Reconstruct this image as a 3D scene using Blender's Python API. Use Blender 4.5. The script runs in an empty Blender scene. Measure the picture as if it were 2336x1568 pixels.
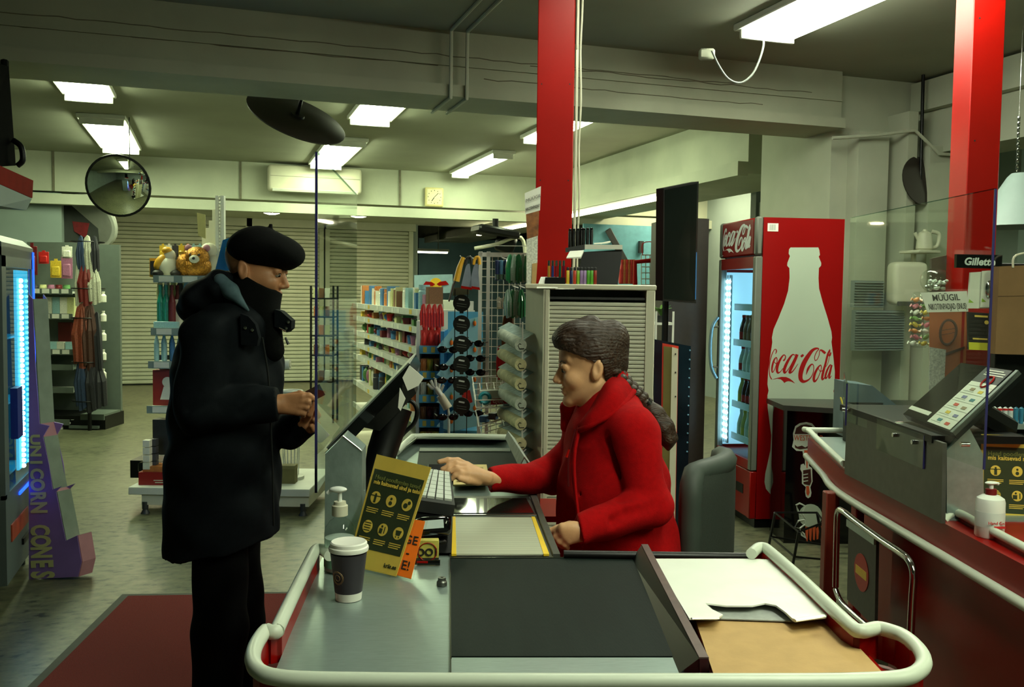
import bpy, bmesh, math, random
import numpy as np
from mathutils import Vector, Matrix, Euler
rnd = random.Random(7)
SC = bpy.context.scene
COL = SC.collection
# ------------------------------------------------------------------ camera, world, exposure
TH = math.radians(18.1)            # the viewing direction against the room's long axis
CAMZ, FPX = 1.48, 2100.0
PITCH, ROLL = math.atan(116/2100), 0.013
ct, st = math.cos(TH), math.sin(TH)
FWD, RGT = Vector((st, ct, 0)), Vector((ct, -st, 0))
Z = Vector((0, 0, 1))
_f = FWD*math.cos(PITCH) - Z*math.sin(PITCH)
_u0 = FWD*math.sin(PITCH) + Z*math.cos(PITCH)
_r = RGT*math.cos(ROLL) + _u0*math.sin(ROLL)
_u = -RGT*math.sin(ROLL) + _u0*math.cos(ROLL)
cd = bpy.data.cameras.new('camera'); cd.sensor_width = 36; cd.lens = 36*FPX/2336; cd.clip_start = .05; cd.clip_end = 200
cam = bpy.data.objects.new('camera', cd); COL.objects.link(cam)
cam.matrix_world = Matrix(((_r.x, _u.x, -_f.x, 0), (_r.y, _u.y, -_f.y, 0), (_r.z, _u.z, -_f.z, CAMZ), (0, 0, 0, 1)))
SC.camera = cam
wd = bpy.data.worlds.new('world'); SC.world = wd; wd.use_nodes = True
wd.node_tree.nodes['Background'].inputs[0].default_value = (.5, .6, .5, 1)
wd.node_tree.nodes['Background'].inputs[1].default_value = .01
SC.view_settings.view_transform = 'Standard'; SC.view_settings.look = 'None'
SC.view_settings.gamma = 1; SC.view_settings.use_curve_mapping = False
SC.view_settings.exposure = 1.65
LAMP = 11.0                         # ceiling tube luminance
TUBE = (0.93, 1.0, 0.66)            # greenish fluorescent white
SC.cycles.max_bounces = 8; SC.cycles.transparent_max_bounces = 16; SC.cycles.diffuse_bounces = 4
SC.cycles.sample_clamp_indirect = 4; SC.cycles.caustics_reflective = False; SC.cycles.caustics_refractive = False
# ------------------------------------------------------------------ placing: c = right, depth, height seen from where the photographer stands
def Cw(X, Y, z=0): return RGT*X + FWD*Y + Z*z
def ray(px, py): return _f + _r*((px-1168)/FPX) - _u*((py-784)/FPX)
ORG = Vector((0, 0, CAMZ))
def toC(w): return Vector((w.dot(RGT), w.dot(FWD), w.z))
def W(px, py, d):
    r = ray(px, py); return toC(ORG + r*(d/r.dot(FWD)))
def K(px, py, z):
    r = ray(px, py); return toC(ORG + r*((z-CAMZ)/r.z))
def PL(px, py, p, n):               # a point on the plane through p with normal n (both in c)
    r = toC(ray(px, py)); o = Vector((0, 0, CAMZ)); p = Vector(p); n = Vector(n)
    return o + r*((p-o).dot(n)/r.dot(n))
ROOM = -math.degrees(TH)            # heading of the room's long axis
def room(x, y, z=0): return toC(Vector((x, y, z)))
FR = {}
def frame(o, c, h):
    m = Matrix.Translation(Cw(*c)) @ Matrix.Rotation(-(TH+math.radians(h)), 4, 'Z')
    FR[o.name] = m; return m
def L(o, c): return FR[o.name].inverted() @ Cw(*c)   # c point -> local of thing o
# ------------------------------------------------------------------ materials
def s2l(v): v = v/255; return v/12.92 if v <= .04045 else ((v+.055)/1.055)**2.4
def lin(c): return (s2l(c[0]), s2l(c[1]), s2l(c[2]), 1)
MATS = {}
def mat(name, rgb, rough=.55, metal=0, spec=.5, ns=14, na=.10, bump=0, bs=60, emit=0, ecol=None, trans=0, coat=0, stretch=None):
    if name in MATS: return MATS[name]
    m = bpy.data.materials.new(name); m.use_nodes = True; nt = m.node_tree; b = nt.nodes['Principled BSDF']
    b.inputs['Roughness'].default_value = rough; b.inputs['Metallic'].default_value = metal
    b.inputs['Specular IOR Level'].default_value = spec; b.inputs['Coat Weight'].default_value = coat
    c = lin(rgb); b.inputs['Base Color'].default_value = c
    if emit:
        e = lin(ecol) if ecol else c
        b.inputs['Emission Color'].default_value = e; b.inputs['Emission Strength'].default_value = emit
    if na > 0 or bump:
        tc = nt.nodes.new('ShaderNodeTexCoord'); src = tc.outputs['Object']
        if stretch:
            mp = nt.nodes.new('ShaderNodeMapping'); mp.inputs['Scale'].default_value = stretch; nt.links.new(src, mp.inputs[0]); src = mp.outputs[0]
    if na > 0:
        n = nt.nodes.new('ShaderNodeTexNoise'); n.inputs['Scale'].default_value = ns; n.inputs['Detail'].default_value = 4
        r = nt.nodes.new('ShaderNodeValToRGB'); r.color_ramp.elements[0].position = .3; r.color_ramp.elements[1].position = .7
        r.color_ramp.elements[0].color = tuple(x*(1-na) for x in c[:3])+(1,); r.color_ramp.elements[1].color = tuple(min(1, x*(1+na)) for x in c[:3])+(1,)
        nt.links.new(src, n.inputs[0]); nt.links.new(n.outputs[0], r.inputs[0]); nt.links.new(r.outputs[0], b.inputs['Base Color'])
    if bump:
        n2 = nt.nodes.new('ShaderNodeTexNoise'); n2.inputs['Scale'].default_value = bs; n2.inputs['Detail'].default_value = 3
        bp = nt.nodes.new('ShaderNodeBump'); bp.inputs['Strength'].default_value = bump; bp.inputs['Distance'].default_value = .01
        nt.links.new(src, n2.inputs[0]); nt.links.new(n2.outputs[0], bp.inputs['Height']); nt.links.new(bp.outputs[0], b.inputs['Normal'])
    MATS[name] = m; return m
def glass(name, tint=(225, 240, 230), refl=1.0, milk=0.0):
    if name in MATS: return MATS[name]
    m = bpy.data.materials.new(name); m.use_nodes = True; nt = m.node_tree; nt.nodes.clear()
    o = nt.nodes.new('ShaderNodeOutputMaterial'); t = nt.nodes.new('ShaderNodeBsdfTransparent'); g = nt.nodes.new('ShaderNodeBsdfGlossy')
    t.inputs[0].default_value = lin(tint); g.inputs['Roughness'].default_value = .03
    f = nt.nodes.new('ShaderNodeFresnel'); f.inputs[0].default_value = 1.45
    mu = nt.nodes.new('ShaderNodeMath'); mu.operation = 'MULTIPLY_ADD'; mu.inputs[1].default_value = refl; mu.inputs[2].default_value = 0
    mx = nt.nodes.new('ShaderNodeMixShader'); gm = nt.nodes.new('ShaderNodeNewGeometry'); iv = nt.nodes.new('ShaderNodeMath'); iv.operation = 'SUBTRACT'; iv.inputs[0].default_value = 1; nt.links.new(gm.outputs['Backfacing'], iv.inputs[1])
    m3_ = nt.nodes.new('ShaderNodeMath'); m3_.operation = 'MULTIPLY'; nt.links.new(f.outputs[0], mu.inputs[0]); nt.links.new(mu.outputs[0], m3_.inputs[0]); nt.links.new(iv.outputs[0], m3_.inputs[1]); nt.links.new(m3_.outputs[0], mx.inputs[0])
    nt.links.new(t.outputs[0], mx.inputs[1]); nt.links.new(g.outputs[0], mx.inputs[2]); last = mx
    if milk:
        d = nt.nodes.new('ShaderNodeBsdfDiffuse'); d.inputs[0].default_value = lin(tint); m2 = nt.nodes.new('ShaderNodeMixShader'); m2.inputs[0].default_value = milk
        nt.links.new(mx.outputs[0], m2.inputs[1]); nt.links.new(d.outputs[0], m2.inputs[2]); last = m2
    nt.links.new(last.outputs[0], o.inputs[0]); MATS[name] = m; return m
# ------------------------------------------------------------------ mesh building
def crom(pts, n=6, closed=False):
    P = [Vector(p) for p in pts]; out = []; N = len(P)
    for i in range(N if closed else N-1):
        if closed: a, b, c, d = P[i-1], P[i], P[(i+1) % N], P[(i+2) % N]
        else: a, b, c, d = P[max(i-1, 0)], P[i], P[i+1], P[min(i+2, N-1)]
        for k in range(n):
            t = k/n; out.append(.5*((2*b)+(c-a)*t+(2*a-5*b+4*c-d)*t*t+(3*b-a-3*c+d)*t**3))
    if not closed: out.append(P[-1])
    return out
def rot(x=0, y=0, z=0): return Euler((math.radians(x), math.radians(y), math.radians(z))).to_matrix()
class B:
    def __init__(s): s.bm = bmesh.new()
    def box(s, c, d, r=None, bev=0, seg=1):
        g = bmesh.ops.create_cube(s.bm, size=1); vs = g['verts']; m = r or Matrix.Identity(3)
        for v in vs: v.co = Vector((v.co.x*d[0], v.co.y*d[1], v.co.z*d[2]))
        if bev:
            es = list({e for v in vs for e in v.link_edges})
            q = bmesh.ops.bevel(s.bm, geom=es, offset=min(bev, min(d)*.45), segments=seg, affect='EDGES', profile=.5)
            vs = list({v for f in q['faces'] for v in f.verts} | {v for v in vs if v.is_valid})
        c = Vector(c)
        for v in vs: v.co = m @ v.co + c
        return s
    def b2(s, a, b, **k):           # box from two corners
        return s.box([(a[i]+b[i])/2 for i in range(3)], [abs(b[i]-a[i]) for i in range(3)], **k)
    def cyl(s, a, b, r, r2=None, n=14):
        return s.tube([a, b], [r, r if r2 is None else r2], n)
    def tube(s, pts, r, n=8, closed=False, flat=1.0):
        P = [Vector(p) for p in pts]; N = len(P); rs = r if isinstance(r, (list, tuple)) else [r]*N
        rings = []; up = None
        for i, p in enumerate(P):
            if closed: t = P[(i+1) % N]-P[i-1]
            else: t = P[min(i+1, N-1)]-P[max(i-1, 0)]
            t = t.normalized() if t.length > 1e-9 else Vector((0, 0, 1))
            if up is None: up = Vector((0, 0, 1)) if abs(t.z) < .9 else Vector((1, 0, 0))
            x = t.cross(up)
            if x.length < 1e-6: x = t.orthogonal()
            x.normalize(); up = x.cross(t).normalized()
            rings.append([s.bm.verts.new(p+(x*math.cos(2*math.pi*k/n)+up*math.sin(2*math.pi*k/n)*flat)*rs[i]) for k in range(n)])
        for i in range(N if closed else N-1):
            a, b = rings[i], rings[(i+1) % N]
            for k in range(n): s.bm.faces.new((a[k], a[(k+1) % n], b[(k+1) % n], b[k]))
        if not closed:
            for R in (rings[0], rings[-1]):
                try: s.bm.faces.new(R)
                except Exception: pass
        return s
    def lathe(s, prof, c=(0, 0, 0), n=20, ax=None, sq=1.0):
        c = Vector(c); m = ax or Matrix.Identity(3); rings = []
        for r, z in prof:
            rings.append([s.bm.verts.new(c+m @ Vector((r*math.cos(2*math.pi*k/n), r*sq*math.sin(2*math.pi*k/n), z))) for k in range(n)])
        for a, b in zip(rings, rings[1:]):
            for k in range(n): s.bm.faces.new((a[k], a[(k+1) % n], b[(k+1) % n], b[k]))
        for R in (rings[0], rings[-1]): s.bm.faces.new(R)
        return s
    def sph(s, c, r, n=14, m=8, R=None):
        r = (r,)*3 if not isinstance(r, (tuple, list)) else r
        g = bmesh.ops.create_uvsphere(s.bm, u_segments=n, v_segments=m, radius=1); R = R or Matrix.Identity(3); c = Vector(c)
        for v in g['verts']: v.co = R @ Vector((v.co.x*r[0], v.co.y*r[1], v.co.z*r[2]))+c
        return s
    def poly(s, pts, vec):          # extruded polygon
        v = Vector(vec); a = [s.bm.verts.new(Vector(p)) for p in pts]; b = [s.bm.verts.new(Vector(p)+v) for p in pts]; n = len(a)
        s.bm.faces.new(a); s.bm.faces.new(list(reversed(b)))
        for k in range(n): s.bm.faces.new((a[k], b[k], b[(k+1) % n], a[(k+1) % n]))
        return s
    def quadgrid(s, f, nu, nv):     # f(u,v)->point
        g = [[s.bm.verts.new(Vector(f(i/nu, j/nv))) for j in range(nv+1)] for i in range(nu+1)]
        for i in range(nu):
            for j in range(nv): s.bm.faces.new((g[i][j], g[i+1][j], g[i+1][j+1], g[i][j+1]))
        return s
    def ribbon(s, pts, ws, o, ex, ey, en, t=.002):   # variable width stroke on a plane
        Q = crom([(p[0], p[1], w) for p, w in zip(pts, ws)], 6); A = []; Bv = []
        for i, q in enumerate(Q):
            d = Q[min(i+1, len(Q)-1)]-Q[max(i-1, 0)]; d = Vector((d.x, d.y)); d = d.normalized() if d.length > 1e-9 else Vector((1, 0))
            nn = Vector((-d.y, d.x))*q.z/2
            for sg, lst in ((1, A), (-1, Bv)):
                x, y = q.x+nn.x*sg, q.y+nn.y*sg; lst.append(s.bm.verts.new(o+ex*x+ey*y+en*t))
        for i in range(len(Q)-1): s.bm.faces.new((A[i], A[i+1], Bv[i+1], Bv[i]))
        return s
    def mesh(s, name, m, smooth=38):
        bmesh.ops.recalc_face_normals(s.bm, faces=s.bm.faces)
        me = bpy.data.meshes.new(name); s.bm.to_mesh(me); s.bm.free()
        for q in (m if isinstance(m, (list, tuple)) else [m]): me.materials.append(q)
        if smooth:
            for p in me.polygons: p.use_smooth = True
            me.set_sharp_from_angle(angle=math.radians(smooth))
        return me
    def obj(s, name, m, parent=None, smooth=38, label=None):
        return link(name, s.mesh(name, m, smooth), parent, label)
def link(name, me, parent=None, label=None):
    o = bpy.data.objects.new(name, me); COL.objects.link(o)
    if parent is not None: o.parent = parent
    if label: o['label'] = label
    return o
def tag(o, label, cat, group=None, kind=None):
    if label: o['label'] = label
    if cat: o['category'] = cat
    if group: o['group'] = group
    if kind: o['kind'] = kind
    return o
def thing(name, label, cat, c=(0, 0, 0), h=0, group=None):
    o = bpy.data.objects.new(name, None); COL.objects.link(o); o.empty_display_size = .05
    o.matrix_world = frame(o, c, h); return tag(o, label, cat, group)
def solo(bm, name, m, label, cat, c=(0, 0, 0), h=0, group=None, smooth=38):
    o = bm.obj(name, m, None, smooth); o.matrix_world = frame(o, c, h); return tag(o, label, cat, group)
def struct(bm, name, m, smooth=None, parent=None):   # the setting is modelled in room axes
    o = bm.obj(name, m, parent, smooth)
    if parent is None: o['kind'] = 'structure'
    return o
def dup(o, c, h, label=None, group=None, scale=None):
    n = o.copy(); COL.objects.link(n); n.matrix_world = frame(n, c, h)
    if scale: n.scale = scale if isinstance(scale, (tuple, list)) else (scale,)*3
    if label: n['label'] = label
    if group: n['group'] = group
    for ch in list(o.children):
        k = ch.copy(); COL.objects.link(k); k.parent = n
        for g in ch.children:
            q = g.copy(); COL.objects.link(q); q.parent = k
    return n
def text_bm(txt, size, align='CENTER', shear=0, bold=0, ex=.0006, sx=1.0):
    cu = bpy.data.curves.new('lettering', 'FONT'); cu.body = txt; cu.size = size; cu.align_x = align; cu.align_y = 'CENTER'; cu.shear = shear; cu.offset = bold; cu.extrude = ex; cu.resolution_u = 3
    o = bpy.data.objects.new('lettering', cu); COL.objects.link(o); dg = bpy.context.evaluated_depsgraph_get(); dg.update()
    me = bpy.data.meshes.new_from_object(o.evaluated_get(dg)); bpy.data.objects.remove(o); bpy.data.curves.remove(cu)
    for v in me.vertices: v.co.x *= sx
    return me
def text(txt, size, m, parent, at, ex, ey, **k):     # lettering lying in the plane spanned by ex (reading direction) and ey (up), local axes of parent
    me = text_bm(txt, size, **k); ex = Vector(ex).normalized(); ey = Vector(ey).normalized(); en = ex.cross(ey)
    M = Matrix((( ex.x, ey.x, en.x, at[0]), (ex.y, ey.y, en.y, at[1]), (ex.z, ey.z, en.z, at[2]), (0, 0, 0, 1)))
    me.transform(M); me.materials.clear(); me.materials.append(m); return link('lettering', me, parent)
def hexa(s, bot, top):               # box from 4 + 4 corners
    a = [s.bm.verts.new(Vector(p)) for p in bot]; b = [s.bm.verts.new(Vector(p)) for p in top]
    s.bm.faces.new(a); s.bm.faces.new(b[::-1])
    for k in range(4): s.bm.faces.new((a[k], b[k], b[(k+1) % 4], a[(k+1) % 4]))
    return s
B.hexa = hexa
class Pan:                           # a flat panel given by its corners (local axes): places print on it in 0..1 coordinates
    def __init__(s, TL, TR, BR, BL):
        s.TL, s.TR, s.BR, s.BL = map(Vector, (TL, TR, BR, BL)); s.w = ((s.TR-s.TL).length+(s.BR-s.BL).length)/2; s.h = ((s.TL-s.BL).length+(s.TR-s.BR).length)/2
        s.n = (s.BR-s.BL).cross(s.TL-s.BL).normalized()
    def p(s, u, v, t=0): return s.BL*(1-u)*(1-v)+s.BR*u*(1-v)+s.TL*(1-u)*v+s.TR*u*v+s.n*t
    def slab(s, b, u0, v0, u1, v1, t0, t1):
        c = ((u0, v0), (u1, v0), (u1, v1), (u0, v1)); return b.hexa([s.p(u, v, t0) for u, v in c], [s.p(u, v, t1) for u, v in c])
    def disc(s, b, u, v, r, t0, t1, n=24, a0=0, a1=2*math.pi):
        pts = [s.p(u+r*math.cos(a0+(a1-a0)*k/n)/s.w, v+r*math.sin(a0+(a1-a0)*k/n)/s.h, t0) for k in range(n)]; return b.poly(pts, s.n*(t1-t0))
    def shape(s, b, pts, t0, t1): return b.poly([s.p(u, v, t0) for u, v in pts], s.n*(t1-t0))
    def ring(s, b, u, v, r, wr, t): return b.tube([s.p(u+r*math.cos(a*math.pi/12)/s.w, v+r*math.sin(a*math.pi/12)/s.h, t) for a in range(24)], wr, 4, True)
    def text(s, txt, u, v, size, m, parent, t=.001, align='CENTER', **k):
        me = text_bm(txt, size, align=align, **k); o = s.p(u, v, t); ex = (s.p(u+.01, v, t)-o)/(.01*s.w); ey = (s.p(u, v+.01, t)-o)/(.01*s.h); n = s.n
        me.transform(Matrix(((ex.x, ey.x, n.x, o.x), (ex.y, ey.y, n.y, o.y), (ex.z, ey.z, n.z, o.z), (0, 0, 0, 1)))); me.materials.clear(); me.materials.append(m); return link('lettering', me, parent)
# ------------------------------------------------------------------ palette
beamp = mat('beam_paint', (160, 163, 142), .8, ns=2.5, na=.10, bump=.12, bs=25)
paint = mat('white_painted_concrete', (176, 180, 160), .75, ns=2.5, na=.09, bump=.12, bs=25)
ceilm = mat('ceiling_paint', (146, 148, 130), .8, ns=1.6, na=.08, bump=.06, bs=18)
greyw = mat('grey_wall_paint', (132, 146, 140), .8, ns=2, na=.08)
white = mat('white_metal', (206, 208, 198), .45, ns=8, na=.06)
offw = mat('cream_plastic', (205, 202, 180), .5, ns=6, na=.05)
paperw = mat('white_paper', (226, 226, 214), .8, ns=20, na=.04)
steel = mat('brushed_steel', (164, 182, 178), .32, metal=.65, ns=40, na=.10, stretch=(1, 14, 1), bump=.03, bs=120)
steeld = mat('dull_steel_sheet', (104, 106, 100), .42, metal=.8, ns=30, na=.08)
chrome = mat('chrome', (210, 212, 210), .12, metal=1, na=0)
matte = mat('matte_black', (5, 5, 6), .9, spec=.03)
black = mat('black_plastic', (8, 9, 9), .4, spec=.3, ns=20, na=.15)
blackg = mat('black_gloss', (8, 9, 10), .08, na=0)
dark = mat('dark_grey_plastic', (44, 46, 46), .5, ns=14, na=.1)
redm = mat('red_column_paint', (154, 8, 0), .42, spec=.2, ns=5, na=.06)
redc = mat('red_laminate', (136, 8, 3), .35, spec=.3, ns=6, na=.06)
railm = mat('pale_rubber_bumper', (196, 204, 188), .38, ns=10, na=.04)
rub = mat('black_rubber_belt', (20, 29, 26), .6, spec=.1, ns=30, na=.12, stretch=(1, .15, 1), bump=.05, bs=300)
yel = mat('sign_yellow', (224, 192, 82), .5, ns=30, na=.05)
olive = mat('sign_dark_olive', (48, 58, 34), .5, ns=30, na=.07)
orange = mat('orange_card', (224, 108, 18), .5, ns=20, na=.05)
brown = mat('kraft_paper', (180, 146, 96), .85, ns=30, na=.06, bump=.05, bs=200)
pane = glass('acrylic_pane', (246, 251, 247), .8)
clear = glass('clear_plastic', (250, 252, 250), 1.0)
cooler = glass('cooler_glass', (210, 232, 236), .8)
edgem = mat('acrylic_edge_blue', (46, 44, 92), .2, na=.05)
skin = mat('skin', (214, 162, 118), .5, ns=20, na=.10, bump=.04, bs=180)
tubem = mat('lit_fluorescent_diffuser', (255, 255, 235), .5, na=0, emit=LAMP, ecol=(238, 255, 206))
tuben = mat('lit_near_diffuser', (255, 255, 240), .5, na=0, emit=LAMP*1.05, ecol=(246, 255, 226))
spotm = mat('lit_downlight', (255, 245, 200), .5, na=0, emit=70, ecol=(255, 244, 190))
ledw = mat('lit_led_white', (235, 245, 255), .5, na=0, emit=7, ecol=(215, 238, 255))
ledc = mat('lit_led_cyan', (200, 245, 255), .5, na=0, emit=6, ecol=(170, 236, 255))
lampw = mat('lit_far_tube', (255, 250, 215), .5, na=0, emit=5, ecol=(255, 250, 205))
blue = mat('sky_blue_card', (96, 172, 206), .55, ns=9, na=.08)
ink = mat('black_ink', (22, 20, 18), .6, na=.05)
# ------------------------------------------------------------------ floor with worn terrazzo
fm = mat('terrazzo', (142, 136, 108), .38, na=0); nt = fm.node_tree; bs_ = nt.nodes['Principled BSDF']
tc = nt.nodes.new('ShaderNodeTexCoord'); mp = nt.nodes.new('ShaderNodeMapping'); mp.inputs['Rotation'].default_value = (0, 0, .35); mp.inputs['Scale'].default_value = (1, 1.7, 1)
nt.links.new(tc.outputs['Object'], mp.inputs[0])
n1 = nt.nodes.new('ShaderNodeTexNoise'); n1.inputs['Scale'].default_value = 13; n1.inputs['Detail'].default_value = 5; n1.inputs['Roughness'].default_value = .62
n2 = nt.nodes.new('ShaderNodeTexNoise'); n2.inputs['Scale'].default_value = 1.1; n2.inputs['Detail'].default_value = 2
n3 = nt.nodes.new('ShaderNodeTexNoise'); n3.inputs['Scale'].default_value = 70; n3.inputs['Detail'].default_value = 2
for n in (n1, n2, n3): nt.links.new(mp.outputs[0], n.inputs[0])
ad = nt.nodes.new('ShaderNodeMath'); ad.operation = 'MULTIPLY_ADD'; ad.inputs[1].default_value = .22; nt.links.new(n2.outputs[0], ad.inputs[0]); nt.links.new(n1.outputs[0], ad.inputs[2])
rp = nt.nodes.new('ShaderNodeValToRGB'); e = rp.color_ramp.elements
e[0].position = .46; e[0].color = lin((40, 43, 32)); e[1].position = .53; e[1].color = lin((88, 90, 69)); q = e.new(.75); q.color = lin((116, 116, 90))
nt.links.new(ad.outputs[0], rp.inputs[0])
mx = nt.nodes.new('ShaderNodeMixRGB'); mx.blend_type = 'MULTIPLY'; mx.inputs[0].default_value = .35
nt.links.new(rp.outputs[0], mx.inputs[1]); nt.links.new(n3.outputs[1], mx.inputs[2]); nt.links.new(mx.outputs[0], bs_.inputs['Base Color'])
CE = 3.06
XL, XR, YN, YF = -6.2, 11, -3.5, 21
struct(B().b2((XL, YN, -.1), (XR, YF, 0)), 'floor', fm)
struct(B().b2((XL, YN, CE), (XR, YF, CE+.12)), 'ceiling', ceilm)
struct(B().b2((XL-.12, YN, 0), (XL, YF, CE)), 'wall_left', greyw)
struct(B().b2((XR, YN, 0), (XR+.12, YF, CE)), 'wall_right', greyw)
struct(B().b2((XL, YN-.12, 0), (XR, YN, CE)), 'wall_near', greyw)
struct(B().b2((XL, YF, 0), (XR, YF+.12, CE)), 'wall_far', greyw)
# main concrete beam across the room, with a ledge and conduits
BY0, BY1, BZ = 5.52, 5.93, 2.66
bm = struct(B().b2((XL, BY0, BZ+.07), (4.22, BY1, CE)).b2((XL, BY0-.05, BZ), (4.22, BY1, BZ+.07)).b2((XL, BY0-.015, BZ+.19), (4.22, BY0, BZ+.20)), 'trim_1', beamp)
bm.name = 'trim_1'
crk = mat('crack_grey', (110, 106, 88), .9, na=.2)  # plain grey for the beam cracks and bulkhead joints
g = B()
for z0, xa, xb in ((2.93, -3.2, 3.4), (2.86, -2.2, 1.4), (2.79, 1.6, 3.6), (2.90, 1.9, 4.0)):
    p = []; x = xa
    while x < xb: p.append((x, BY0-.001, z0+rnd.uniform(-.006, .006)+(x-xa)*-.004)); x += .09
    g.tube(p, .0028, 4)
struct(g, 'crack', crk, None, bm)
for px in (1030, 1070):              # two conduits running over the ceiling and down the beam face
    w = Cw(*W(px, 190, 5.6)); x = w.x
    struct(B().tube([(x+.02, 2.2, CE-.012), (x, BY0-.07, CE-.012), (x, BY0-.062, CE-.04), (x, BY0-.062, BZ-.012), (x, BY1+.02, BZ-.012)], .011, 8), 'conduit', paint, 40, bm)
# beam towards the viewer on the right, over the column
struct(B().b2((4.95, -3.4, 2.52), (5.35, 5.6, CE)).b2((4.88, -3.4, 2.83), (4.95, 5.6, CE-.02)), 'trim_2', paint)
# beam running back along the right side of the sales room
t3 = struct(B().b2((4.35, 6.9, 2.52), (5.2, 20, CE)).b2((4.25, 6.9, 2.50), (4.35, 20, 2.62)), 'trim_3', paint)
# white column, stepped
cw = struct(B().b2((4.22, 5.62, 0), (5.02, 6.5, CE)).b2((4.36, 5.5, 0), (4.62, 5.62, 2.66)).b2((4.70, 5.40, 0), (4.78, 5.62, 2.8)).b2((4.84, 5.34, 0), (5.12, 5.62, 2.56)), 'wall_column', paint)
struct(B().tube([(4.1, 5.45, 2.58), (4.45, 5.44, 2.62), (4.72, 5.36, 2.66), (4.9, 5.32, 2.5), (5.1, 5.3, 2.5)], .012, 8), 'cable', paint, 40, cw)
# bulkhead, soffit and shutters at the back
bk = struct(B().b2((XL, 12.0, 2.6), (9.5, 12.35, CE)).b2((XL, 12.35, 2.58), (4.2, 15.2, 2.72)), 'wall_back', paint)
struct(B().b2((XL, 11.86, 2.44), (9.5, 12.02, 2.56)), 'trim_4', paint)
for x in (-1.75, .35, 2.35): struct(B().b2((x-.012, 11.985, 2.6), (x+.012, 12.0, CE)), 'joint', crk, None, bk)
SY = 15.0
shw = mat('shutter_slat_paint', (168, 176, 156), .5, ns=6, na=.06)
def shutter(name, x0, x1, z0=.02, z1=2.46, n=40):
    d = struct(B().b2((x0-.07, SY-.03, 0), (x0, SY+.08, z1+.02)).b2((x1, SY-.03, 0), (x1+.07, SY+.08, z1+.02)).b2((x0-.1, SY-.09, z1), (x1+.1, SY+.1, z1+.14)), name, shw)
    hh = (z1-z0)/n; m = None
    for k in range(n):
        if m is None:
            m = B().poly([(x0, SY+.03, 0), (x0, SY+.005, hh*.12), (x0, SY, hh*.5), (x0, SY+.005, hh*.88), (x0, SY+.03, hh)], (x1-x0, 0, 0)).mesh('slat', shw, 50)
        o = link('slat', m, d); o.location = (0, 0, z0+k*hh)
    return d
def rx(px, y):                       # room x where the sight line through column px meets the wall y
    r = ray(px, 620); return r.x/r.y*y
shutter('door_1', rx(242, SY), rx(560, SY)); shutter('door_2', rx(578, SY), rx(728, SY)); shutter('door_3', rx(752, SY), rx(932, SY))
struct(B().b2((XL, SY+.08, 0), (rx(955, SY), SY+.2, 2.6)), 'wall_shutter', greyw)
struct(B().b2((XL, 12.0, 0), (rx(142, 12), 12.1, 2.58)).b2((rx(142, 12)-.12, 12.1, 0), (rx(142, 12), 15, 2.58)), 'wall_side', greyw)
struct(B().b2((rx(142, 12), 12.2, 0), (rx(225, 12.2), 12.3, 2.58)), 'wall_niche', mat('niche_shade', (40, 44, 40), .8))  # dark sheet stands for the shade inside the wall opening
bluew = mat('far_blue_wall', (104, 140, 150), .8, ns=3, na=.1)
struct(B().b2((rx(955, 19), 19, 0), (9.4, 19.12, 2.6)), 'wall_blue', bluew)
struct(B().b2((6.9, 6.5, 0), (7.0, 19, CE)), 'wall_partition', greyw)
struct(B().b2((5.4, 8.2, 2.1), (10.9, 8.34, 2.45)).b2((5.4, 8.4, 0), (10.9, 8.5, CE)), 'wall_kitchen', greyw)
# ------------------------------------------------------------------ ceiling lamps
def lamp(x, y0, y1, w, label, emitm=tubem, zc=CE, parts=2):
    t = thing('ceiling_lamp', label, 'lamp', room(x, (y0+y1)/2, zc), ROOM, None)
    ln = (y1-y0)/2
    B().box((0, 0, -.02), (w+.10, 2*ln+.12, .04), bev=.006).obj('housing', white, t)
    B().poly([(-w/2-.02, -ln, -.03), (w/2+.02, -ln, -.03), (w/2-.02, -ln, -.085), (-w/2+.02, -ln, -.085)], (0, 2*ln, 0)).obj('diffuser', emitm, t)
    for s in (-1, 1): B().box((0, s*(ln+.012), -.055), (w+.06, .024, .075), bev=.004).obj('end_cap', white, t)
    return t
lamp(-.93, 6.45, 8.2, .30, 'white fluorescent ceiling lamp cut off by the beam, above the left shelves')
lamp(-.95, 9.3, 11.2, .32, 'bright fluorescent ceiling lamp just above the round convex mirror')
lamp(1.37, 7.2, 8.4, .30, 'bright ceiling lamp to the right of the black disc under the beam')
lamp(1.35, 9.7, 11.6, .32, 'bright ceiling lamp below the black disc, seen through the clear pane')
lamp(3.1, 9.9, 11.75, .17, 'narrow slanting ceiling lamp above the square wall clock')
lamp(3.1, 7.5, 8.8, .2, 'ceiling lamp half hidden behind the central red column')
lamp(3.1, 3.0, 4.74, .30, 'large prismatic ceiling lamp at top right, nearest to the viewer', tuben)
lamp(1.44, 2.95, 3.6, .2, 'ceiling lamp over the till in front of the central red column', tuben)
lamp(3.1, -1.2, .6, .3, 'ceiling lamp behind the viewer on the right')
lamp(1.36, -.5, 1.3, .28, 'ceiling lamp above the foreground counter', tuben)
lamp(7.9, 3.0, 4.6, .3, 'ceiling lamp over the bay on the far right')
lamp(6.1, 10.2, 11.6, .9, 'wide recessed ceiling light beyond the television', lampw)
for i, (px, py, y, nm) in enumerate(((312, 478, 13.2, 'beside the convex mirror'), (620, 489, 13.4, 'above the man in the beret'), (818, 497, 13.4, 'behind the clear pane'))):
    x = rx(px, y); t = thing('downlight', 'small round soffit downlight '+nm, 'lamp', room(x, y, 2.58), ROOM)
    B().lathe([(.13, 0), (.13, -.02), (.11, -.03), (.11, 0)], n=20).obj('ring', white, t); B().lathe([(.105, -.005), (.105, -.03), (.06, -.045)], n=20).obj('lens', spotm, t)
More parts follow.
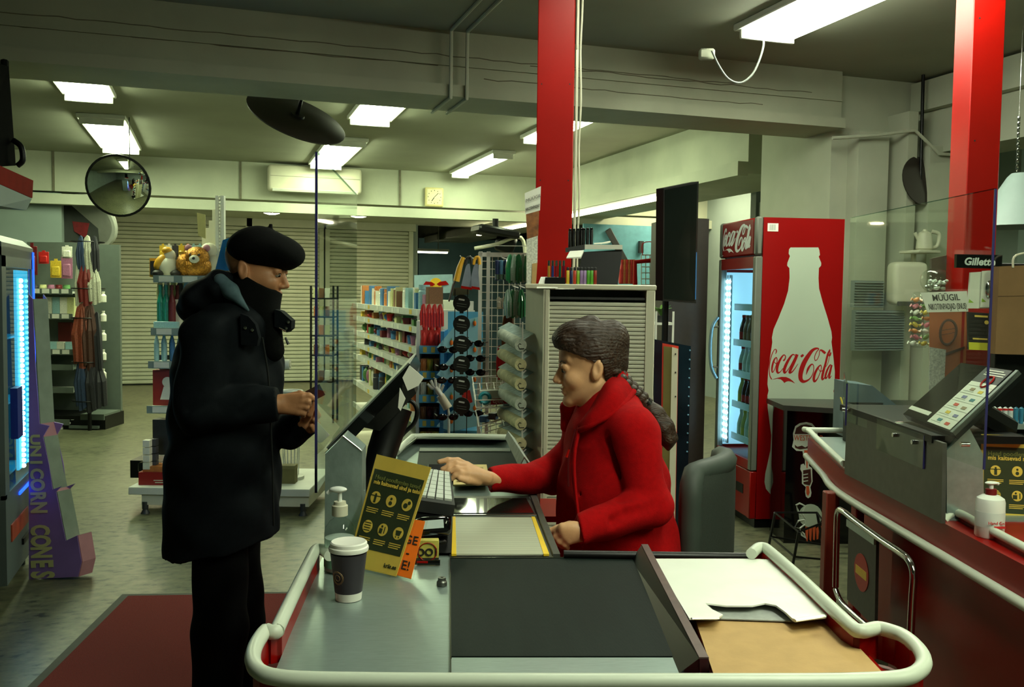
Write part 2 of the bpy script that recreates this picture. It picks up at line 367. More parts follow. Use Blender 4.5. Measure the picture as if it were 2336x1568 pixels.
for px, py, y in ((965, 577, 17.5), (1380, 533, 16.5)):
    t = thing('tube_lamp', 'far tube lamp %s' % ('right of the grey shutters' if px < 1000 else 'in the back room beyond the pens'), 'lamp', room(rx(px, y), y, 2.25), ROOM)
    B().box((0, 0, .03), (1.0, .14, .05)).obj('housing', white, t); B().box((0, 0, -.01), (.95, .1, .03)).obj('tube', lampw, t)
    B().cyl((-.3, 0, .05), (-.3, 0, .8), .008).obj('hanger', white, t); B().cyl((.3, 0, .05), (.3, 0, .8), .008).obj('hanger', white, t)
# strip lamp along the right-hand beam
t = thing('strip_lamp', 'long bright strip lamp along the beam behind the television', 'lamp', room(4.3, 11.5, 2.46), ROOM)
B().box((0, 0, .02), (.1, 7, .05)).obj('housing', white, t); B().box((-.03, 0, -.015), (.07, 6.9, .03)).obj('tube', lampw, t)

t = thing('ceiling_cable', 'loose grey cable looping between ceiling box and the large lamp at top right', 'cable', W(1625, 118, 5.38), 0)
B().tube(crom([L(t, W(x, y, 5.36)) for x, y in ((1624, 116), (1640, 150), (1662, 180), (1690, 189), (1716, 170), (1732, 138), (1741, 108), (1742, 92))], 5), .006, 8).obj('cord', mat('grey_cord', (120, 126, 120), .5), t, 60)
B().box(L(t, W(1612, 124, 5.42)), (.09, .05, .06), bev=.01).obj('junction_box', paint, t)
# ------------------------------------------------------------------ main checkout counter
ck = thing('checkout_counter', 'red checkout counter with steel deck, dark belt and pale bumper rail in the foreground', 'counter', (0, 1.38, 0), -3.5)
q = lambda px, py, z: L(ck, K(px, py, z)); w_ = lambda px, py, d: L(ck, W(px, py, d))
DZ = .86
RAIL = [(752, 1268), (738, 1256), (722, 1254), (709, 1276), (640, 1420), (632, 1440), (618, 1443), (606, 1440), (592, 1458), (580, 1482), (577, 1510), (592, 1533), (630, 1546), (720, 1552), (1000, 1555), (1400, 1556), (1800, 1556), (1960, 1554), (2060, 1547), (2098, 1530), (2108, 1508), (2092, 1478), (2060, 1452), (2030, 1440), (2004, 1434), (1982, 1438), (1962, 1440), (1935, 1424), (1830, 1324), (1760, 1262), (1742, 1250), (1728, 1252), (1714, 1264)]
rail3 = [q(x, y, .905) for x, y in RAIL]
B().tube(crom(rail3, 4), .0125, 12).obj('bumper_rail', railm, ck, 60)
foot = [Vector((p.x, p.y, 0)) for p in rail3[3:-3]]
B().poly([p+Z*.06 for p in foot], Z*(.842-.06)).obj('body', redc, ck, 20)
B().poly([Vector((p.x*.93, p.y*.93+.03, 0)) for p in foot], Z*.07).obj('kick_plate', black, ck, 20)
rim = B()
for a, b in zip(rail3[2:-2], rail3[3:-1]):
    for_in = [Vector((p.x*.985+.001, p.y+(.008 if p.y < .25 else 0), 0)) for p in (a, b)]
    rim.hexa([a-Z*.055, b-Z*.055, for_in[1]+Z*.85, for_in[0]+Z*.85], [a, b, for_in[1]+Z*.905, for_in[0]+Z*.905])
rim.obj('rim_panel', redc, ck, 30)
i0, i1 = q(735, 1270, DZ), q(632, 1532, DZ); j0, j1 = q(1722, 1272, DZ), q(2020, 1542, DZ)
deck = [q(735, 1272, DZ), q(662, 1448, DZ), q(628, 1532, DZ), q(1030, 1543, DZ), q(1028, 1272, DZ)]
B().poly([p-Z*.014 for p in deck], Z*.014).obj('steel_deck', steel, ck, 20)
deck2 = [q(1478, 1272, DZ), q(1618, 1545, DZ), q(2030, 1545, DZ), q(1960, 1470, DZ), q(1722, 1272, DZ)]
B().poly([p-Z*.014 for p in deck2], Z*.014).obj('tray_floor', redc, ck, 20)
bl = [q(1029, 1276, DZ), q(1029, 1500, DZ), q(1548, 1500, DZ), q(1462, 1276, DZ)]
B().poly([p-Z*.012 for p in bl], Z*.014).obj('conveyor_belt', rub, ck, 20)
fr = [q(1029, 1502, DZ), q(1030, 1543, DZ), q(1562, 1543, DZ), q(1549, 1502, DZ)]
B().poly([p-Z*.012 for p in fr], Z*.013).obj('belt_end_plate', steel, ck, 20)
B().tube([q(1028, 1545, .863), q(1027, 1274, .863), q(1462, 1272, .863)], .002, 6).obj('belt_edge', chrome, ck)
# sloping divider between belt and bagging tray
dv = B().hexa([q(1545, 1540, .858), q(1619, 1541, .858), q(1492, 1278, .858), q(1440, 1278, .858)], [w_(1596, 1502, 1.46), w_(1617, 1502, 1.46), w_(1478, 1243, 2.12), w_(1464, 1243, 2.12)])
dv.obj('belt_divider', black, ck, 20)
cap = B().hexa([w_(1595, 1504, 1.459), w_(1617, 1504, 1.459), w_(1478, 1245, 2.12), w_(1463, 1245, 2.12)], [w_(1595, 1500, 1.459), w_(1617, 1500, 1.459), w_(1478, 1242, 2.12), w_(1463, 1242, 2.12)])
cap.obj('divider_cap', mat('worn_brown_trim', (84, 62, 58), .45, ns=30, na=.2), ck, 20)
B().hexa([q(1596, 1541, .86), q(1618, 1541, .86), q(1618, 1540, .86), q(1596, 1540, .86)], [w_(1596, 1504, 1.457), w_(1617, 1504, 1.457), w_(1617, 1504, 1.46), w_(1596, 1504, 1.46)]).obj('divider_end_cap', blackg, ck, 20)
B().tube([q(1286, 1266, .868), q(1700, 1272, .868), q(1722, 1270, .868)], .011, 8).obj('padded_edge', black, ck, 60)
# scale plate, scanner window and frame
bf = [q(1026, 1276, DZ), q(1276, 1274, DZ), q(1206, 1132, DZ), q(1030, 1132, DZ)]
B().poly([p-Z*.03 for p in bf], Z*.03).obj('scale_frame', steeld, ck, 20)
rib = mat('ribbed_scale_plate', (196, 198, 176), .45, na=0); nt = rib.node_tree
wv = nt.nodes.new('ShaderNodeTexWave'); wv.bands_direction = 'Y'; wv.inputs['Scale'].default_value = 36; cr = nt.nodes.new('ShaderNodeValToRGB'); cr.color_ramp.elements[0].color = lin((140, 142, 126)); cr.color_ramp.elements[1].color = lin((206, 208, 186))
tcx = nt.nodes.new('ShaderNodeTexCoord'); nt.links.new(tcx.outputs['Object'], wv.inputs[0]); nt.links.new(wv.outputs[0], cr.inputs[0]); nt.links.new(cr.outputs[0], nt.nodes['Principled BSDF'].inputs[0])
B().poly([q(1040, 1268, .862), q(1240, 1268, .862), q(1212, 1184, .862), q(1039, 1184, .862)], Z*.004).obj('scale_plate', rib, ck, 20)
ye = mat('yellow_strip', (236, 196, 40), .5, na=.04)
B().poly([q(1030, 1269, .862), q(1041, 1269, .862), q(1039, 1183, .862), q(1033, 1183, .862)], Z*.005).obj('yellow_edge', ye, ck, 20)
B().poly([q(1240, 1269, .862), q(1253, 1269, .862), q(1220, 1183, .862), q(1212, 1183, .862)], Z*.005).obj('yellow_edge', ye, ck, 20)
B().poly([q(1036, 1172, .861), q(1218, 1172, .861), q(1200, 1138, .861), q(1036, 1138, .861)], Z*.002).obj('scanner_window', mat('scanner_glass', (26, 30, 26), .06, na=.2, coat=1), ck, 20)
B().tube([q(1034, 1176, .866), q(1224, 1176, .866)], .003, 6).obj('window_rim', chrome, ck)
B().poly([q(1262, 1272, .862), q(1278, 1272, .862), q(1222, 1136, .862), q(1210, 1136, .862)], Z*.008).obj('side_trim', steeld, ck, 20)
# rear body and rear deck with second belt
rp_ = [q(742, 1278, DZ), q(1270, 1278, DZ), q(1206, 1060, DZ), q(1160, 994, DZ), q(955, 994, DZ), q(900, 1032, DZ)]
B().poly([Vector((p.x, p.y, .05)) for p in rp_], Z*.782).obj('rear_body', redc, ck, 20)
B().poly([p-Z*.026 for p in rp_], Z*.02).obj('rear_deck', steel, ck, 20)
rr = [q(905, 1032, .895), q(935, 1002, .895), q(953, 996, .895), q(1050, 996, .895), q(1158, 998, .895)]
B().tube(crom(rr, 5), .012, 10).obj('rear_bumper_rail', railm, ck, 60)
B().hexa([q(905, 1036, DZ-.01), q(953, 1001, DZ-.01), q(955, 1003, DZ-.01), q(908, 1040, DZ-.01)], [p for p in (rr[0], rr[2], rr[2]+Vector((.004, -.004, 0)), rr[0]+Vector((.004, -.004, 0)))]).hexa([q(953, 1001, DZ-.01), q(1160, 1003, DZ-.01), q(1160, 1005, DZ-.01), q(953, 1004, DZ-.01)], [rr[2], rr[4], rr[4]-Vector((0, .006, 0)), rr[2]-Vector((0, .006, 0))]).obj('rear_rim', mat('grey_laminate', (150, 156, 140), .45, na=.05), ck, 20)
B().poly([q(957, 1024, .86), q(1164, 1024, .86), q(1182, 1060, .86), q(1190, 1100, .86), q(948, 1100, .86), q(952, 1060, .86)], Z*.004).obj('rear_belt', rub, ck, 20)
B().poly([q(958, 1024, .865), q(1164, 1024, .865), q(1164, 1031, .865), q(957, 1031, .865)], Z*.003).obj('belt_roller_cover', mat('mid_grey_panel', (96, 104, 96), .5), ck, 20)
B().poly([q(1232, 1192, .70), q(1275, 1192, .70), q(1268, 1150, .70), q(1232, 1150, .70)], Z*.02).obj('knee_shelf', redc, ck, 20)
# steel post with a pointed top
pp = [w_(740, 1276, 2.12), w_(826, 1276, 2.12), w_(826, 1030, 2.12), w_(783, 995, 2.12), w_(742, 1034, 2.12)]
B().poly(pp, (0, .09, 0)).obj('steel_post', steel, ck, 20)
B().tube([pp[2], pp[3], pp[4]], .002, 6).obj('post_edge', chrome, ck)
# ------------------------------------------------------------------ acrylic screens
def screen(label, A0, A1, zb, zt, clips=(), nm='acrylic_screen'):
    A0, A1 = Vector(A0), Vector(A1); h = math.degrees(math.atan2(A1.x-A0.x, A1.y-A0.y)); t = thing(nm, label, 'screen', (A0.x, A0.y, zb), h); ln = ((A1-A0)).length; H = zt-zb
    B().box((0, ln/2, H/2), (.005, ln, H)).obj('pane', pane, t, 0)
    B().box((0, -.001, H/2), (.006, .003, H)).obj('polished_edge', edgem, t, 0)
    B().box((0, ln/2, H+.001), (.005, ln, .002)).obj('polished_edge', glass('edge_pale', (150, 180, 176), 1), t, 0)
    for y, z in clips: B().cyl((-.012, y, z), (.012, y, z), .007).obj('screw', chrome, t)
    return t
screen('clear acrylic screen with blue edge between the man and the cashier', (-.46, 2.16, 0), (-.527, 3.1, 0), 1.0, 1.80)
screen('large clear acrylic screen on the right checkout counter', (1.25, 2.41, 0), (1.22, 3.35, 0), 1.03, 1.765, ((.1, .05), (.5, .05)))
screen('small clear acrylic guard at the far end of the right counter', (1.2, 3.28, 0), (1.36, 3.75, 0), 1.02, 1.17, ((.05, .05),))
screen('low clear acrylic guard screwed to the steel panel of the right counter', (1.222, 2.70, 0), (1.222, 3.05, 0), .975, 1.075, ((.06, .07), (.2, .07)))
# ------------------------------------------------------------------ things on the main counter
def on(px, py, z=.861): return K(px, py, z)
c = on(795, 1366); t = thing('paper_cup', 'dark takeaway coffee cup with white lid on the steel deck', 'cup', c, 0)
cupm = mat('dark_cup_card', (44, 38, 46), .6, ns=30, na=.08)
B().lathe([(.0275, .016), (.0365, .095)], n=32).obj('sleeve', cupm, t)
B().lathe([(.026, 0), (.0275, .017), (.026, .017), (.02, .002)], n=32).obj('cup_body', mat('white_cup', (232, 232, 222), .5, na=.02), t)
B().lathe([(.0392, .099), (.0402, .103), (.0395, .107), (.037, .109), (.0365, .115), (.034, .1175), (.031, .1165), (.012, .1155), (.001, .1155)], n=36).obj('lid', mat('white_lid', (238, 238, 228), .4, na=.02), t)
g = B()
for r_ in (.0135, .0115, .006):
    g.tube([Vector((math.sin(-.55+math.cos(a)*r_/.033)*(.0327+(math.sin(a)*r_)*.114), -math.cos(-.55+math.cos(a)*r_/.033)*(.0327+(math.sin(a)*r_)*.114), .05+math.sin(a)*r_)) for a in [k*math.pi/10 for k in range(20)]], .0005, 4, True)
g.obj('ring_emblem', mat('gold_print', (150, 120, 80), .5, na=0), t)
c = on(775, 1302); t = thing('sanitizer_bottle', 'clear pump bottle of hand sanitizer behind the coffee cup', 'bottle', c, 0)
B().lathe([(.03, 0), (.034, .004), (.034, .085), (.032, .098), (.022, .112), (.013, .118), (.012, .126)], n=24).obj('bottle_body', clear, t)
B().lathe([(.031, .003), (.0325, .006), (.0325, .075), (.03, .076)], n=24).obj('gel', glass('gel', (226, 238, 232), .4, .4), t)
B().lathe([(.0346, .012), (.0346, .035)], n=24).obj('label_band', mat('green_label', (104, 170, 140), .6), t)
B().lathe([(.013, .122), (.0175, .124), (.0175, .146), (.014, .148), (.013, .155), (.004, .155)], n=20).obj('collar', offw, t)
B().cyl((0, 0, .15), (0, 0, .176), .0045).sph((-.004, 0, .181), (.02, .012, .007)).tube([(-.01, 0, .181), (-.022, 0, .178), (-.028, 0, .172)], .004).obj('pump_head', mat('white_pump', (226, 230, 224), .35, na=.02), t)
def rules_sign(t, P, hide=0):
    P.slab(B(), -.02, -.02, 1.02, 1.02, -.004, -.001).obj('acrylic_holder', clear, t, 0)
    P.slab(B(), 0, 0, 1, 1, 0, .0012).obj('yellow_card', yel, t, 0)
    P.slab(B(), .04, .17, .96, .87, .0012, .0018).obj('dark_panel', olive, t, 0)
    mid = mat('olive_print', (112, 116, 58), .6, na=0)
    P.text('Head poodlemise tavad,', .09, .80, .0115*P.w/.13, mid, t, .002, 'LEFT', bold=.0002)
    P.text('mis kaitsevad sind ja teisi', .09, .755, .0112*P.w/.13, yel, t, .002, 'LEFT', bold=.0003)
    P.text('kriis.ee', .84, .07, .011*P.w/.13, olive, t, .002)
    r = .062*P.h*.9
    for j, v in enumerate((.62, .36)):
        for i, u in enumerate((.2, .5, .8)):
            b = B(); P.disc(b, u, v, r, .0018, .0026); b.obj('pictogram', yel, t, 0)
            b = B()
            k = j*3+i
            if k == 0: P.slab(b, u-.02, v-.045, u+.02, v+.015, .0026, .003); P.disc(b, u, v+.028, r*.2, .0026, .003); P.slab(b, u-.1, v+.012, u+.1, v+.02, .0026, .003)
            elif k == 1: P.disc(b, u, v+.02, r*.22, .0026, .003); P.disc(b, u, v-.02, r*.34, .0026, .003)
            elif k == 2: P.disc(b, u-.02, v-.01, r*.42, .0026, .003); P.disc(b, u+.035, v+.02, r*.3, .0026, .003)
            elif k == 3:
                for s_ in range(4): P.slab(b, u-.06, v+.03-s_*.022, u+.06, v+.037-s_*.022, .0026, .003)
            elif k == 4: P.disc(b, u-.02, v+.028, r*.2, .0026, .003); P.slab(b, u-.06, v-.035, u, v+.01, .0026, .003); P.slab(b, u+.03, v-.03, u+.045, v+.03, .0026, .003)
            else: P.shape(b, [(u-.05, v+.025), (u+.06, v+.025), (u+.04, v-.02), (u-.035, v-.02)], .0026, .003); P.disc(b, u-.025, v-.034, r*.12, .0026, .003); P.disc(b, u+.03, v-.034, r*.12, .0026, .003)
            b.obj('pictogram_figure', olive, t, 0)
            b = B()
            for s_ in range(3): P.slab(b, u-.11, v-.1-s_*.018, u+.11-.03*(s_ == 2), v-.092-s_*.018, .0018, .0022)
            b.obj('caption_lines', yel, t, 0)['kind'] = 'stuff'
c = on(850, 1306); t = thing('counter_sign', 'yellow and dark green rules sign in an acrylic stand beside the coffee cup', 'sign', c, 0)
def planar(t, TL, TR, d, BR, BL, z=.864):
    a, b_, tr_ = K(*BL, z), K(*BR, z), W(*TR, d); n = (b_-a).cross(tr_-a); return Pan(*[L(t, p) for p in (PL(*TL, a, n), tr_, b_, a)])
P = planar(t, (860, 1037), (984, 1067), 2.05, (904, 1316), (792, 1290)); rules_sign(t, P)
b = B(); P.slab(b, .1, -.02, .9, 0, .0, .03); b.obj('stand_foot', clear, t, 0)
c = on(925, 1316); t = thing('card_sign', 'orange lettered card in an acrylic stand half hidden by the yellow sign', 'sign', c, 0)
P = planar(t, (918, 1182), (970, 1190), 2.07, (938, 1322), (886, 1308))
P.slab(B(), -.03, -.02, 1.06, 1.03, -.004, -.001).obj('acrylic_holder', clear, t, 0); P.slab(B(), 0, 0, 1, 1, 0, .001).obj('orange_panel', orange, t, 0)
P.text('GE', .62, .62, .034, ink, t, .002); P.text('-', .62, .40, .034, ink, t, .002); P.text('E!', .66, .18, .034, ink, t, .002)
b = B(); P.slab(b, -.1, -.03, 1.1, 0, -.05, .004); b.obj('stand_foot', clear, t, 0)
# card terminal, small yellow box, pen, knob
c = on(985, 1250); t = thing('card_terminal', 'black card terminal with a painted pale highlight behind the orange sign', 'card terminal', c, -20)
B().box((0, 0, .05), (.085, .07, .05), r=rot(-18), bev=.016, seg=3).obj('housing', blackg, t)
B().box((-.006, -.034, .066), (.05, .004, .02), r=rot(-18, 0, 0)).obj('screen', mat('pale_highlight', (190, 205, 205), .15, na=.05), t)  # white highlight on the housing, painted as a pale patch
B().box((0, 0, .012), (.06, .06, .024), bev=.004).obj('foot', black, t)
c = on(975, 1281); t = thing('small_box', 'small yellow and green box with black figures by the card terminal', 'box', c, -6)
B().box((0, .012, .024), (.052, .022, .048), bev=.001).obj('carton', mat('yellow_green_box', (196, 186, 84), .5, ns=30, na=.2), t)
Pb = Pan((-.026, .0005, .048), (.026, .0005, .048), (.026, .0005, 0), (-.026, .0005, 0))
Pb.slab(B(), .0, .0, 1, .16, 0, .001).obj('black_band', ink, t, 0); b = B(); Pb.ring(b, .5, .45, .021, .0012, .001); b.obj('red_ring', redm, t)
Pb.text('OO1', .5, .42, .024, ink, t, .001, bold=.0006)
c = on(975, 1286); t = thing('marker_pen', 'short black pen lying in front of the small yellow box', 'pen', (c.x, c.y-.012, c.z+.006), 0)
B().cyl((-.03, 0, 0), (.02, 0, 0), .0055).cyl((.02, 0, 0), (.03, 0, 0), .006).obj('barrel', blackg, t); B().box((-.01, -.005, .002), (.025, .003, .004)).obj('red_label', redm, t)
c = on(1008, 1336); solo(B().lathe([(.0, 0), (.011, 0), (.011, .008), (.0085, .011), (.0085, .017), (.003, .017), (.003, .012)], n=16), 'steel_knob', steeld, 'small metal knob standing on the steel deck beside the belt', 'knob', c, 0)
# paper and bag stacks in the tray
c = on(1800, 1480, .862); t = thing('kraft_paper_stack', 'stack of brown kraft paper bags in the red bagging tray', 'paper', c, 0)
for k in range(4):
    z = .862+k*.003; j = k*2
    B().poly([L(t, K(1578+j, 1416-j, z)), L(t, K(1895+j, 1418, z)), L(t, K(2012, 1542-j, z)), L(t, K(1634-j, 1542, z))], Z*.0022).obj('sheet', brown, t, 0)
c = on(1700, 1399, .876); t = thing('grey_card', 'grey sheet showing through the cut-out of the white bags', 'card', c, 0)
B().poly([L(t, K(*p, .876)) for p in ((1612, 1376), (1790, 1376), (1815, 1420), (1640, 1414))], Z*.002).obj('sheet', mat('grey_card', (150, 154, 150), .8, ns=60, na=.1), t, 0)
bagm = mat('white_plastic_bag', (236, 238, 230), .3, ns=12, na=.03, bump=.25, bs=14)
c = on(1690, 1340, .88); t = thing('plastic_bag_stack', 'stack of white plastic carrier bags in the bagging tray', 'bag', c, 0)
OUT = [(1495, 1279), (1752, 1279), (1766, 1290), (1885, 1401), (1880, 1411), (1808, 1419), (1788, 1400), (1766, 1384), (1740, 1379), (1712, 1385), (1660, 1385), (1612, 1379), (1625, 1395), (1649, 1407), (1640, 1414), (1575, 1414)]
for k in range(4):
    z = .879+k*.0035; B().poly([L(t, K(x+(k*1.5 if x > 1700 else -k), y+k*.6-1, z)) for x, y in OUT], Z*.003).obj('bag', bagm, t, 30)
B().tube([L(t, K(1812, 1416, .897)), L(t, K(1880, 1406, .897))], .006, 8, flat=.5).obj('rolled_handle', bagm, t); B().tube([L(t, K(1578, 1412, .896)), L(t, K(1640, 1411, .896))], .004, 8, flat=.5).obj('rolled_handle', bagm, t)
# point-of-sale screen, keyboard, till
def pos_screen(t, A, Bp, dep, n_up, strip=False):
    pass
c = W(840, 1000, 2.6); t = thing('till_screen', 'black tilted till touch screen with silver edge beside the acrylic screen', 'screen', (c.x, c.y, .86), -3.5)
a0, a1 = L(t, W(747, 1024, 2.31)), L(t, W(934, 830, 2.31)); dr = (a1-a0).normalized(); nrm = Vector((-dr.z, 0, dr.x)); dep = Vector((0, .36, 0))
B().hexa([a0, a1, a1+dep, a0+dep], [a0-nrm*.03, a1-nrm*.03-dr*.01, a1-nrm*.03+dep-dr*.01, a0-nrm*.03+dep]).obj('panel', blackg, t, 20)
B().hexa([a0+nrm*.004, a1+nrm*.004, a1+nrm*.004+dep, a0+nrm*.004+dep], [a0-nrm*.001, a1-nrm*.001, a1-nrm*.001+dep, a0-nrm*.001+dep]).obj('silver_edge', mat('silver_bezel', (150, 160, 156), .3, metal=.8, na=.05), t, 20)
mid = a0*.42+a1*.58+dep*.5; B().hexa([mid-dr*.09-nrm*.03+Vector((0, -.08, 0)), mid+dr*.09-nrm*.03+Vector((0, -.08, 0)), mid+dr*.09-nrm*.03+Vector((0, .08, 0)), mid-dr*.09-nrm*.03+Vector((0, .08, 0))], [mid-dr*.07-nrm*.07+Vector((0, -.06, 0)), mid+dr*.07-nrm*.07+Vector((0, -.06, 0)), mid+dr*.07-nrm*.07+Vector((0, .06, 0)), mid-dr*.07-nrm*.07+Vector((0, .06, 0))]).obj('back_housing', black, t, 20)
p1, p2, p3 = L(t, W(880, 975, 2.45)), L(t, W(866, 1060, 2.45)), L(t, W(845, 1110, 2.45)); p1 = mid-nrm*.06
B().tube([p1, p2+Vector((.005, .02, .03)), p2, p3], [.045, .042, .04, .06], 10).obj('pedestal', black, t, 60)
B().cyl((p3.x, p3.y, 0), (p3.x, p3.y, p3.z+.01), .075, .06, 16).obj('base', black, t)
B().hexa(*[[L(t, W(x, y, d)) for x, y, d in s_] for s_ in (((884, 940, 2.5), (900, 944, 2.5), (904, 1030, 2.5), (886, 1028, 2.5)), ((884, 940, 2.52), (900, 944, 2.52), (904, 1030, 2.52), (886, 1028, 2.52)))]).obj('blue_strut', mat('blue_grey_strut', (84, 110, 140), .4, na=.1), t, 20)
B().tube(crom([L(t, W(x, y, 2.5)) for x, y in ((900, 925), (935, 915), (951, 935), (945, 965), (925, 985), (900, 1012), (888, 1022))], 5), .006, 8).obj('cable', black, t, 60)
for lab, pts in (('cream notes clipped to the top edge of the till screen', ((934, 834), (967, 862), (955, 880), (930, 892), (918, 862))), ('small slip hanging from the back of the till screen', ((912, 885), (925, 910), (914, 938), (908, 930)))):
    c = W(*pts[0], 2.27); n_ = solo(B().poly([W(x, y, 2.27)-c for x, y in pts], (0, .003, 0)), 'paper_note', paperw, lab, 'note', c, 0, smooth=0)
c = W(735, 985, 2.32); solo(B().poly([W(x, y, 2.36)-c for x, y in ((724, 962), (752, 993), (734, 1010), (722, 1010))], (0, .002, 0)), 'paper_note', paperw, 'pale leaflet at the lower edge of the till screen, seen through acrylic', 'note', c, 0, smooth=0)
c = on(985, 1180, .862); t = thing('cash_drawer', 'black cash drawer with slot below the keyboard', 'till', c, -3.5)
B().hexa([L(t, K(*p, .862)) for p in ((930, 1262), (1030, 1262), (1028, 1150), (940, 1150))], [L(t, W(x, y, d)) for x, y, d in ((950, 1165, 2.28), (1030, 1172, 2.28), (1028, 1135, 2.46), (955, 1130, 2.46))]).obj('housing', black, t, 20)
B().tube([L(t, W(955, 1163, 2.275)), L(t, W(1030, 1162, 2.275))], .002, 6).obj('slot_edge', chrome, t)
t = thing('keyboard', 'programmable till keyboard with four columns of pale keys', 'keyboard', W(1000, 1110, 2.4), -3.5)
KB = Pan(*[L(t, W(x, y, d)) for x, y, d in ((975, 1072, 2.52), (1026, 1080, 2.52), (1034, 1148, 2.28), (950, 1136, 2.28))])
KB.slab(B(), -.05, -.06, 1.04, 1.05, -.03, 0).obj('case', dark, t, 20)
keym = mat('pale_key', (206, 212, 204), .5, na=.03); kk = None
for i in range(4):
    for j in range(7):
        b = B(); KB.slab(b, .04+i*.24, .04+j*.135, .04+i*.24+.2, .04+j*.135+.12, 0, .006); b.obj('key', keym, t, 0)
t = thing('card_slot', 'small dark slot reader with silver lip at the top of the keyboard', 'card reader', W(996, 1074, 2.66), -3.5)
B().box((0, .01, 0), (.055, .035, .02), r=rot(30), bev=.004).obj('housing', black, t); B().box((-.012, -.012, .0), (.03, .012, .006), r=rot(30, 0, 15), bev=.002).obj('lip', white, t)
c = on(1076, 1108, .868); t = thing('coin_tray', 'shallow yellowish coin tray under the cashier\'s hand', 'tray', c, -3.5)
B().hexa([L(t, K(*p, .868)) for p in ((1034, 1110), (1118, 1108), (1110, 1062), (1036, 1062))], [L(t, K(*p, .88)) for p in ((1034, 1106), (1118, 1104), (1110, 1060), (1036, 1060))]).obj('tray_body', mat('worn_yellow_tray', (198, 176, 110), .6, ns=40, na=.12), t, 20)
B().hexa([L(t, K(*p, .88)) for p in ((1042, 1100), (1108, 1098), (1102, 1066), (1044, 1066))], [L(t, K(*p, .882)) for p in ((1042, 1099), (1108, 1097), (1102, 1066), (1044, 1066))]).obj('tray_floor', mat('dark_yellow_felt', (160, 138, 84), .8, na=.2), t, 20)
c = on(1180, 1058, .862); t = thing('tent_card', 'grey folded tent card at the end of the rear belt', 'card', c, 0)
a, b_, d_ = L(t, W(1154, 985, 3.35)), L(t, W(1160, 995, 3.35)), L(t, W(1186, 1066, 2.85))
B().hexa([L(t, W(1152, 1000, 3.4)), L(t, W(1184, 1066, 2.9)), L(t, W(1196, 1042, 2.88)), L(t, W(1158, 984, 3.4))], [L(t, W(1154, 1000, 3.41)), L(t, W(1187, 1066, 2.91)), L(t, W(1198, 1042, 2.89)), L(t, W(1160, 984, 3.41))]).hexa([L(t, W(1158, 984, 3.4)), L(t, W(1196, 1042, 2.88)), L(t, W(1214, 1066, 2.9)), L(t, W(1172, 1000, 3.42))], [L(t, W(1160, 984, 3.41)), L(t, W(1198, 1042, 2.89)), L(t, W(1216, 1066, 2.91)), L(t, W(1174, 1000, 3.43))]).obj('folded_card', mat('grey_printed_card', (150, 158, 148), .6, ns=30, na=.15), t, 0)
# ------------------------------------------------------------------ mat, columns
c = K(470, 1365, 0); A = [K(320, 1365, 0), K(820, 1362, 0)]
t = thing('door_mat', 'dark red entrance mat with grey edge under the man', 'mat', (-1.2, 3.2, 0), -5)
B().box((.12, 0, .005), (1.35, 2.4, .01), bev=.002).obj('border', mat('grey_mat_edge', (70, 72, 66), .8), t); B().box((.12, 0, .009), (1.27, 2.32, .012), bev=.002).obj('carpet', mat('red_mat_pile', (112, 22, 18), .95, ns=200, na=.25, bump=.6, bs=400), t)
def red_column(label, px0, px1, d, h):
    a, b = W(px0, 400, d), W(px1, 400, d); w = b.x-a.x; t = thing('red_column', label, 'column', ((a.x+b.x)/2, d+w/2, 0), h)
    B().box((0, 0, CE/2), (w, w, CE), bev=.004).obj('shaft', redm, t)
    return t, w
t, w = red_column('bright red square column in the centre, behind the cashier', 1224, 1308, 4.2, 2)
B().tube(crom([(w/2+.012, -w/2+.01, z) for z in (CE, 2.6, 2.58, 2.2, 1.9, 1.5)], 3), .007, 6).obj('cable', offw, t, 60)
B().tube(crom([(w/2+.026+.006*(k % 2), -w/2+.014, CE-.05-k*.22) for k in range(8)], 3), .005, 6).obj('cable', offw, t, 60)
for z in (2.42, 1.99):
    for x in (-w/2+.02, w/2-.02): B().cyl((x, -w/2-.001, z), (x, -w/2+.005, z), .003).obj('screw', ink, t)
t, w = red_column('tall red square column at the right, behind the right checkout', 2202, 2278, 4.25, -4)
for z in (2.75, 2.2): B().cyl((-w/2+.03, -w/2-.001, z), (-w/2+.03, -w/2+.004, z), .004).obj('screw', ink, t)
# notices taped to the central column
for lab, m, pts in (('white notice with black lettering taped high on the central red column', paperw, ((1197, 441), (1234, 425), (1232, 480), (1198, 490))),
                    ('brown photograph taped on the central column below the white notice', mat('brown_photo', (136, 84, 44), .5, ns=22, na=.6), ((1200, 489), (1230, 481), (1228, 538), (1202, 546))),
                    ('white dotted sheet taped on the central column below the brown photograph', mat('dotted_paper', (200, 202, 190), .8, ns=120, na=.3), ((1201, 546), (1227, 538), (1226, 600), (1222, 658), (1201, 658)))):
    c = W(*pts[0], 4.19); t = thing('notice', lab, 'notice', c, 0); B().poly([W(x, y, 4.19)-c for x, y in pts], (0, .003, 0)).obj('sheet', m, t, 0)
    if 'high' in lab:
        P = Pan(*[W(x, y, 4.187)-c for x, y in pts]); P.text('M\u00dc\u00dcGIL', .55, .62, .02, mat('grey_ink', (90, 90, 84), .6, na=0), t, .001); P.text('NIKOTIINPADJAD', .5, .22, .016, MATS['grey_ink'], t, .001, sx=.55, bold=.0006)
solo(B().poly([W(x, y, 4.19)-W(1222, 640, 4.19) for x, y in ((1214, 602), (1226, 600), (1222, 660), (1212, 660))], (0, .004, 0)), 'card_strip', brown, 'brown card strip stuck at the foot of the visible part of the central column', 'card', W(1222, 640, 4.185), 0, smooth=0)
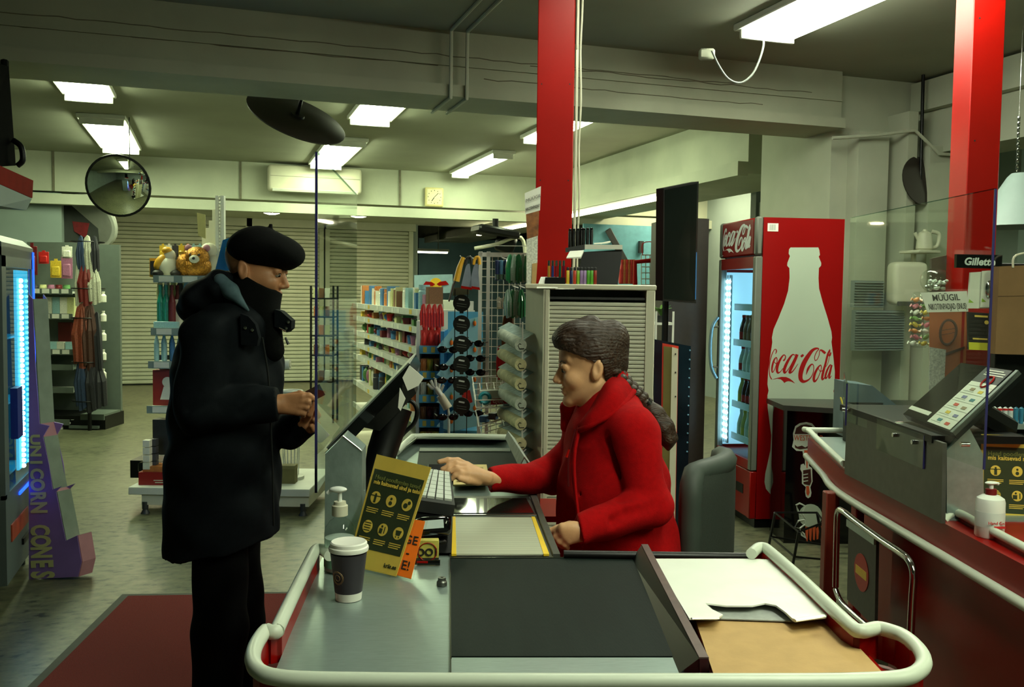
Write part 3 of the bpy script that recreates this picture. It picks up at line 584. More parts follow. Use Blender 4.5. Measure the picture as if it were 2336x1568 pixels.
# ------------------------------------------------------------------ right checkout counter
t = ck2 = thing('checkout_counter', 'second red checkout counter with pale double rails and steel panels at right', 'counter', (1.23, 2.6, 0), 0)
l_ = lambda p: L(t, p)
X2 = 1.23
def on2(px, py, x=X2): return PL(px, py, (x, 0, 0), (1, 0, 0))
cor = Vector((1.352, 4.16, 0)); bend = Vector((X2, 3.39, 0)); far_r = Vector((1.84, 4.18, 0)); near = Vector((1.245, 1.7, 0))
fp = [near, bend, cor, far_r, Vector((1.84, 1.7, 0))]
B().poly([l_(p+Z*.75) for p in fp], Z*.09).obj('apron', redc, t, 20)
B().poly([l_(p+Z*.81+Vector((.012, -.012, 0))) for p in (bend, cor, far_r, Vector((1.84, 2.63, 0)), Vector((X2, 2.63, 0)))], Z*.034).obj('steel_deck', steel, t, 20)
B().poly([l_(Vector((x, y, .08))) for x, y in ((1.275, 1.7), (1.265, 3.0), (1.5, 3.05), (1.5, 4.0), (1.82, 4.0), (1.82, 1.7))], Z*.67).obj('body', redc, t, 20)
B().tube([l_(p) for p in crom([far_r+Z*.87, cor+Z*.872+Vector((.03, .01, 0)), cor+Z*.87-Vector((0, .03, 0)), bend+Z*.865+Vector((0, -.02, 0))], 4)], .0125, 10).obj('upper_rail', railm, t, 60)
B().tube([l_(p) for p in crom([cor+Z*.752+Vector((0, .02, 0)), (cor+bend)/2+Z*.75, bend+Z*.75+Vector((-.004, 0, 0)), Vector((X2-.002, 2.6, .75)), near+Z*.75-Vector((.01, 0, 0))], 5)], .014, 10).obj('lower_rail', railm, t, 60)
tr = [K(2152, 1190, .838), K(2166, 1176, .852), K(2186, 1171, .86), K(2230, 1194, .862), K(2336, 1250, .862), K(2470, 1322, .862)]
B().tube([l_(p) for p in crom(tr, 4)], .012, 10).obj('tray_rail', railm, t, 60)
b = B()
for p, n_ in zip(tr, tr[1:]): b.hexa([l_(Vector((p.x, p.y, .76))), l_(Vector((n_.x, n_.y, .76))), l_(Vector((n_.x+.01, n_.y, .76))), l_(Vector((p.x+.01, p.y, .76)))], [l_(p), l_(n_), l_(n_+Vector((.01, 0, 0))), l_(p+Vector((.01, 0, 0)))])
b.obj('tray_wall', redc, t, 20)
pl = [on2(1930, 1081), on2(2152, 1195), on2(2155, 1025), on2(1936, 935)]
pl[2].z = pl[3].z = 1.07
B().poly([l_(p-Vector((.006, 0, 0))) for p in pl], (.012, 0, 0)).obj('steel_panel', steeld, t, 20)
B().poly([l_(W(*p, 2.63)) for p in ((2160, 1192), (2246, 1192), (2242, 1036), (2212, 978), (2160, 1028))], (0, .05, 0)).obj('steel_post', steel, t, 20)
B().hexa([l_(Vector(p)) for p in ((1.22, 2.65, 1.06), (1.5, 2.65, 1.06), (1.5, 3.4, 1.06), (1.22, 3.4, 1.06))], [l_(Vector(p)) for p in ((1.22, 2.65, 1.082), (1.5, 2.65, 1.082), (1.5, 3.4, 1.082), (1.22, 3.4, 1.082))]).obj('dark_ledge', black, t, 20)
c1 = [K(1885, 1400, 0), bend]
B().box(l_(Vector((1.205, 3.42, .375))), (.05, .05, .75), bev=.004).obj('corner_post', mat('brown_red_post', (120, 40, 26), .4, na=.08), t)
B().box(l_(Vector((1.235, 3.22, .375))), (.03, .03, .75), bev=.004).obj('corner_post', redc, t)
t = thing('checkout_gate', 'chrome tube gate with a round no-entry sign on the right counter', 'gate', (1.18, 3, 0), 0)
on3 = lambda px, py, x=1.175: L(t, PL(px, py, (x, 0, 0), (1, 0, 0)))
B().tube(crom([on3(*p) for p in ((1906, 1340), (1908, 1240), (1911, 1170), (1924, 1168), (1950, 1188), (2010, 1232), (2055, 1262), (2074, 1280), (2084, 1310), (2081, 1370), (2076, 1470), (2070, 1560))], 5), .011, 10).tube(crom([on3(*p) for p in ((1906, 1345), (1918, 1372), (1950, 1404), (2000, 1448), (2070, 1520))], 4), .01, 10).obj('tube_frame', chrome, t, 60)
G = Pan(on3(1936, 1188), on3(1999, 1230), on3(1995, 1432), on3(1932, 1368))
G.slab(B(), 0, 0, 1, 1, -.01, .0).obj('panel', mat('speckled_dark_panel', (42, 38, 32), .4, ns=60, na=.3), t, 0)
b = B(); G.disc(b, .52, .49, .062, .0005, .002, 28); b.obj('red_disc', mat('sign_red', (170, 24, 20), .4), t, 0); G.slab(B(), .52-.047/G.w, .44, .52+.047/G.w, .54, .002, .003).obj('yellow_bar', mat('sign_bar', (220, 180, 50), .4), t, 0)
b = B(); G.slab(b, 0, .93, 1, 1.02, .0, .008); b.obj('latch_plate', steel, t, 0)
# screen panel of the right counter
t = thing('till_screen', 'black tilted till screen with a white picture strip on the right counter', 'screen', (1.4, 2.7, 1.06), 0)
P = Pan(*[L(t, p) for p in (W(2192, 828, 2.95), W(2324, 846, 2.6), W(2173, 988, 2.6), W(2060, 945, 2.95))])
P.slab(B(), 0, 0, 1, 1, -.025, 0).obj('panel', blackg, t, 20)
b = B(); P.slab(b, .96, 0, 1, 1, -.012, .002); b.obj('silver_edge', MATS['silver_bezel'], t, 0)
P.slab(B(), .5, .02, .93, .74, .0005, .002).obj('white_strip', paperw, t, 0); P.slab(B(), .5, .74, .93, .98, .0005, .002).obj('black_header', dark, t, 0)
cl = [mat('print_%d' % i, c_, .6, na=0) for i, c_ in enumerate(((60, 120, 130), (220, 190, 60), (200, 70, 50), (120, 120, 160), (150, 130, 100)))]
for i in range(5):
    b = B(); P.slab(b, .53, .06+i*.13, .71, .062+i*.13, .002, .0026); P.slab(b, .5, .155+i*.13, .93, .158+i*.13, .002, .0024); b.obj('rule_line', mat('rule_grey', (150, 150, 140), .7, na=0), t, 0)['kind'] = 'stuff'
    b = B(); P.slab(b, .62, .08+i*.13, .69, .12+i*.13, .002, .003); b.obj('picture', cl[i], t, 0); b = B(); P.slab(b, .78, .06+i*.13, .85, .10+i*.13, .002, .003); b.obj('picture', cl[(i+2) % 5], t, 0)
b = B(); P.ring(b, .76, .76, .022, .003, .004); b.obj('red_ring', redm, t)
for i in range(3): b = B(); P.slab(b, .58, .86+i*.035, .9-.06*(i == 2), .875+i*.035, .002, .003); b.obj('white_line', paperw, t, 0)
P.slab(B(), .0, .1, .42, .16, .0005, .002).obj('label_strip', paperw, t, 0)
b = B(); P.slab(b, .3, .35, .7, .6, -.07, -.025); b.obj('back_housing', black, t, 20)
B().tube([P.p(.5, .5, -.05), L(t, (1.52, 2.8, 1.08))], .04, 8).obj('pedestal', black, t)
# sign, gel bottle, rack goods at the right
c = W(2300, 1208, 2.66); t = thing('counter_sign', 'yellow and dark green rules sign on the right counter, cut by the frame edge', 'sign', c, 0)
P = Pan(*[L(t, W(x, y, 2.68)) for x, y in ((2238, 991), (2402, 997), (2402, 1214), (2236, 1204))]); rules_sign(t, P)
P.slab(B(), .1, -.03, .9, 0, -.02, .02).obj('stand_foot', clear, t, 0)
c = W(2256, 1232, 2.45); c.z = .84; t = thing('hand_gel_bottle', 'white pump bottle of hand gel on the right counter', 'bottle', c, 0)
B().lathe([(.034, 0), (.0365, .004), (.0365, .095), (.034, .105), (.022, .113), (.014, .115)], n=28).obj('bottle_body', mat('white_bottle', (226, 230, 222), .35, na=.02), t)
B().lathe([(.0135, .114), (.0145, .114), (.0145, .13), (.0125, .131)], n=18).obj('collar', mat('dark_red_collar', (110, 20, 22), .4), t)
B().cyl((0, 0, .13), (0, 0, .142), .006).sph((.001, 0, .146), (.018, .01, .005)).tube([(.01, 0, .146), (.02, 0, .144)], .004).obj('pump_head', MATS['white_pump'], t)
b = B()
for i in range(12): b.b2((0, 0, 0), (0, 0, 0)) if 0 else None
b.lathe([(.0368, .03), (.0369, .031), (.0369, .07), (.0368, .071)], n=28).obj('label', mat('pale_label', (206, 214, 208), .5, na=.05), t)
text('Hand Gel', .012, mat('red_print', (190, 40, 40), .5, na=0), t, (0, -.0372, .045), (1, 0, 0), (0, 0, 1)); B().box((.008, -.0366, .034), (.03, .002, .006)).obj('red_bar', MATS['red_print'], t)
rk = thing('display_rack', 'black goods rack with pegs behind the right checkout', 'rack', (2.02, 3.55, 0), -2)
B().b2((-.12, .06, 0), (.5, .10, 1.62), bev=.004).obj('back_panel', black, rk)
for z in (.62, .93, 1.03): B().b2((-.1, -.12, z), (.5, .06, z+.02)).obj('shelf', dark, rk)
for i in range(2): B().cyl((.17+i*.035, .06, 1.66), (.17+i*.035, -.10, 1.66), .004).sph((.17+i*.035, -.1, 1.665), .008).obj('peg', chrome, rk)
def flat(name, label, cat, pts, d, m, th=.004, group=None):
    c = W(*pts[0], d); t = thing(name, label, cat, c, 0, group); lp = [W(x, y, d)-c for x, y in pts]; B().poly(lp, (0, th, 0)).obj('sheet', m, t, 0); return t, lp
t, lp = flat('shop_sign', 'black sign with white slanted brand lettering beside the right red column', 'sign', ((2183, 580), (2287, 582), (2285, 614), (2182, 611)), 3.585, blackg, .02)
P = Pan(*lp); P.text('Gillette', .5, .46, .040, mat('white_print', (214, 224, 222), .5, na=0), t, .001, bold=.0012, shear=.15, sx=1.0)
t, lp = flat('blister_pack', 'pair of white product cards with a silver gadget under the black brand sign', 'packaging', ((2214, 622), (2272, 618), (2270, 704), (2208, 704)), 3.59, paperw, .01)
P = Pan(*lp); b = B(); P.slab(b, .42, .03, .98, 1.02, .004, .008); b.obj('front_card', paperw, t, 0); b = B(); b.sph(P.p(.7, .52, .012), (.016, .008, .035)); b.obj('gadget', chrome, t); b = B(); P.shape(b, [(.0, .16), (.2, .16), (.02, .26)], .0005, .001); P.shape(b, [(.45, .18), (.62, .18), (.46, .28)], .0085, .009); b.obj('green_corner', mat('lime_print', (150, 190, 60), .5), t, 0)
t, lp = flat('blister_pack', 'black and yellow package hanging below the white product cards', 'packaging', ((2208, 712), (2258, 715), (2256, 800), (2210, 798)), 3.59, black, .012)
P = Pan(*lp); b = B(); P.slab(b, 0, 0, 1, .2, .0005, .002); b.obj('yellow_base', mat('lemon_print', (206, 200, 40), .5), t, 0); b = B(); P.slab(b, .3, .88, .9, .93, .0005, .002); P.slab(b, .2, .28, .9, .32, .0005, .002); b.obj('print_line', yel, t, 0)
P.disc(B(), .85, .75, .008, .0005, .002).obj('gold_dot', yel, t, 0)
c = W(2300, 700, 3.52); t = thing('paper_bag', 'large brown paper carrier bag at the right edge beside the black brand sign', 'bag', c, 0)
P = Pan(*[W(x, y, 3.52)-c for x, y in ((2280, 608), (2430, 602), (2434, 812), (2270, 808))]); b = B(); P.slab(b, 0, 0, 1, 1, -.05, 0); b.obj('bag_body', mat('brown_bag', (128, 98, 64), .85, ns=8, na=.1, bump=.2, bs=10), t, 0)
b = B(); b.tube([P.p(0, .66, .001), P.p(1, .66, .001)], .0015, 4); b.obj('fold', mat('brown_fold', (96, 72, 46), .9), t); b = B(); b.tube(crom([P.p(.2, .98, .002), P.p(.25, 1.12, .002), P.p(.7, 1.13, .002), P.p(.75, .98, .002)], 5), .004, 6); b.obj('handle', offw, t)
t, lp = flat('notice', 'white notice lettered in black on the right red column, seen through acrylic', 'notice', ((2100, 668), (2206, 664), (2209, 711), (2116, 713)), 4.24, paperw)
P = Pan(*lp); P.text('M\u00dc\u00dcGIL', .52, .70, .042, ink, t, .001, bold=.0004, sx=.8); P.text('NIKOTIINPADJAD (SNUS)', .52, .26, .040, ink, t, .001, bold=.0002, sx=.40)
t, lp = flat('poster', 'orange-brown burger poster below the white notice on the right red column', 'poster', ((2121, 713), (2206, 711), (2203, 850), (2120, 900)), 4.246, mat('orange_brown_poster', (176, 92, 40), .6, ns=5, na=.12))
P = Pan(*lp); b = B(); pts = [P.p(.5+.22*math.cos(a*math.pi/12), .72+.17*math.sin(a*math.pi/12), .002) for a in range(24)]; b.tube(pts, .006, 5, True); b.obj('oval_emblem', mat('dark_brown_print', (70, 34, 14), .6, na=0), t)
for k, (tx, v) in enumerate((('BURGER', .76), ('KITCHEN', .70))): P.text('~~~~', .5, v, .03, MATS['dark_brown_print'], t, .002)
b = B(); P.slab(b, .05, .40, .95, .44, .001, .002); b.obj('print_band', MATS['dark_brown_print'], t, 0)
B().poly([L(t, W(x, y, 4.24)) for x, y in ((2121, 792), (2158, 798), (2152, 920), (2119, 938))], (0, .004, 0)).obj('printed_sheet', MATS['dotted_paper'], t, 0, 'narrow printed white sheet')
# sweets
c = W(2133, 640, 4.34); t = thing('sweet_jar', 'round clear jar of wrapped sweets beside the right red column', 'jar', c, 0)
B().sph((0, 0, 0), (.068, .068, .06)).obj('jar_globe', clear, t); b = B()
for i in range(34):
    a, r_ = rnd.uniform(0, 6.28), rnd.uniform(0, .05); b.sph((r_*math.cos(a), r_*math.sin(a), rnd.uniform(-.045, .0)), (.014, .009, .008), 6, 4, rot(rnd.uniform(0, 90), 0, rnd.uniform(0, 180)))
b.obj('sweets', mat('foil_sweets', (170, 180, 170), .25, metal=.3, ns=26, na=.7), t)['kind'] = 'stuff'
scol = [mat('sweet_%d' % i, c_, .3, na=.1) for i, c_ in enumerate(((220, 222, 210), (200, 180, 60), (206, 110, 130), (120, 160, 80), (190, 120, 60)))]
c = W(2100, 730, 4.31); t = thing('sweet_bag', 'hanging clear strip of wrapped sweets left of the burger poster', 'sweets', c, 0)
B().box((0, 0, 0), (.09, .035, .26), bev=.02, seg=2).obj('clear_bag', clear, t)
for i in range(16):
    b = B(); b.sph((0, 0, 0), (.017, .010, .011), 8, 5, rot(0, rnd.uniform(-50, 50), 0)).tube([(-.024, 0, .004), (-.014, 0, 0)], [.009, .002], 5).tube([(.014, 0, 0), (.024, 0, -.004)], [.002, .009], 5); o = b.obj('wrapped_sweet', scol[i % 5], t); o.location = ((-.024, .024)[i % 2]+rnd.uniform(-.006, .006), rnd.uniform(-.008, .008), -.11+.029*(i//2))
# control box, cables, louvred shapes for reflections, dispenser, shelf things
c = W(1990, 900, 3.95); c.z = .846; t = thing('control_box', 'open black control box with yellow cables behind the right counter screens', 'box', c, 0)
B().b2((-.085, 0, 0), (.085, .10, .012)).b2((-.085, .09, 0), (.085, .10, .17)).b2((-.085, 0, 0), (-.077, .1, .17)).b2((.077, 0, 0), (.085, .1, .13)).obj('case', black, t)
ycab = mat('yellow_cable', (206, 190, 70), .5, na=.03)
B().tube(crom([(-.13, .02, .2), (-.1, -.01, .12), (-.02, -.02, .10), (.0, -.02, .07), (-.08, -.02, .02)], 5), .0035, 6).obj('cable', ycab, t, 60); B().tube(crom([(.06, -.01, .17), (.05, -.02, .08), (.02, -.02, .02)], 5), .0035, 6).obj('cable', ycab, t, 60)
B().box((-.02, .05, .035), (.05, .05, .05), bev=.008).box((.04, .05, .03), (.03, .04, .04), bev=.006).obj('plug_cluster', offw, t)
c = W(1990, 870, 4.1); c.z = .846; t = thing('lidded_box', 'blue-grey sloping cover behind the open control box', 'box', c, 0)
B().poly([(-.1, 0, 0), (.13, 0, 0), (.13, 0, .14), (.0, 0, .24), (-.1, 0, .25)], (0, .2, 0)).obj('cover', mat('blue_grey_plastic', (86, 104, 112), .5), t, 20)
lv = mat('reflection_grey', (112, 124, 120), .5, na=.05)  # louvred shapes stand for reflections in the acrylic, nothing hangs there
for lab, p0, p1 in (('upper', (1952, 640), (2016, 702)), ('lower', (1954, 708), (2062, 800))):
    r_ = lambda p: toC(ORG+ray(*p)*(5.29/ray(*p).y)); a, e_ = r_(p0), r_(p1); c = (a+e_)/2; w2, hh = (Vector((e_.x, e_.y))-Vector((a.x, a.y))).length/2, a.z-e_.z; t = thing('louvre_reflection', lab+' grey louvred shape built in place of a reflection in the acrylic', 'reflection', (c.x, c.y, e_.z), ROOM)
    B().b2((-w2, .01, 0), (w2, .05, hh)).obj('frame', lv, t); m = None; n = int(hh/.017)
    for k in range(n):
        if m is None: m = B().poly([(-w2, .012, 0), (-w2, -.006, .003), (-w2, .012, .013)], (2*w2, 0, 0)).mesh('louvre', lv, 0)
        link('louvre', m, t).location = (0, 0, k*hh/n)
def RY(px, py, yr):
    r = ray(px, py); return toC(ORG+r*(yr/r.y))
c = RY(2078, 690, 5.2); t = thing('towel_dispenser', 'white rounded paper towel dispenser on the white column', 'dispenser', c, 0)
B().box((0, .08, .13), (.24, .16, .30), bev=.04, seg=3).obj('cover', offw, t); B().box((.0, -.001, -.01), (.18, .03, .03)).obj('slot', dark, t)
t = thing('wall_shelf', 'small white shelf at the right of the white column', 'shelf', RY(2098, 572, 5.24), ROOM); B().box((.0, 0, -.01), (.18, .2, .02), bev=.004).obj('board', offw, t); B().box((.02, .08, -.05), (.02, .03, .08)).obj('bracket', offw, t)
c = RY(2118, 571, 5.24); t = thing('kettle', 'white kettle standing on the small shelf by the white column', 'kettle', (c.x, c.y, c.z), 0)
B().lathe([(.045, 0), (.055, .01), (.05, .09), (.04, .12), (.015, .135), (.012, .145)], c=(-.03, 0, 0), n=20).obj('pot', offw, t); B().tube(crom([(.015, 0, .02), (.06, 0, .03), (.07, 0, .11), (.02, 0, .13)], 5), .014, 8).obj('handle', offw, t, 60); B().tube([(-.07, 0, .07), (-.10, 0, .12)], .012).obj('spout', offw, t)
t, lp = flat('dark_board', 'dark brown board behind the sweet jar', 'board', ((2125, 590), (2172, 580), (2190, 680), (2125, 680)), 4.39, mat('dark_brown_board', (62, 52, 40), .6), .02)
# battery display at right
c = W(2285, 972, 3.0); t = thing('battery_shelf', 'small grey tiered shelf of batteries at the right frame edge', 'shelf', c, 0)
B().box((0, .03, 0), (.2, .1, .016)).obj('tray', mat('grey_blue_tray', (110, 124, 122), .5), t); B().box((-.085, -.02, -.02), (.09, .02, .03), r=rot(-30)).obj('price_flap', paperw, t); B().box((0, .03, -.1), (.2, .1, .015)).obj('tray', black, t)
for i in range(8):
    cc = mat('battery_red', (190, 40, 40), .4) if i < 6 else mat('battery_blue', (50, 120, 150), .4)
    o = solo(B().lathe([(.0068, 0), (.0072, .002), (.0072, .05), (.003, .052), (.003, .054)], n=10), 'battery', (mat('battery_white', (196, 206, 206), .4, ns=90, na=.2) if i < 6 else cc), ('%s white and blue battery from the left on the tiered shelf' % 'first second third fourth fifth sixth'.split()[i] if i < 6 else ('left' if i == 6 else 'right')+' one of two turquoise batteries ending the row on the tiered shelf'), 'battery', (c.x-.06+i*.0175, c.y+.0, c.z+.009), 0, 'batteries on the tiered shelf' if i < 6 else 'turquoise batteries on the tiered shelf')
    b = B().lathe([(.0074, .042), (.0074, .049)], n=10).obj('top_band', MATS['battery_red'] if i < 6 else cc, o)
t = thing('lighter_tray', 'low black tray of small coloured tubes under the batteries', 'tray', W(2265, 1012, 2.9), 0); B().box((0, .03, .0), (.2, .08, .05)).obj('tray_body', black, t)
for i in range(6): B().box((-.03+i*.016, -.013, .012), (.01, .006, .022)).obj('tube', (orange, paperw, blue)[i % 3], t)
# pendant lampshade
c = W(2300, 420, 5.2); t = thing('pendant_lamp', 'large pale pendant lampshade on a chain at the right edge', 'lamp', c, 0)
sh = mat('pale_shade', (150, 168, 164), .5, na=.03)
B().lathe([(.05, .06), (.07, .04), (.24, -.24), (.235, -.24), (.06, .03)], c=(.07, 0, 0), n=28).obj('shade', sh, t)
for k in range(12): B().lathe([(.007, 0), (.009, .012), (.007, .024)], c=(.045, 0, .08+k*.03), n=6).obj('chain_link', chrome, t) if k < 10 else None
B().cyl((.045, 0, .07), (.045, 0, CE-c.z), .003).obj('cord', chrome, t)
# ------------------------------------------------------------------ lettering stroke set for the drinks cooler (traced strokes)
LOGO = [
 [(285, 470, 10), (305, 420, 26), (298, 372, 20), (262, 375, 16), (215, 460, 20), (175, 590, 20), (152, 720, 20), (146, 850, 20), (162, 960, 20), (200, 1035, 24)],
 [(300, 545, 16), (262, 590, 34), (226, 690, 42), (206, 800, 40), (214, 878, 26), (252, 840, 16), (296, 730, 16), (322, 620, 18), (312, 560, 24), (290, 542, 18)], [(255, 640, 14), (292, 682, 18), (345, 655, 16)],
 [(462, 622, 34), (498, 575, 26), (506, 520, 22), (470, 492, 24), (410, 560, 42), (345, 690, 56), (318, 810, 56), (336, 888, 42), (390, 868, 18), (450, 790, 14)],
 [(712, 500, 22), (672, 480, 26), (610, 545, 46), (532, 680, 62), (480, 815, 64), (488, 888, 46), (532, 858, 20), (612, 745, 16), (706, 560, 14)], [(765, 478, 70), (712, 620, 62), (628, 800, 62), (600, 885, 52), (655, 868, 28), (722, 788, 18), (786, 688, 10)],
 [(850, 530, 44), (880, 508, 52), (908, 486, 44)],
 [(968, 935, 8), (1006, 810, 48), (1064, 720, 36), (1112, 700, 22), (1138, 760, 18), (1120, 900, 18), (1055, 1015, 24), (965, 1075, 44), (890, 1080, 70), (842, 1010, 92), (852, 865, 104), (910, 690, 104), (1000, 530, 92), (1100, 395, 68), (1190, 345, 44), (1252, 358, 22), (1202, 420, 20), (1158, 530, 18), (1168, 610, 18), (1216, 588, 16), (1256, 500, 16), (1268, 420, 18), (1292, 378, 30), (1350, 412, 54), (1400, 455, 52)],
 [(1282, 715, 20), (1222, 790, 44), (1162, 910, 56), (1138, 1030, 58), (1160, 1082, 46), (1222, 1018, 20), (1282, 880, 18), (1310, 770, 20), (1290, 708, 22)], [(1240, 785, 12), (1280, 858, 16), (1335, 838, 14)],
 [(1472, 510, 30), (1500, 488, 50), (1530, 430, 12)], [(1500, 368, 24), (1452, 478, 44), (1402, 680, 46), (1352, 860, 54), (1326, 1000, 52), (1342, 1042, 30), (1395, 975, 14)], [(1498, 366, 22), (1496, 500, 12), (1452, 680, 12), (1382, 785, 12)],
 [(1530, 712, 22), (1498, 722, 28), (1440, 830, 42), (1400, 960, 44), (1412, 1018, 32), (1462, 930, 14), (1520, 745, 12)], [(1542, 715, 40), (1510, 860, 40), (1482, 975, 42), (1492, 1012, 26), (1535, 955, 12)]]
SWASH = [(195, 1050), (300, 1008), (420, 980), (520, 984), (600, 1018), (670, 1072), (722, 1132), (640, 1088), (570, 1076), (520, 1090), (482, 1118), (452, 1078), (400, 1034), (320, 1018), (230, 1040)]
def logo(o, ex, ey, en, m, parent, wide=0, k=1.0):    # o: centre; ex, ey: vectors per logo unit
    b = B()
    for j, s in enumerate(LOGO):
        b.ribbon([(x-850, -(y-740)) for x, y, _ in s], [w*1.0+wide for _, _, w in s], o, ex, ey, en, .0012+.00004*j)
    b.poly([o+ex*(x-850)-ey*(y-740)+en*.001 for x, y in SWASH], en*.0002)
    return b.obj('script_lettering', m, parent, 0)
# ------------------------------------------------------------------ drinks cooler
t = fr = thing('drinks_cooler', 'tall red drinks cooler with a white bottle outline and script lettering on its side', 'cooler', (1.565, 5.79, 0), -7.5)
sideR = mat('cooler_red', (136, 2, 2), .45, spec=.2, ns=3, na=.05); greyf = mat('cooler_grey_frame', (104, 108, 98), .5, na=.06); iw = mat('cooler_white_liner', (225, 232, 235), .5, na=.02)
w, dp, hh = .535, .66, 1.972
B().b2((.0, 0, .06), (w, .02, hh)).obj('side_panel', sideR, t); B().b2((0, dp-.02, .06), (w, dp, hh)).obj('side_panel', sideR, t)
B().b2((.0, .02, hh-.03), (w, dp-.02, hh)).obj('top_panel', sideR, t); B().b2((w-.02, .02, .06), (w, dp-.02, hh-.03)).obj('back_panel', iw, t); B().b2((.0, .02, .06), (w-.02, dp-.02, .42)).obj('base', redc, t); B().b2((0, .02, 1.66), (w-.02, dp-.02, hh-.03)).obj('header_box', iw, t)
B().b2((-.045, 0, 1.735), (0, .05, hh+.005), bev=.012).obj('header_frame', greyf, t); B().b2((-.045, dp-.05, 1.735), (0, dp, hh+.005), bev=.012).obj('header_frame', greyf, t); B().b2((-.043, .05, 1.74), (0, dp-.05, hh), bev=.008).obj('header_panel', sideR, t)
B().b2((-.045, 0, .37), (0, .05, 1.728), bev=.006).obj('door_frame', greyf, t); B().b2((-.045, dp-.045, .37), (0, dp, 1.728), bev=.006).obj('door_frame', greyf, t)
B().b2((-.042, .05, 1.655), (-.005, dp-.045, 1.728)).obj('door_band', redc, t); B().b2((-.042, .05, .37), (-.005, dp-.045, .43)).obj('door_band', redc, t)
B().b2((-.030, .05, .43), (-.024, dp-.045, 1.655)).obj('door_glass', cooler, t, 0)
B().b2((-.04, .01, .06), (0, dp-.01, .365), bev=.006).b2((-.045, 0, .06), (0, .05, .365), bev=.006).obj('kick_panel', redc, t)
for k in range(7): B().b2((-.042, dp-.12-k*.03, .12), (-.039, dp-.105-k*.03, .32)).obj('vent_slot', black, t)
B().b2((-.043, .12, .2), (-.038, .24, .26)).obj('lock_plate', black, t); B().b2((0, .02, .0), (w, dp-.02, .06)).obj('plinth', black, t)
B().tube(crom([(-.05, dp-.03, .90), (-.085, dp-.015, .98), (-.095, dp-.01, 1.12), (-.085, dp-.015, 1.26), (-.05, dp-.03, 1.33)], 5), .012, 8).obj('handle', mat('blue_grey_handle', (130, 160, 170), .3, metal=.5, na=.03), t, 60)
for z in (.98, 1.26): B().cyl((-.045, dp-.03, z), (-.085, dp-.015, z), .008).obj('handle_post', chrome, t)
for y_ in (dp-.06, dp-.11): B().b2((.0, y_-.012, .46), (.012, y_+.012, 1.62)).obj('led_rail', iw, t)
lm = B().sph((0, 0, 0), .0135, 8, 6).mesh('led', ledw)
for k in range(26):
    for y_ in (dp-.06, dp-.11): link('led', lm, t).location = (.0, y_, .50+k*.043)
B().b2((.30, .04, .46), (.31, dp-.04, 1.62)).obj('glow_panel', mat('liner_glow', (220, 238, 245), .5, na=0, emit=.28, ecol=(190, 228, 245)), t)  # LED light on the interior, given as emission of an added panel
B().b2((.0, .02, .44), (w-.03, .035, 1.64)).obj('liner', iw, t); B().b2((.0, dp-.035, .44), (w-.03, dp-.021, 1.64)).obj('liner', MATS['liner_glow'], t)  # far liner glows itself, in place of LED light falling on it
for z in (.50, .72, .93, 1.14, 1.38): B().b2((.03, .04, z), (.29, dp-.14, z+.012)).b2((.022, .04, z), (.03, dp-.14, z+.045)).obj('shelf', iw, t)
b = B().b2((.02, -.003, 1.845), (.07, 0, 1.895)); 
BOT = [(420, 175), (413, 184), (411, 205), (417, 216), (405, 248), (404, 261), (414, 272), (415, 320), (408, 380), (390, 440), (362, 510), (340, 560), (332, 600), (334, 622), (325, 680), (314, 760), (311, 820), (316, 850), (311, 872), (312, 930), (321, 1000), (329, 1060), (325, 1130), (312, 1190), (301, 1240), (297, 1280), (304, 1312), (325, 1337), (370, 1357), (410, 1364)]
BR_ = [(550, 175), (555, 188), (558, 210), (552, 218), (564, 248), (563, 261), (553, 272), (551, 320), (554, 370), (570, 430), (595, 510), (612, 572), (615, 600), (612, 620), (620, 680), (628, 760), (627, 830), (621, 852), (627, 874), (625, 930), (616, 1000), (606, 1060), (610, 1130), (622, 1190), (632, 1240), (636, 1280), (630, 1312), (608, 1337), (565, 1357), (525, 1364)]
m_ = FR[t.name]; n0 = toC(m_.to_3x3() @ Vector((0, -1, 0))); p0 = toC(m_ @ Vector((0, 0, 0)))
def side(px, py): return L(t, PL(px, py, p0, n0))
cv = mat('pale_decal', (176, 190, 170), .5, ns=3, na=.03)
B().poly([side(1600+x*.4845, 480+y*.4845) for x, y in BOT+BR_[::-1]], (0, -.0012, 0)).obj('bottle_decal', cv, t, 0)
o_ = side(1740+850/9.8, 760+740/9.8); ex = (side(1740+950/9.8, 760+740/9.8)-o_)/100; ey = -(side(1740+850/9.8, 760+840/9.8)-o_)/100
logo(o_+Vector((0, -.0005, 0)), ex, ey, Vector((0, -1, 0)), mat('decal_red', (160, 6, 8), .5, na=0), t)
B().b2((.025, -.0015, 1.885), (.095, 0, 1.935)).obj('barcode_sticker', paperw, t, 0)
for k in range(6): B().b2((.038+k*.007, -.002, 1.892), (.041+k*.007, -.0014, 1.928)).obj('bar', mat('bar_grey', (120, 130, 126), .6, na=0), t, 0)
hx = .5/1400
logo(Vector((-.0435, dp/2+.01, 1.85)), Vector((0, -hx*.98, 0)), Vector((0, 0, hx*.62)), Vector((-1, 0, 0)), mat('white_script', (236, 236, 236), .5, na=0), t, 24)
B().sph((-.044, dp-.07, 1.752), .006, 8, 6).obj('rivet', chrome, t)
bt = {}
def drink(nm, body, capm):
    o = B().lathe([(.026, 0), (.030, .006), (.030, .10), (.024, .13), (.012, .17), (.012, .185)], n=12).obj(nm, body); B().lathe([(.014, .18), (.014, .198), (.002, .199)], n=10).obj('cap', capm, o); B().lathe([(.0305, .04), (.0305, .085)], n=12).obj('label_band', capm, o); return o
cola = mat('cola', (60, 26, 20), .15, na=.1); cap_r = mat('cap_red', (196, 24, 24), .4); 
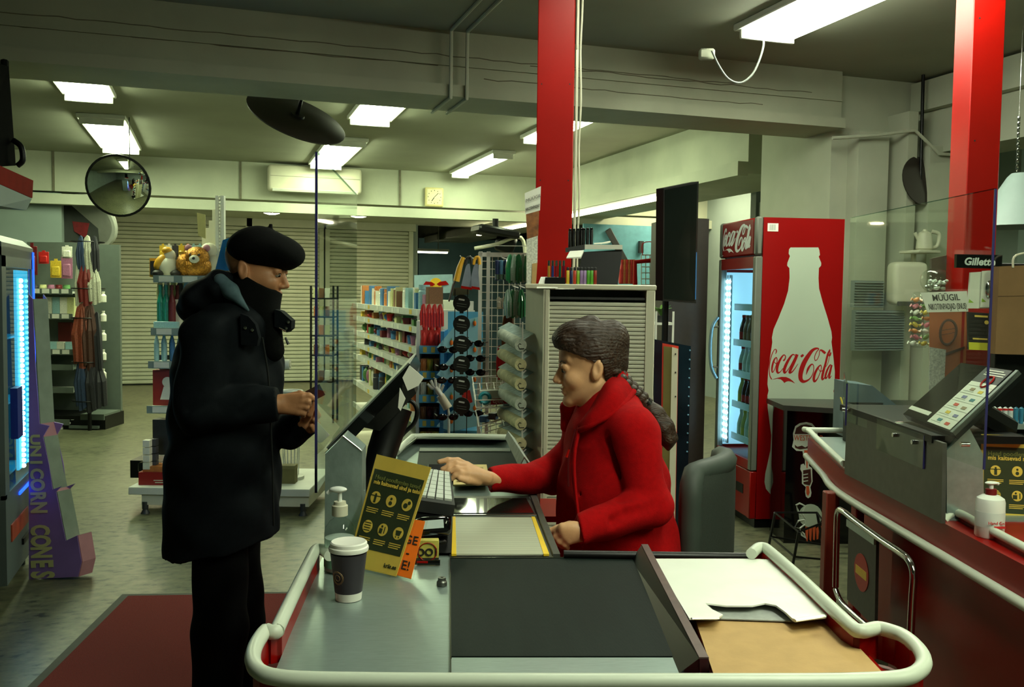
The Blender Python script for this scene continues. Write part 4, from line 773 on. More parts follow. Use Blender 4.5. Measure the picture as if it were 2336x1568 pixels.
dk = [('red-capped bottle', cap_r, mat('clear_drink', (190, 200, 196), .15, na=.05)), ('brown drink bottle', mat('cap_tan', (150, 110, 70), .4), mat('brown_drink', (150, 110, 80), .2)), ('dark cola bottle', cap_r, cola), ('yellow drink bottle', mat('cap_yellow', (210, 190, 70), .4), mat('yellow_drink', (200, 190, 110), .2)), ('small white bottle', MATS['white_pump'], mat('milk_drink', (220, 220, 210), .3))]
for si, z in enumerate((.512, .732, .942, 1.152)):
    first = None
    for k in range(8):
        i = (si*2+k//3) % 5 if si else 3+k % 2
        nm, cm, bm_ = dk[i]; y_, x_ = .22+(k % 4)*.066+(k//4)*.03, .055+(k//4)*.07
        if (i not in bt): o = drink('drink_bottle', bm_, cm); bt[i] = o; cc = m_ @ Vector((x_, y_, z)); o.matrix_world = frame(o, toC(cc), -7.5)
        else: o = dup(bt[i], toC(m_ @ Vector((x_, y_, z))), -7.5)
        tag(o, '%s on the %s shelf inside the drinks cooler, %s %s' % (nm, ('lowest', 'second lowest', 'middle', 'upper')[si], ('front', 'back')[k//4], ('first', 'second', 'third', 'fourth')[k % 4]), 'bottle', '%ss on the %s cooler shelf' % (nm, ('lowest', 'second lowest', 'middle', 'upper')[si]))
# ------------------------------------------------------------------ black desk with burger decal
t = thing('burger_desk', 'black desk with a burger and fork decal beside the red drinks cooler', 'desk', (0, 0, 0), 0)
A0 = W(1796, 940, 5.45); B0 = W(1796, 1225, 5.45)
xL = A0.x; zt = W(1780, 925, 5.4).z
B().b2((xL, 5.45, 0), (xL+1.0, 5.75, zt-.03)).obj('front_panel', blackg, t); B().hexa([(xL-.04, 5.4, zt-.03), (xL+1.1, 4.9, zt-.03), (xL+1.1, 5.76, zt-.03), (xL-.04, 5.76, zt-.03)], [(xL-.04, 5.4, zt), (xL+1.1, 4.9, zt), (xL+1.1, 5.76, zt), (xL-.04, 5.76, zt)]).obj('worktop', mat('dark_worktop', (44, 46, 42), .3, ns=20, na=.1), t, 20)
def dk_(px, py, k=0): return W(px, py, 5.45-.002-k*.0015)
Q = lambda x, y: (1740+x/3.918, 900+y/3.92)
def dec(nm, pts, m, k): B().poly([dk_(*Q(x, y), k) for x, y in pts], (0, -.001, 0)).obj(nm, m, t, 0)
cw_ = mat('decal_white', (196, 204, 190), .5, na=0); db_ = mat('decal_brown', (60, 22, 14), .5, na=0); do_ = mat('decal_orange', (196, 84, 44), .5, na=0)
dec('decal_outline', [(270, 350), (290, 285), (330, 258), (390, 248), (440, 260), (475, 300), (490, 350), (490, 480), (440, 505), (440, 560), (415, 600), (412, 640), (440, 660), (445, 780), (425, 830), (435, 880), (428, 915), (405, 930), (385, 915), (378, 870), (385, 830), (350, 800), (350, 700), (335, 670), (340, 630), (365, 620), (378, 640), (378, 590), (360, 540), (355, 508), (300, 505), (262, 470), (275, 410)], cw_, 0)
dec('bun_top', [(285, 355), (300, 300), (340, 275), (390, 268), (435, 280), (460, 320), (468, 355)], db_, 1); dec('patty', [(285, 450), (310, 470), (350, 458), (380, 475), (410, 458), (410, 482), (330, 492), (290, 478)], db_, 1)
dec('fork', [(370, 500), (415, 500), (412, 560), (402, 600), (400, 660), (392, 660), (388, 600), (372, 560)], do_, 1); dec('fist', [(360, 680), (428, 668), (435, 780), (420, 815), (365, 800)], db_, 1); dec('fork_handle', [(388, 820), (412, 820), (420, 880), (405, 910), (390, 890)], do_, 1)
for k in range(3): dec('finger_line', [(362, 715+k*30), (405, 708+k*30), (405, 716+k*30), (362, 724+k*30)], cw_, 2)
o_ = dk_(*Q(365, 392), 2); text('WESTFORD', .075*.62, do_, t, (o_.x+.03, o_.y-.001, o_.z), (1, 0, 0), (0, 0, 1), sx=.72)
for nm, pts in (('curl_outline', [(300, 990), (330, 975), (380, 1000), (350, 1060), (380, 1110), (330, 1080), (310, 1030)]), ('curl_outline', [(320, 1130), (370, 1120), (380, 1160), (330, 1200), (285, 1190)]), ('curl_outline', [(330, 1210), (370, 1250), (390, 1290), (350, 1260)])):
    B().tube([dk_(*Q(x, y), 1) for x, y in pts], .006, 5, True).obj(nm, cw_, t)
c = dk_(*Q(425, 1085), 1); B().lathe([(.07, 0), (.07, .003)], c=c, n=20, ax=rot(90)).obj('plate_decal', cv, t, 0)
for k in range(5): dec('fries_decal', [(380+k*32, 1180+k % 2*20), (410+k*32, 1175), (400+k*32, 1330-k*12), (385+k*32, 1300)], do_, 1)
t = thing('wire_stand', 'low black wire stand on the floor in front of the burger desk', 'stand', K(1815, 1290, 0), 0)
T0 = [L(t, W(x, y, d)) for x, y, d in ((1768, 1170, 5.2), (1864, 1170, 5.2), (1880, 1192, 5.0), (1822, 1214, 4.9))]
f0 = [L(t, K(x, y, 0)) for x, y in ((1754, 1245), (1882, 1272), (1890, 1312), (1808, 1292))]
for a, b_ in zip(T0, f0): B().cyl(a, b_, .008, n=6).obj('leg', black, t)
B().tube(T0, .006, 6, True).obj('top_ring', black, t); mid_ = [a.lerp(b_, .72) for a, b_ in zip(T0, f0)]; B().tube(mid_, .006, 6, True).obj('lower_ring', black, t)
# ------------------------------------------------------------------ white tambour cabinet and things on it
t = cab = thing('tambour_cabinet', 'tall cream cabinet with a ribbed roller front behind the cashier', 'cabinet', (0, 3.75, 0), 1.5)
xa, xb, xc, xd = [L(t, W(x, 668, 3.75)).x for x in (1240, 1251, 1474, 1494)]; xs = L(t, W(1200, 668, 4.15)).x; hz = L(t, W(1240, 660, 3.75)).z
B().b2((xa, .0, 0), (xb+.006, .42, hz), bev=.003).obj('side_panel', offw, t); B().b2((xc, 0, 0), (xd, .42, hz), bev=.003).obj('side_panel', offw, t); B().hexa([(xa, .0, 0), (xa+.01, 0, 0), (xa+.01, .42, 0), (xs, .42, 0)], [(xa, .0, hz), (xa+.01, 0, hz), (xa+.01, .42, hz), (xs, .42, hz)]).obj('left_wing', offw, t, 20)
B().b2((xs, .0, hz), (xd+.005, .44, hz+.022), bev=.004).obj('top_board', offw, t); B().b2((xb, .3, .02), (xc, .31, hz)).obj('back_panel', offw, t); B().b2((xb, .02, hz-.04), (xc, .3, hz-.03)).obj('pelmet', dark, t)
sm = mat('cream_slat', (204, 204, 184), .5, na=.03); n = 84; z1 = hz-.05; h_ = (z1-.03)/n
m = B().poly([(xb, .03, 0), (xb, .0135, h_*.10), (xb, .0115, h_*.5), (xb, .0135, h_*.9), (xb, .03, h_)], (xc-xb, 0, 0)).mesh('slat', sm, 50)
for k in range(n): link('slat', m, t).location = (0, 0, .03+k*h_)
zt = hz+.023
def top(px, py): return K(px, py, hz+.0225)
c = Vector((W(1360, 655, 3.85).x, 3.88, zt)); t = thing('lighter_display', 'black slanted counter display of lighters on the cream cabinet', 'display', c, 2)
s_ = lambda px, py, d=3.85: L(t, W(px, py, d))
B().hexa([s_(1312, 659, 3.80), s_(1408, 660, 3.80), s_(1408, 660, 3.98), s_(1312, 659, 3.98)], [s_(1330, 575, 3.82), s_(1420, 570, 3.82), s_(1420, 570, 4.0), s_(1330, 575, 4.0)]).obj('case', black, t, 20)
B().hexa([s_(1292, 590, 3.76), s_(1325, 590, 3.76), s_(1332, 575, 3.8), s_(1300, 575, 3.8)], [s_(1292, 588, 3.76), s_(1325, 586, 3.76), s_(1332, 571, 3.8), s_(1300, 573, 3.8)]).obj('price_flap', paperw, t, 0)
B().hexa([s_(1290, 576, 3.8), s_(1334, 570, 3.8), s_(1334, 570, 3.9), s_(1292, 576, 3.9)], [s_(1290, 566, 3.8), s_(1334, 558, 3.8), s_(1334, 558, 3.9), s_(1292, 566, 3.9)]).obj('pen_rack', dark, t, 0)
B().hexa([s_(1334, 569, 3.8), s_(1420, 569, 3.8), s_(1420, 569, 3.98), s_(1334, 569, 3.98)], [s_(1334, 558, 3.8), s_(1420, 559, 3.8), s_(1420, 559, 3.98), s_(1334, 558, 3.98)]).obj('white_box_top', paperw, t, 0)
for k, (x0, y0) in enumerate(((1236, 640), (1275, 655))):
    P = Pan(s_(x0-2, y0-8, 3.8), s_(x0+40, y0-8, 3.8), s_(x0+36, y0+18-k*13, 3.74), s_(x0-12+k*4, y0+18-k*13, 3.74)); b = B(); P.slab(b, 0, 0, 1, 1, -.001, .0005); b.obj('price_card', paperw, t, 0)
B().tube(crom([s_(1355, 556, 3.86), s_(1385, 554, 3.86), s_(1392, 551, 3.86), s_(1370, 556, 3.86)], 4), .003, 6).obj('white_cord', paperw, t)
B().hexa([s_(1240, 662, 3.755), s_(1290, 662, 3.755), s_(1290, 662, 3.83), s_(1240, 662, 3.83)], [s_(1244, 633, 3.755), s_(1290, 633, 3.755), s_(1290, 633, 3.83), s_(1244, 633, 3.83)]).obj('stepped_tray', black, t, 0)
B().hexa([s_(1288, 662, 3.745), s_(1372, 662, 3.745), s_(1372, 662, 3.80), s_(1288, 662, 3.80)], [s_(1288, 650, 3.745), s_(1368, 650, 3.745), s_(1368, 650, 3.80), s_(1288, 650, 3.80)]).obj('stepped_tray', black, t, 0)
lc = [(226, 196, 60), (36, 44, 96), (206, 70, 44), (140, 190, 60), (160, 130, 180), (170, 140, 190), (90, 170, 50), (96, 176, 56), (160, 50, 30)]
lmesh = {}
for k, cc in enumerate(lc):
    x = 1292+k*7.8; c = W(x+3, 649.5, 3.765); m = mat('lighter_%d' % k, cc, .35, na=.04)
    o = solo(B().box((0, 0, .029), (.0128, .010, .058), bev=.003, seg=2), 'lighter', m, '%s lighter in the row of coloured lighters on the cabinet' % ('yellow navy orange lime lilac mauve green bright-green rust'.split()[k]), 'lighter', (c.x, c.y, c.z), 2, 'coloured lighters on the cabinet'); o.rotation_euler[1] += 0
    B().box((0, 0, .064), (.011, .009, .014), bev=.002).obj('metal_hood', dark, o)
for k, cc in enumerate(((200, 150, 50), (40, 60, 130), (140, 30, 34), (30, 100, 70), (120, 20, 60))):
    c = W(1252+k*8.4, 632.5, 3.79); o = solo(B().tube([(0, 0, 0), (0, 0, .046)], .0058, 10), 'lighter', mat('tube_lighter_%d' % k, cc, .2, coat=1, na=.1), '%s translucent lighter in the left-hand group by the red column' % ('amber blue red green crimson'.split()[k]), 'lighter', (c.x, c.y, c.z), 2, 'translucent lighters by the red column')
    B().cyl((0, 0, .046), (0, 0, .068), .005, n=8).obj('metal_top', chrome, o)
pmesh = None
for k in range(7):
    x = 1300+k*8.6-(k > 3)*3; c = W(x, 566-k*.4, 3.85); 
    if pmesh is None:
        pmesh = solo(B().lathe([(.007, 0), (.0072, .07), (.0065, .071), (.0062, .002)], n=10), 'pen', black, 'leftmost black pen standing in the rack on top of the lighter display', 'pen', c, 2, 'black pens on the lighter display'); B().lathe([(.0062, .07), (.0062, .078), (.0045, .08)], n=8).obj('cap', blackg, pmesh)
    else: dup(pmesh, c, 2, '%s black pen from the left in the rack above the lighters' % 'first second third fourth fifth sixth seventh'.split()[k])
# ------------------------------------------------------------------ television, dark cabinet, leaning boards
c = W(1558, 560, 4.9); t = thing('television', 'black flat television hanging sideways beside the red drinks cooler', 'television', c, 0)
P = Pan(*[L(t, W(x, y, d)) for x, y, d in ((1514, 430, 4.62), (1594, 414, 5.0), (1588, 692, 5.0), (1512, 686, 4.62))])
b = B(); P.slab(b, 0, 0, 1, 1, -.04, 0); b.obj('housing', black, t, 20); P.slab(B(), .03, .015, .95, .985, 0, .001).obj('screen', mat('dark_screen', (10, 14, 13), .12, na=0, spec=.7), t, 0)
b = B(); P.slab(b, .96, .03, .985, .42, .0, .0015); b.obj('blue_glint', mat('painted_blue_glint', (50, 110, 170), .3), t, 0); b = B(); b.tube([P.p(.6, .3, -.04), P.p(.6, .3, -.1), P.p(.6, .05, -.1), Vector((P.p(.6, .05, -.1).x, P.p(.6, .05, -.1).y, -t.location.z))], .018, 8); b.obj('stand_pole', black, t)  # blue glint beside the screen is painted as a thin strip
c = W(1568, 1150, 6.6); t = thing('dark_cabinet', 'tall dark brown cabinet left of the red drinks cooler', 'cabinet', (c.x, 6.55, 0), -7)
B().b2((-.18, 0, .05), (.10, .5, 2.02)).obj('carcass', mat('dark_brown_laminate', (46, 38, 32), .5, ns=30, na=.1), t, 20); B().b2((-.16, .02, 0), (.09, .5, .05)).obj('plinth', black, t)
t = thing('leaning_board', 'red-framed mirror board with a white edge leaning beside the cream cabinet', 'board', K(1555, 1235, 0), 0)
def BZ_(px, py, d=4.7):
    v_ = L(t, W(px, py, d)); return Vector((v_.x, v_.y, 0)) if py > 1100 else v_
B().hexa([BZ_(1506, 1150), BZ_(1542, 1158), BZ_(1542, 1158, 4.74), BZ_(1506, 1150, 4.74)], [BZ_(1511, 783), BZ_(1548, 790), BZ_(1548, 790, 4.74), BZ_(1511, 783, 4.74)]).obj('frame', mat('orange_red_frame', (196, 52, 32), .4), t, 20)
B().hexa([BZ_(1511, 1150, 4.695), BZ_(1530, 1150, 4.695), BZ_(1530, 1150, 4.70), BZ_(1511, 1150, 4.70)], [BZ_(1514, 790, 4.695), BZ_(1534, 793, 4.695), BZ_(1534, 793, 4.70), BZ_(1514, 790, 4.70)]).obj('mirror', mat('olive_mirror', (140, 130, 80), .25, metal=.5, ns=5, na=.2), t, 0)
B().hexa([BZ_(1526, 1150, 4.69), BZ_(1541, 1152, 4.69), BZ_(1541, 1152, 4.70), BZ_(1526, 1150, 4.70)], [BZ_(1533, 792, 4.69), BZ_(1547, 796, 4.69), BZ_(1547, 796, 4.70), BZ_(1533, 792, 4.70)]).obj('white_edge', offw, t, 0)
for y in (808, 850, 905): B().cyl(BZ_(1541, y, 4.692), BZ_(1541, y, 4.686), .004).obj('screw_hole', ink, t)
t = thing('glass_sheet', 'dark blue-green glass sheet leaning behind the red-framed board', 'glass', K(1560, 1230, 0), 0)
def BZ2(px, py, d=4.85):
    v_ = L(t, W(px, py, d)); return Vector((v_.x, v_.y, 0)) if py > 1100 else v_
B().hexa([BZ2(1490, 1170), BZ2(1568, 1170), BZ2(1568, 1170, 4.87), BZ2(1490, 1170, 4.87)], [BZ2(1492, 774), BZ2(1576, 790), BZ2(1576, 790, 4.87), BZ2(1492, 774, 4.87)]).obj('sheet', mat('dark_blue_glass', (16, 34, 46), .15, ns=4, na=.4), t, 20)
for k in range(12): b = B(); b.sph(BZ2(1574-k*.6, 800+k*21, 4.845), .005, 6, 4); b.obj('edge_chip', mat('pale_blue_chip', (110, 160, 190), .3), t)
# small white rack with greens beyond the cabinet
t = thing('wire_shelf', 'white shelf with plants seen between cabinet and television', 'shelf', W(1510, 780, 6.0), 0)
for z in (.12, -.02, -.16): B().box((0, 0, z), (.12, .2, .015)).obj('board', white, t)
for x in (-.055, .055): B().b2((x-.006, -.096, -t.location.z), (x+.006, -.084, .2)).obj('post', white, t)
gl = mat('leaf_green', (96, 140, 60), .6, na=.3)
t = thing('potted_plant', 'leafy green plant on the white shelf below the television', 'plant', W(1508, 738, 5.95), 0); B().lathe([(.025, 0), (.035, .05), (.03, .05), (.02, .01)], n=12).obj('pot', dark, t)
for k in range(9): B().tube(crom([(0, 0, .05), (.03*math.cos(k*.7), .03*math.sin(k*.7), .09), (.07*math.cos(k*.7), .07*math.sin(k*.7), .10+.01*(k % 3))], 3), [.004, .010, .014, .015, .012, .008, .001], 5, flat=.3).obj('leaf', gl, t)
# chair
t = thing('office_chair', 'dark green-grey office chair behind the cashier', 'chair', (.43, 2.92, 0), 0)
chm = mat('chair_fabric', (46, 54, 48), .75, ns=160, na=.15, bump=.2, bs=400)
B().box((0, .0, .52), (.44, .44, .09), bev=.04, seg=3).obj('seat', chm, t)
R_ = rot(0, 0, 64) @ rot(-8)
b = B()
def back_pt(u, v):
    x = (u-.5)*.42; k = abs(2*u-1); zz = .56+v*.375; 
    if v > .85: x *= math.sqrt(max(0, 1-((v-.85)/.15)**2*.35))
    return R_ @ Vector((x, -.05*(1-k*k), 0)) + Vector((.21, .03, zz))
b.quadgrid(lambda u, v: back_pt(u, v)+R_ @ Vector((0, -.03, 0)), 12, 12); b.quadgrid(lambda u, v: back_pt(u, v)+R_ @ Vector((0, .035, 0)), 12, 12)
e1 = [back_pt(0, v/12) for v in range(13)]+[back_pt(u/12, 1) for u in range(1, 13)]+[back_pt(1, 1-v/12) for v in range(1, 13)]+[back_pt(1-u/12, 0) for u in range(1, 12)]
b.obj('backrest', chm, t, 60)
B().tube(e1, .036, 8, True).obj('backrest_edge', mat('chair_edge', (56, 66, 60), .6), t, 60)
B().cyl((0, 0, .1), (0, 0, .5), .03).obj('gas_column', black, t)
B().tube([(.2, .02, .45), (.27, .04, .6)], .02).obj('back_bracket', black, t)
for k in range(5): B().tube([(0, 0, .12), (.27*math.cos(k*1.257), .27*math.sin(k*1.257), .07)], [.03, .018], 8).sph((.27*math.cos(k*1.257), .27*math.sin(k*1.257), .034), .034, 10, 6).obj('leg', black, t)
# ------------------------------------------------------------------ goods: unit shapes with shared meshes, one object each
PC = [mat('pack_%d' % i, c, .45, ns=22, na=.25) for i, c in enumerate(((196, 40, 36), (222, 188, 60), (70, 120, 170), (226, 224, 210), (90, 140, 80), (196, 120, 60), (60, 60, 66), (170, 110, 140), (120, 80, 50), (150, 190, 196), (206, 206, 150), (110, 30, 34)))]
UM = {}
def unit(kind):
    if kind in UM: return UM[kind]
    b = B()
    if kind == 'carton': b.box((0, 0, .5), (1, 1, 1), bev=.03).box((0, -.505, .6), (.7, .02, .35))
    elif kind == 'bottle': b.lathe([(.42, 0), (.5, .04), (.5, .6), (.2, .8), (.2, .88), (.25, .88), (.25, 1), (.02, 1)], n=10)
    elif kind == 'jar': b.lathe([(.44, 0), (.5, .05), (.5, .72), (.42, .8), (.47, .81), (.47, 1), (.02, 1)], n=12)
    elif kind == 'pouch': b.poly([(-.5, 0, 0), (.5, 0, 0), (.5, 0, .1), (.46, 0, .5), (.5, 0, .9), (.5, 0, 1), (-.5, 0, 1), (-.5, 0, .9), (-.46, 0, .5), (-.5, 0, .1)], (0, .1, 0)).sph((0, 0, .5), (.42, .5, .42), 8, 6)
    elif kind == 'tub': b.lathe([(.4, 0), (.5, .8), (.54, .8), (.54, 1), (.02, 1)], n=12)
    elif kind == 'hang': b.box((0, 0, .45), (1, .06, .9), bev=.02).box((0, -.1, .35), (.7, .2, .5), bev=.05).box((0, 0, .95), (.3, .05, .12))
    elif kind == 'book': b.box((0, 0, .5), (1, 1, 1)).box((0, .0, .5), (.7, 1.02, .94))
    elif kind == 'strand': b.tube([(0, 0, 1), (.1, 0, .95), (.3, -.1, .6), (.35, 0, 0)], [.06, .12, .2, .16], 6).tube([(0, 0, 1), (-.15, 0, .9), (-.3, -.1, .5), (-.25, 0, .05)], [.06, .12, .2, .16], 6).tube([(0, 0, 1), (.02, -.1, .6), (.02, 0, -.05)], [.06, .22, .18], 6)
    UM[kind] = b.mesh(kind, PC[0], 40); return UM[kind]
NAMES = {'carton': ('carton', 'packaging'), 'bottle': ('bottle', 'bottle'), 'jar': ('jar', 'jar'), 'pouch': ('snack_pouch', 'packaging'), 'tub': ('tub', 'packaging'), 'hang': ('hanging_pack', 'packaging'), 'book': ('book', 'book'), 'strand': ('hanging_strands', 'accessory')}
def good(kind, c, h, sz, m, label, group=None):
    nm, cat = NAMES[kind]; o = bpy.data.objects.new(nm, unit(kind)); COL.objects.link(o); o.matrix_world = frame(o, c, h); o.scale = sz
    o.material_slots[0].link = 'OBJECT'; o.material_slots[0].material = m if not isinstance(m, int) else PC[m]
    return tag(o, label, cat, group)
ORD = 'nearest second third fourth fifth sixth seventh eighth ninth tenth eleventh twelfth thirteenth fourteenth fifteenth sixteenth seventeenth eighteenth nineteenth twentieth twenty-first twenty-second twenty-third twenty-fourth twenty-fifth twenty-sixth twenty-seventh twenty-eighth twenty-ninth thirtieth thirty-first thirty-second thirty-third thirty-fourth thirty-fifth thirty-sixth thirty-seventh thirty-eighth thirty-ninth fortieth'.split()
CN_ = 'red yellow blue cream green orange charcoal mauve brown pale-blue pale-yellow maroon'.split()
POS = 'topmost second third fourth fifth sixth seventh eighth'.split()
# ------------------------------------------------------------------ aisle gondola with five shelves
gz = [.16, .40, .62, .87, .985, 1.095, 1.235, 1.352]
t = gd = thing('gondola_shelf', 'long white gondola shelf of sweets running back behind the till screen', 'shelf', (-.60, 6.0, 0), ROOM)
gl_ = 3.0
B().b2((.32, 0, 0), (.36, gl_, 1.42)).obj('back_panel', white, t); B().b2((-.02, -.03, 0), (.36, 0, 1.36)).obj('end_panel', white, t); B().b2((0, 0, 0), (.36, gl_, .12)).obj('plinth', offw, t)
for z in gz[1:]:
    B().b2((.02, 0, z-.02), (.34, gl_, z), bev=.002).obj('shelf_board', white, t)
    s_ = B().b2((.0, 0, z-.035), (.018, gl_, z+.01)).obj('price_rail', white, t)
    for k in range(int(gl_/.22)):
        if k % 3 != 2: B().b2((-.002, .05+k*.22, z-.028), (0, .13+k*.22, z+.004)).obj('price_tag', yel if k % 4 == 1 else paperw, s_)
m_ = FR[t.name]; gp = lambda x, y, z: toC(m_ @ Vector((x, y, z)))
ordn = {8: 'top', 7: 'second'}
names_ = ['lowest', 'second lowest', 'third', 'fourth', 'fifth', 'sixth', 'seventh', 'top']
for si, z in enumerate(gz):
    if si < 2: continue
    y = .06; cnt_ = 0
    while y < gl_-.05:
        wd_ = rnd.uniform(.05, .09) if si < 7 else rnd.uniform(.04, .10)
        hmax = (gz[si+1]-z-.045) if si+1 < len(gz) else .19
        kd = rnd.choice(('carton', 'pouch', 'jar', 'carton', 'tub')) if si < 7 else rnd.choice(('book', 'carton', 'book', 'jar'))
        ci_ = rnd.randrange(12) if si < 7 else rnd.choice((3, 9, 10, 7, 2, 5, 8, 3, 3, 10))
        h = hmax*rnd.uniform(.55, .95); dpt = rnd.uniform(.05, .1)
        good(kd, gp(.09+rnd.uniform(0, .05), y+wd_/2, z), ROOM-90+rnd.uniform(-6, 6), (wd_*.9, dpt, h), ci_, '%s %s, %s from the near end on the %s shelf of the long gondola' % (CN_[ci_], NAMES[kd][0].replace('_', ' '), ORD[cnt_], names_[si]), '%ss on the %s gondola shelf' % (NAMES[kd][0].replace('_', ' '), names_[si]))
        cnt_ += 1; y += wd_+rnd.uniform(.008, .03)*(3 if si == 6 else 1)
# energy drink header behind
t, lp = flat('brand_header', 'pale blue header card with a red and yellow emblem behind the top gondola shelf', 'sign', ((945, 628), (1032, 626), (1034, 668), (945, 672)), 8.2, mat('pale_blue_card', (150, 180, 190), .5), .02)
B().tube([lp[3].lerp(lp[2], .3)+Vector((0, .03, .03)), Vector((lp[3].lerp(lp[2], .3).x, .03, -t.location.z))], .012, 6).obj('stand_pole', white, t); P = Pan(*lp); P.disc(B(), .56, .5, .055, .001, .003).obj('yellow_sun', mat('sun_yellow', (236, 190, 40), .5), t, 0); b = B(); P.shape(b, [(.22, .45), (.3, .66), (.45, .62), (.54, .5), (.48, .4), (.34, .42)], .003, .005); P.shape(b, [(.9, .45), (.82, .66), (.67, .62), (.58, .5), (.64, .4), (.78, .42)], .003, .005); b.obj('emblem', redm, t, 0)
# ------------------------------------------------------------------ end rack with red pouches
t = er = thing('end_rack', 'narrow white rack with blue and yellow price strips at the near end of the gondola', 'rack', (0, 5.62, 0), 0)
ex0, ex1 = W(957, 800, 5.62).x, W(1003, 800, 5.62).x
B().b2((ex0-.02, 0, 0), (ex0, .3, 1.30)).obj('upright', white, t); B().b2((ex1, 0, 0), (ex1+.01, .3, 1.15)).obj('upright', mat('deep_blue_card', (40, 110, 160), .5), t); B().b2((ex0, .29, 0), (ex1, .3, 1.4)).obj('back_panel', offw, t)
ez = [W(980, y, 5.62).z for y in (800, 858, 912, 968, 1025)]
for z in ez:
    B().b2((ex0, .0, z), (ex1, .29, z+.012)).obj('shelf_board', white, t); s_ = B().b2((ex0, -.006, z-.02), (ex1, 0, z+.03)).obj('price_rail', blue, t)
    for k in range(2): B().b2((ex0+.022+k*.05, -.008, z-.012), (ex0+.045+k*.05, -.006, z+.022)).obj('price_tag', yel, s_)
pn = {0: ((0, 0), 'red sweet pouch on the top tier of the end rack'), 1: ((5, 1), 'orange packet on the second tier of the end rack'), 2: ((3, 1), 'pale yellow packet on the third tier of the end rack'), 3: ((8, 11), 'brown packet on the fourth tier of the end rack'), 4: ((1, 5), 'yellow packet on the lowest visible tier of the end rack')}
for i, z in enumerate(ez):
    cs, lb = pn[i]
    for k in range(6): good('pouch', (ex0+.022+(k % 3)*.04, 5.66+(k//3)*.1, z+.013), rnd.uniform(-15, 15), (.036, .03, (.09 if i else .11)+(k//3)*(.0 if i else .06)), cs[k % 2] if i else 0, lb+', '+('front ' if k < 3 else 'back ')+('left centre right'.split()[k % 3]), 'pouches on tier %s of the narrow rack' % ('one two three four five'.split()[i]))
for k in range(4): good('strand', (ex0+.02+k*.034, 5.64, ez[0]+.15), 0, (.05, .05, .13), 0, ('leftmost', 'second', 'third', 'rightmost')[k]+' hanging red sweet bag above the top tier of the narrow white rack', 'hanging red sweet bags')
# ------------------------------------------------------------------ blue tiered cardboard display and glove hand
t = thing('cardboard_display', 'sky-blue tiered cardboard display with orange pineapple marks behind the sunglasses', 'display', (0, 5.35, 0), 0)
sl = lambda px, py, d=5.35: L(t, W(px, py, d))
B().b2((sl(1004, 900).x, .0, 0), (sl(1012, 900).x, .35, 1.25)).obj('side_panel', mat('deep_blue_card', (40, 110, 160), .5), t); B().b2((sl(1012, 900).x, .3, 0), (sl(1096, 900).x, .31, 1.36)).obj('back_panel', blue, t)
for k, (y0, y1) in enumerate(((752, 806), (812, 868), (880, 930), (945, 985))):
    B().poly([sl(996, y1-12), sl(1010, y1-36+6), sl(1046, y0-18), sl(1096, y0-30), sl(1096, y1-14), sl(1030, y1)], (0, .006, 0)).obj('tier_front', mat('pale_sky_card', (146, 200, 220), .55, ns=6, na=.1), t, 0)
    B().b2((sl(1010, 900).x, .01, sl(1000, y1).z), (sl(1096, 900).x, .3, sl(1000, y1).z+.006)).obj('tier_floor', blue, t)
    for px in (1030, 1083): B().sph(sl(px, y1-24 if px < 1050 else y0-14)-Vector((0, .004, 0)), (.010, .004, .016), 8, 6).obj('pineapple_mark', orange, t); B().tube([sl(px, (y1-24 if px < 1050 else y0-14)-5)-Vector((0, .004, 0)), sl(px, (y1-24 if px < 1050 else y0-14)-11)-Vector((0, .004, 0))], [.004, .001], 5).obj('leaf_mark', gl, t)
B().poly([sl(x, y, 5.33) for x, y in ((1052, 895), (1072, 890), (1078, 918), (1058, 925))], (0, .006, 0)).obj('red_flap', PC[0], t, 0)
c = W(1005, 915, 5.0); t = thing('glove_hand', 'white display glove on a pale forearm in front of the blue cardboard display', 'glove', c, 0)
g2 = lambda px, py: L(t, W(px, py, 5.0)); glv = mat('white_glove', (206, 206, 200), .8, ns=40, na=.06)
b = B().tube([g2(1008, 905), g2(1000, 893), g2(993, 884)], [.022, .028, .022], 10, flat=.6)
for a_, b_ in (((984, 885), (975, 876)), ((988, 881), (983, 868)), ((994, 880), (993, 866)), ((1001, 884), (1004, 870)), ((1006, 892), (1012, 878))): b.tube([g2(998, 889), g2(*a_), g2(*b_)], [.011, .009, .007], 7)
b.obj('glove', glv, t, 70); B().tube([g2(1004, 902), g2(1022, 932)], [.022, .026], 12).obj('forearm', mat('pale_card_tube', (196, 186, 164), .7), t); B().tube([g2(1022, 932), g2(1024, 945), Vector((g2(1024, 945).x, .05, -c.z))], .008, 6).obj('stand_rod', white, t)
# ------------------------------------------------------------------ sunglasses rack
t = thing('sunglasses_rack', 'black wire sunglasses rack with round dark tags in front of the blue display', 'rack', (0, 4.7, 0), 0)
sg = lambda px, py, d=4.7: L(t, W(px, py, d)); fd = B()
for px in (1038, 1067): fd.cyl(Vector((sg(px, 800).x, 0, 0)), sg(px, 660), .0025, n=6)
for z in [sg(1050, y).z for y in (690, 770, 860, 945, 990)]: fd.cyl((sg(1036, 800).x, 0, z), (sg(1069, 800).x, 0, z), .0025, n=6)
fd.box((sg(1053, 800).x, -.05, .01), (.14, .2, .02)); fd.obj('wire_frame', black, t)
B().hexa([sg(1032, 675), sg(1070, 672), sg(1070, 672, 4.71), sg(1032, 675, 4.71)], [sg(1033, 657), sg(1071, 655), sg(1071, 655, 4.71), sg(1033, 657, 4.71)]).obj('header_plate', mat('olive_plate', (84, 82, 60), .5), t, 20)
tgm = mat('dark_tag', (24, 26, 24), .3, ns=60, na=.4); tm_ = None
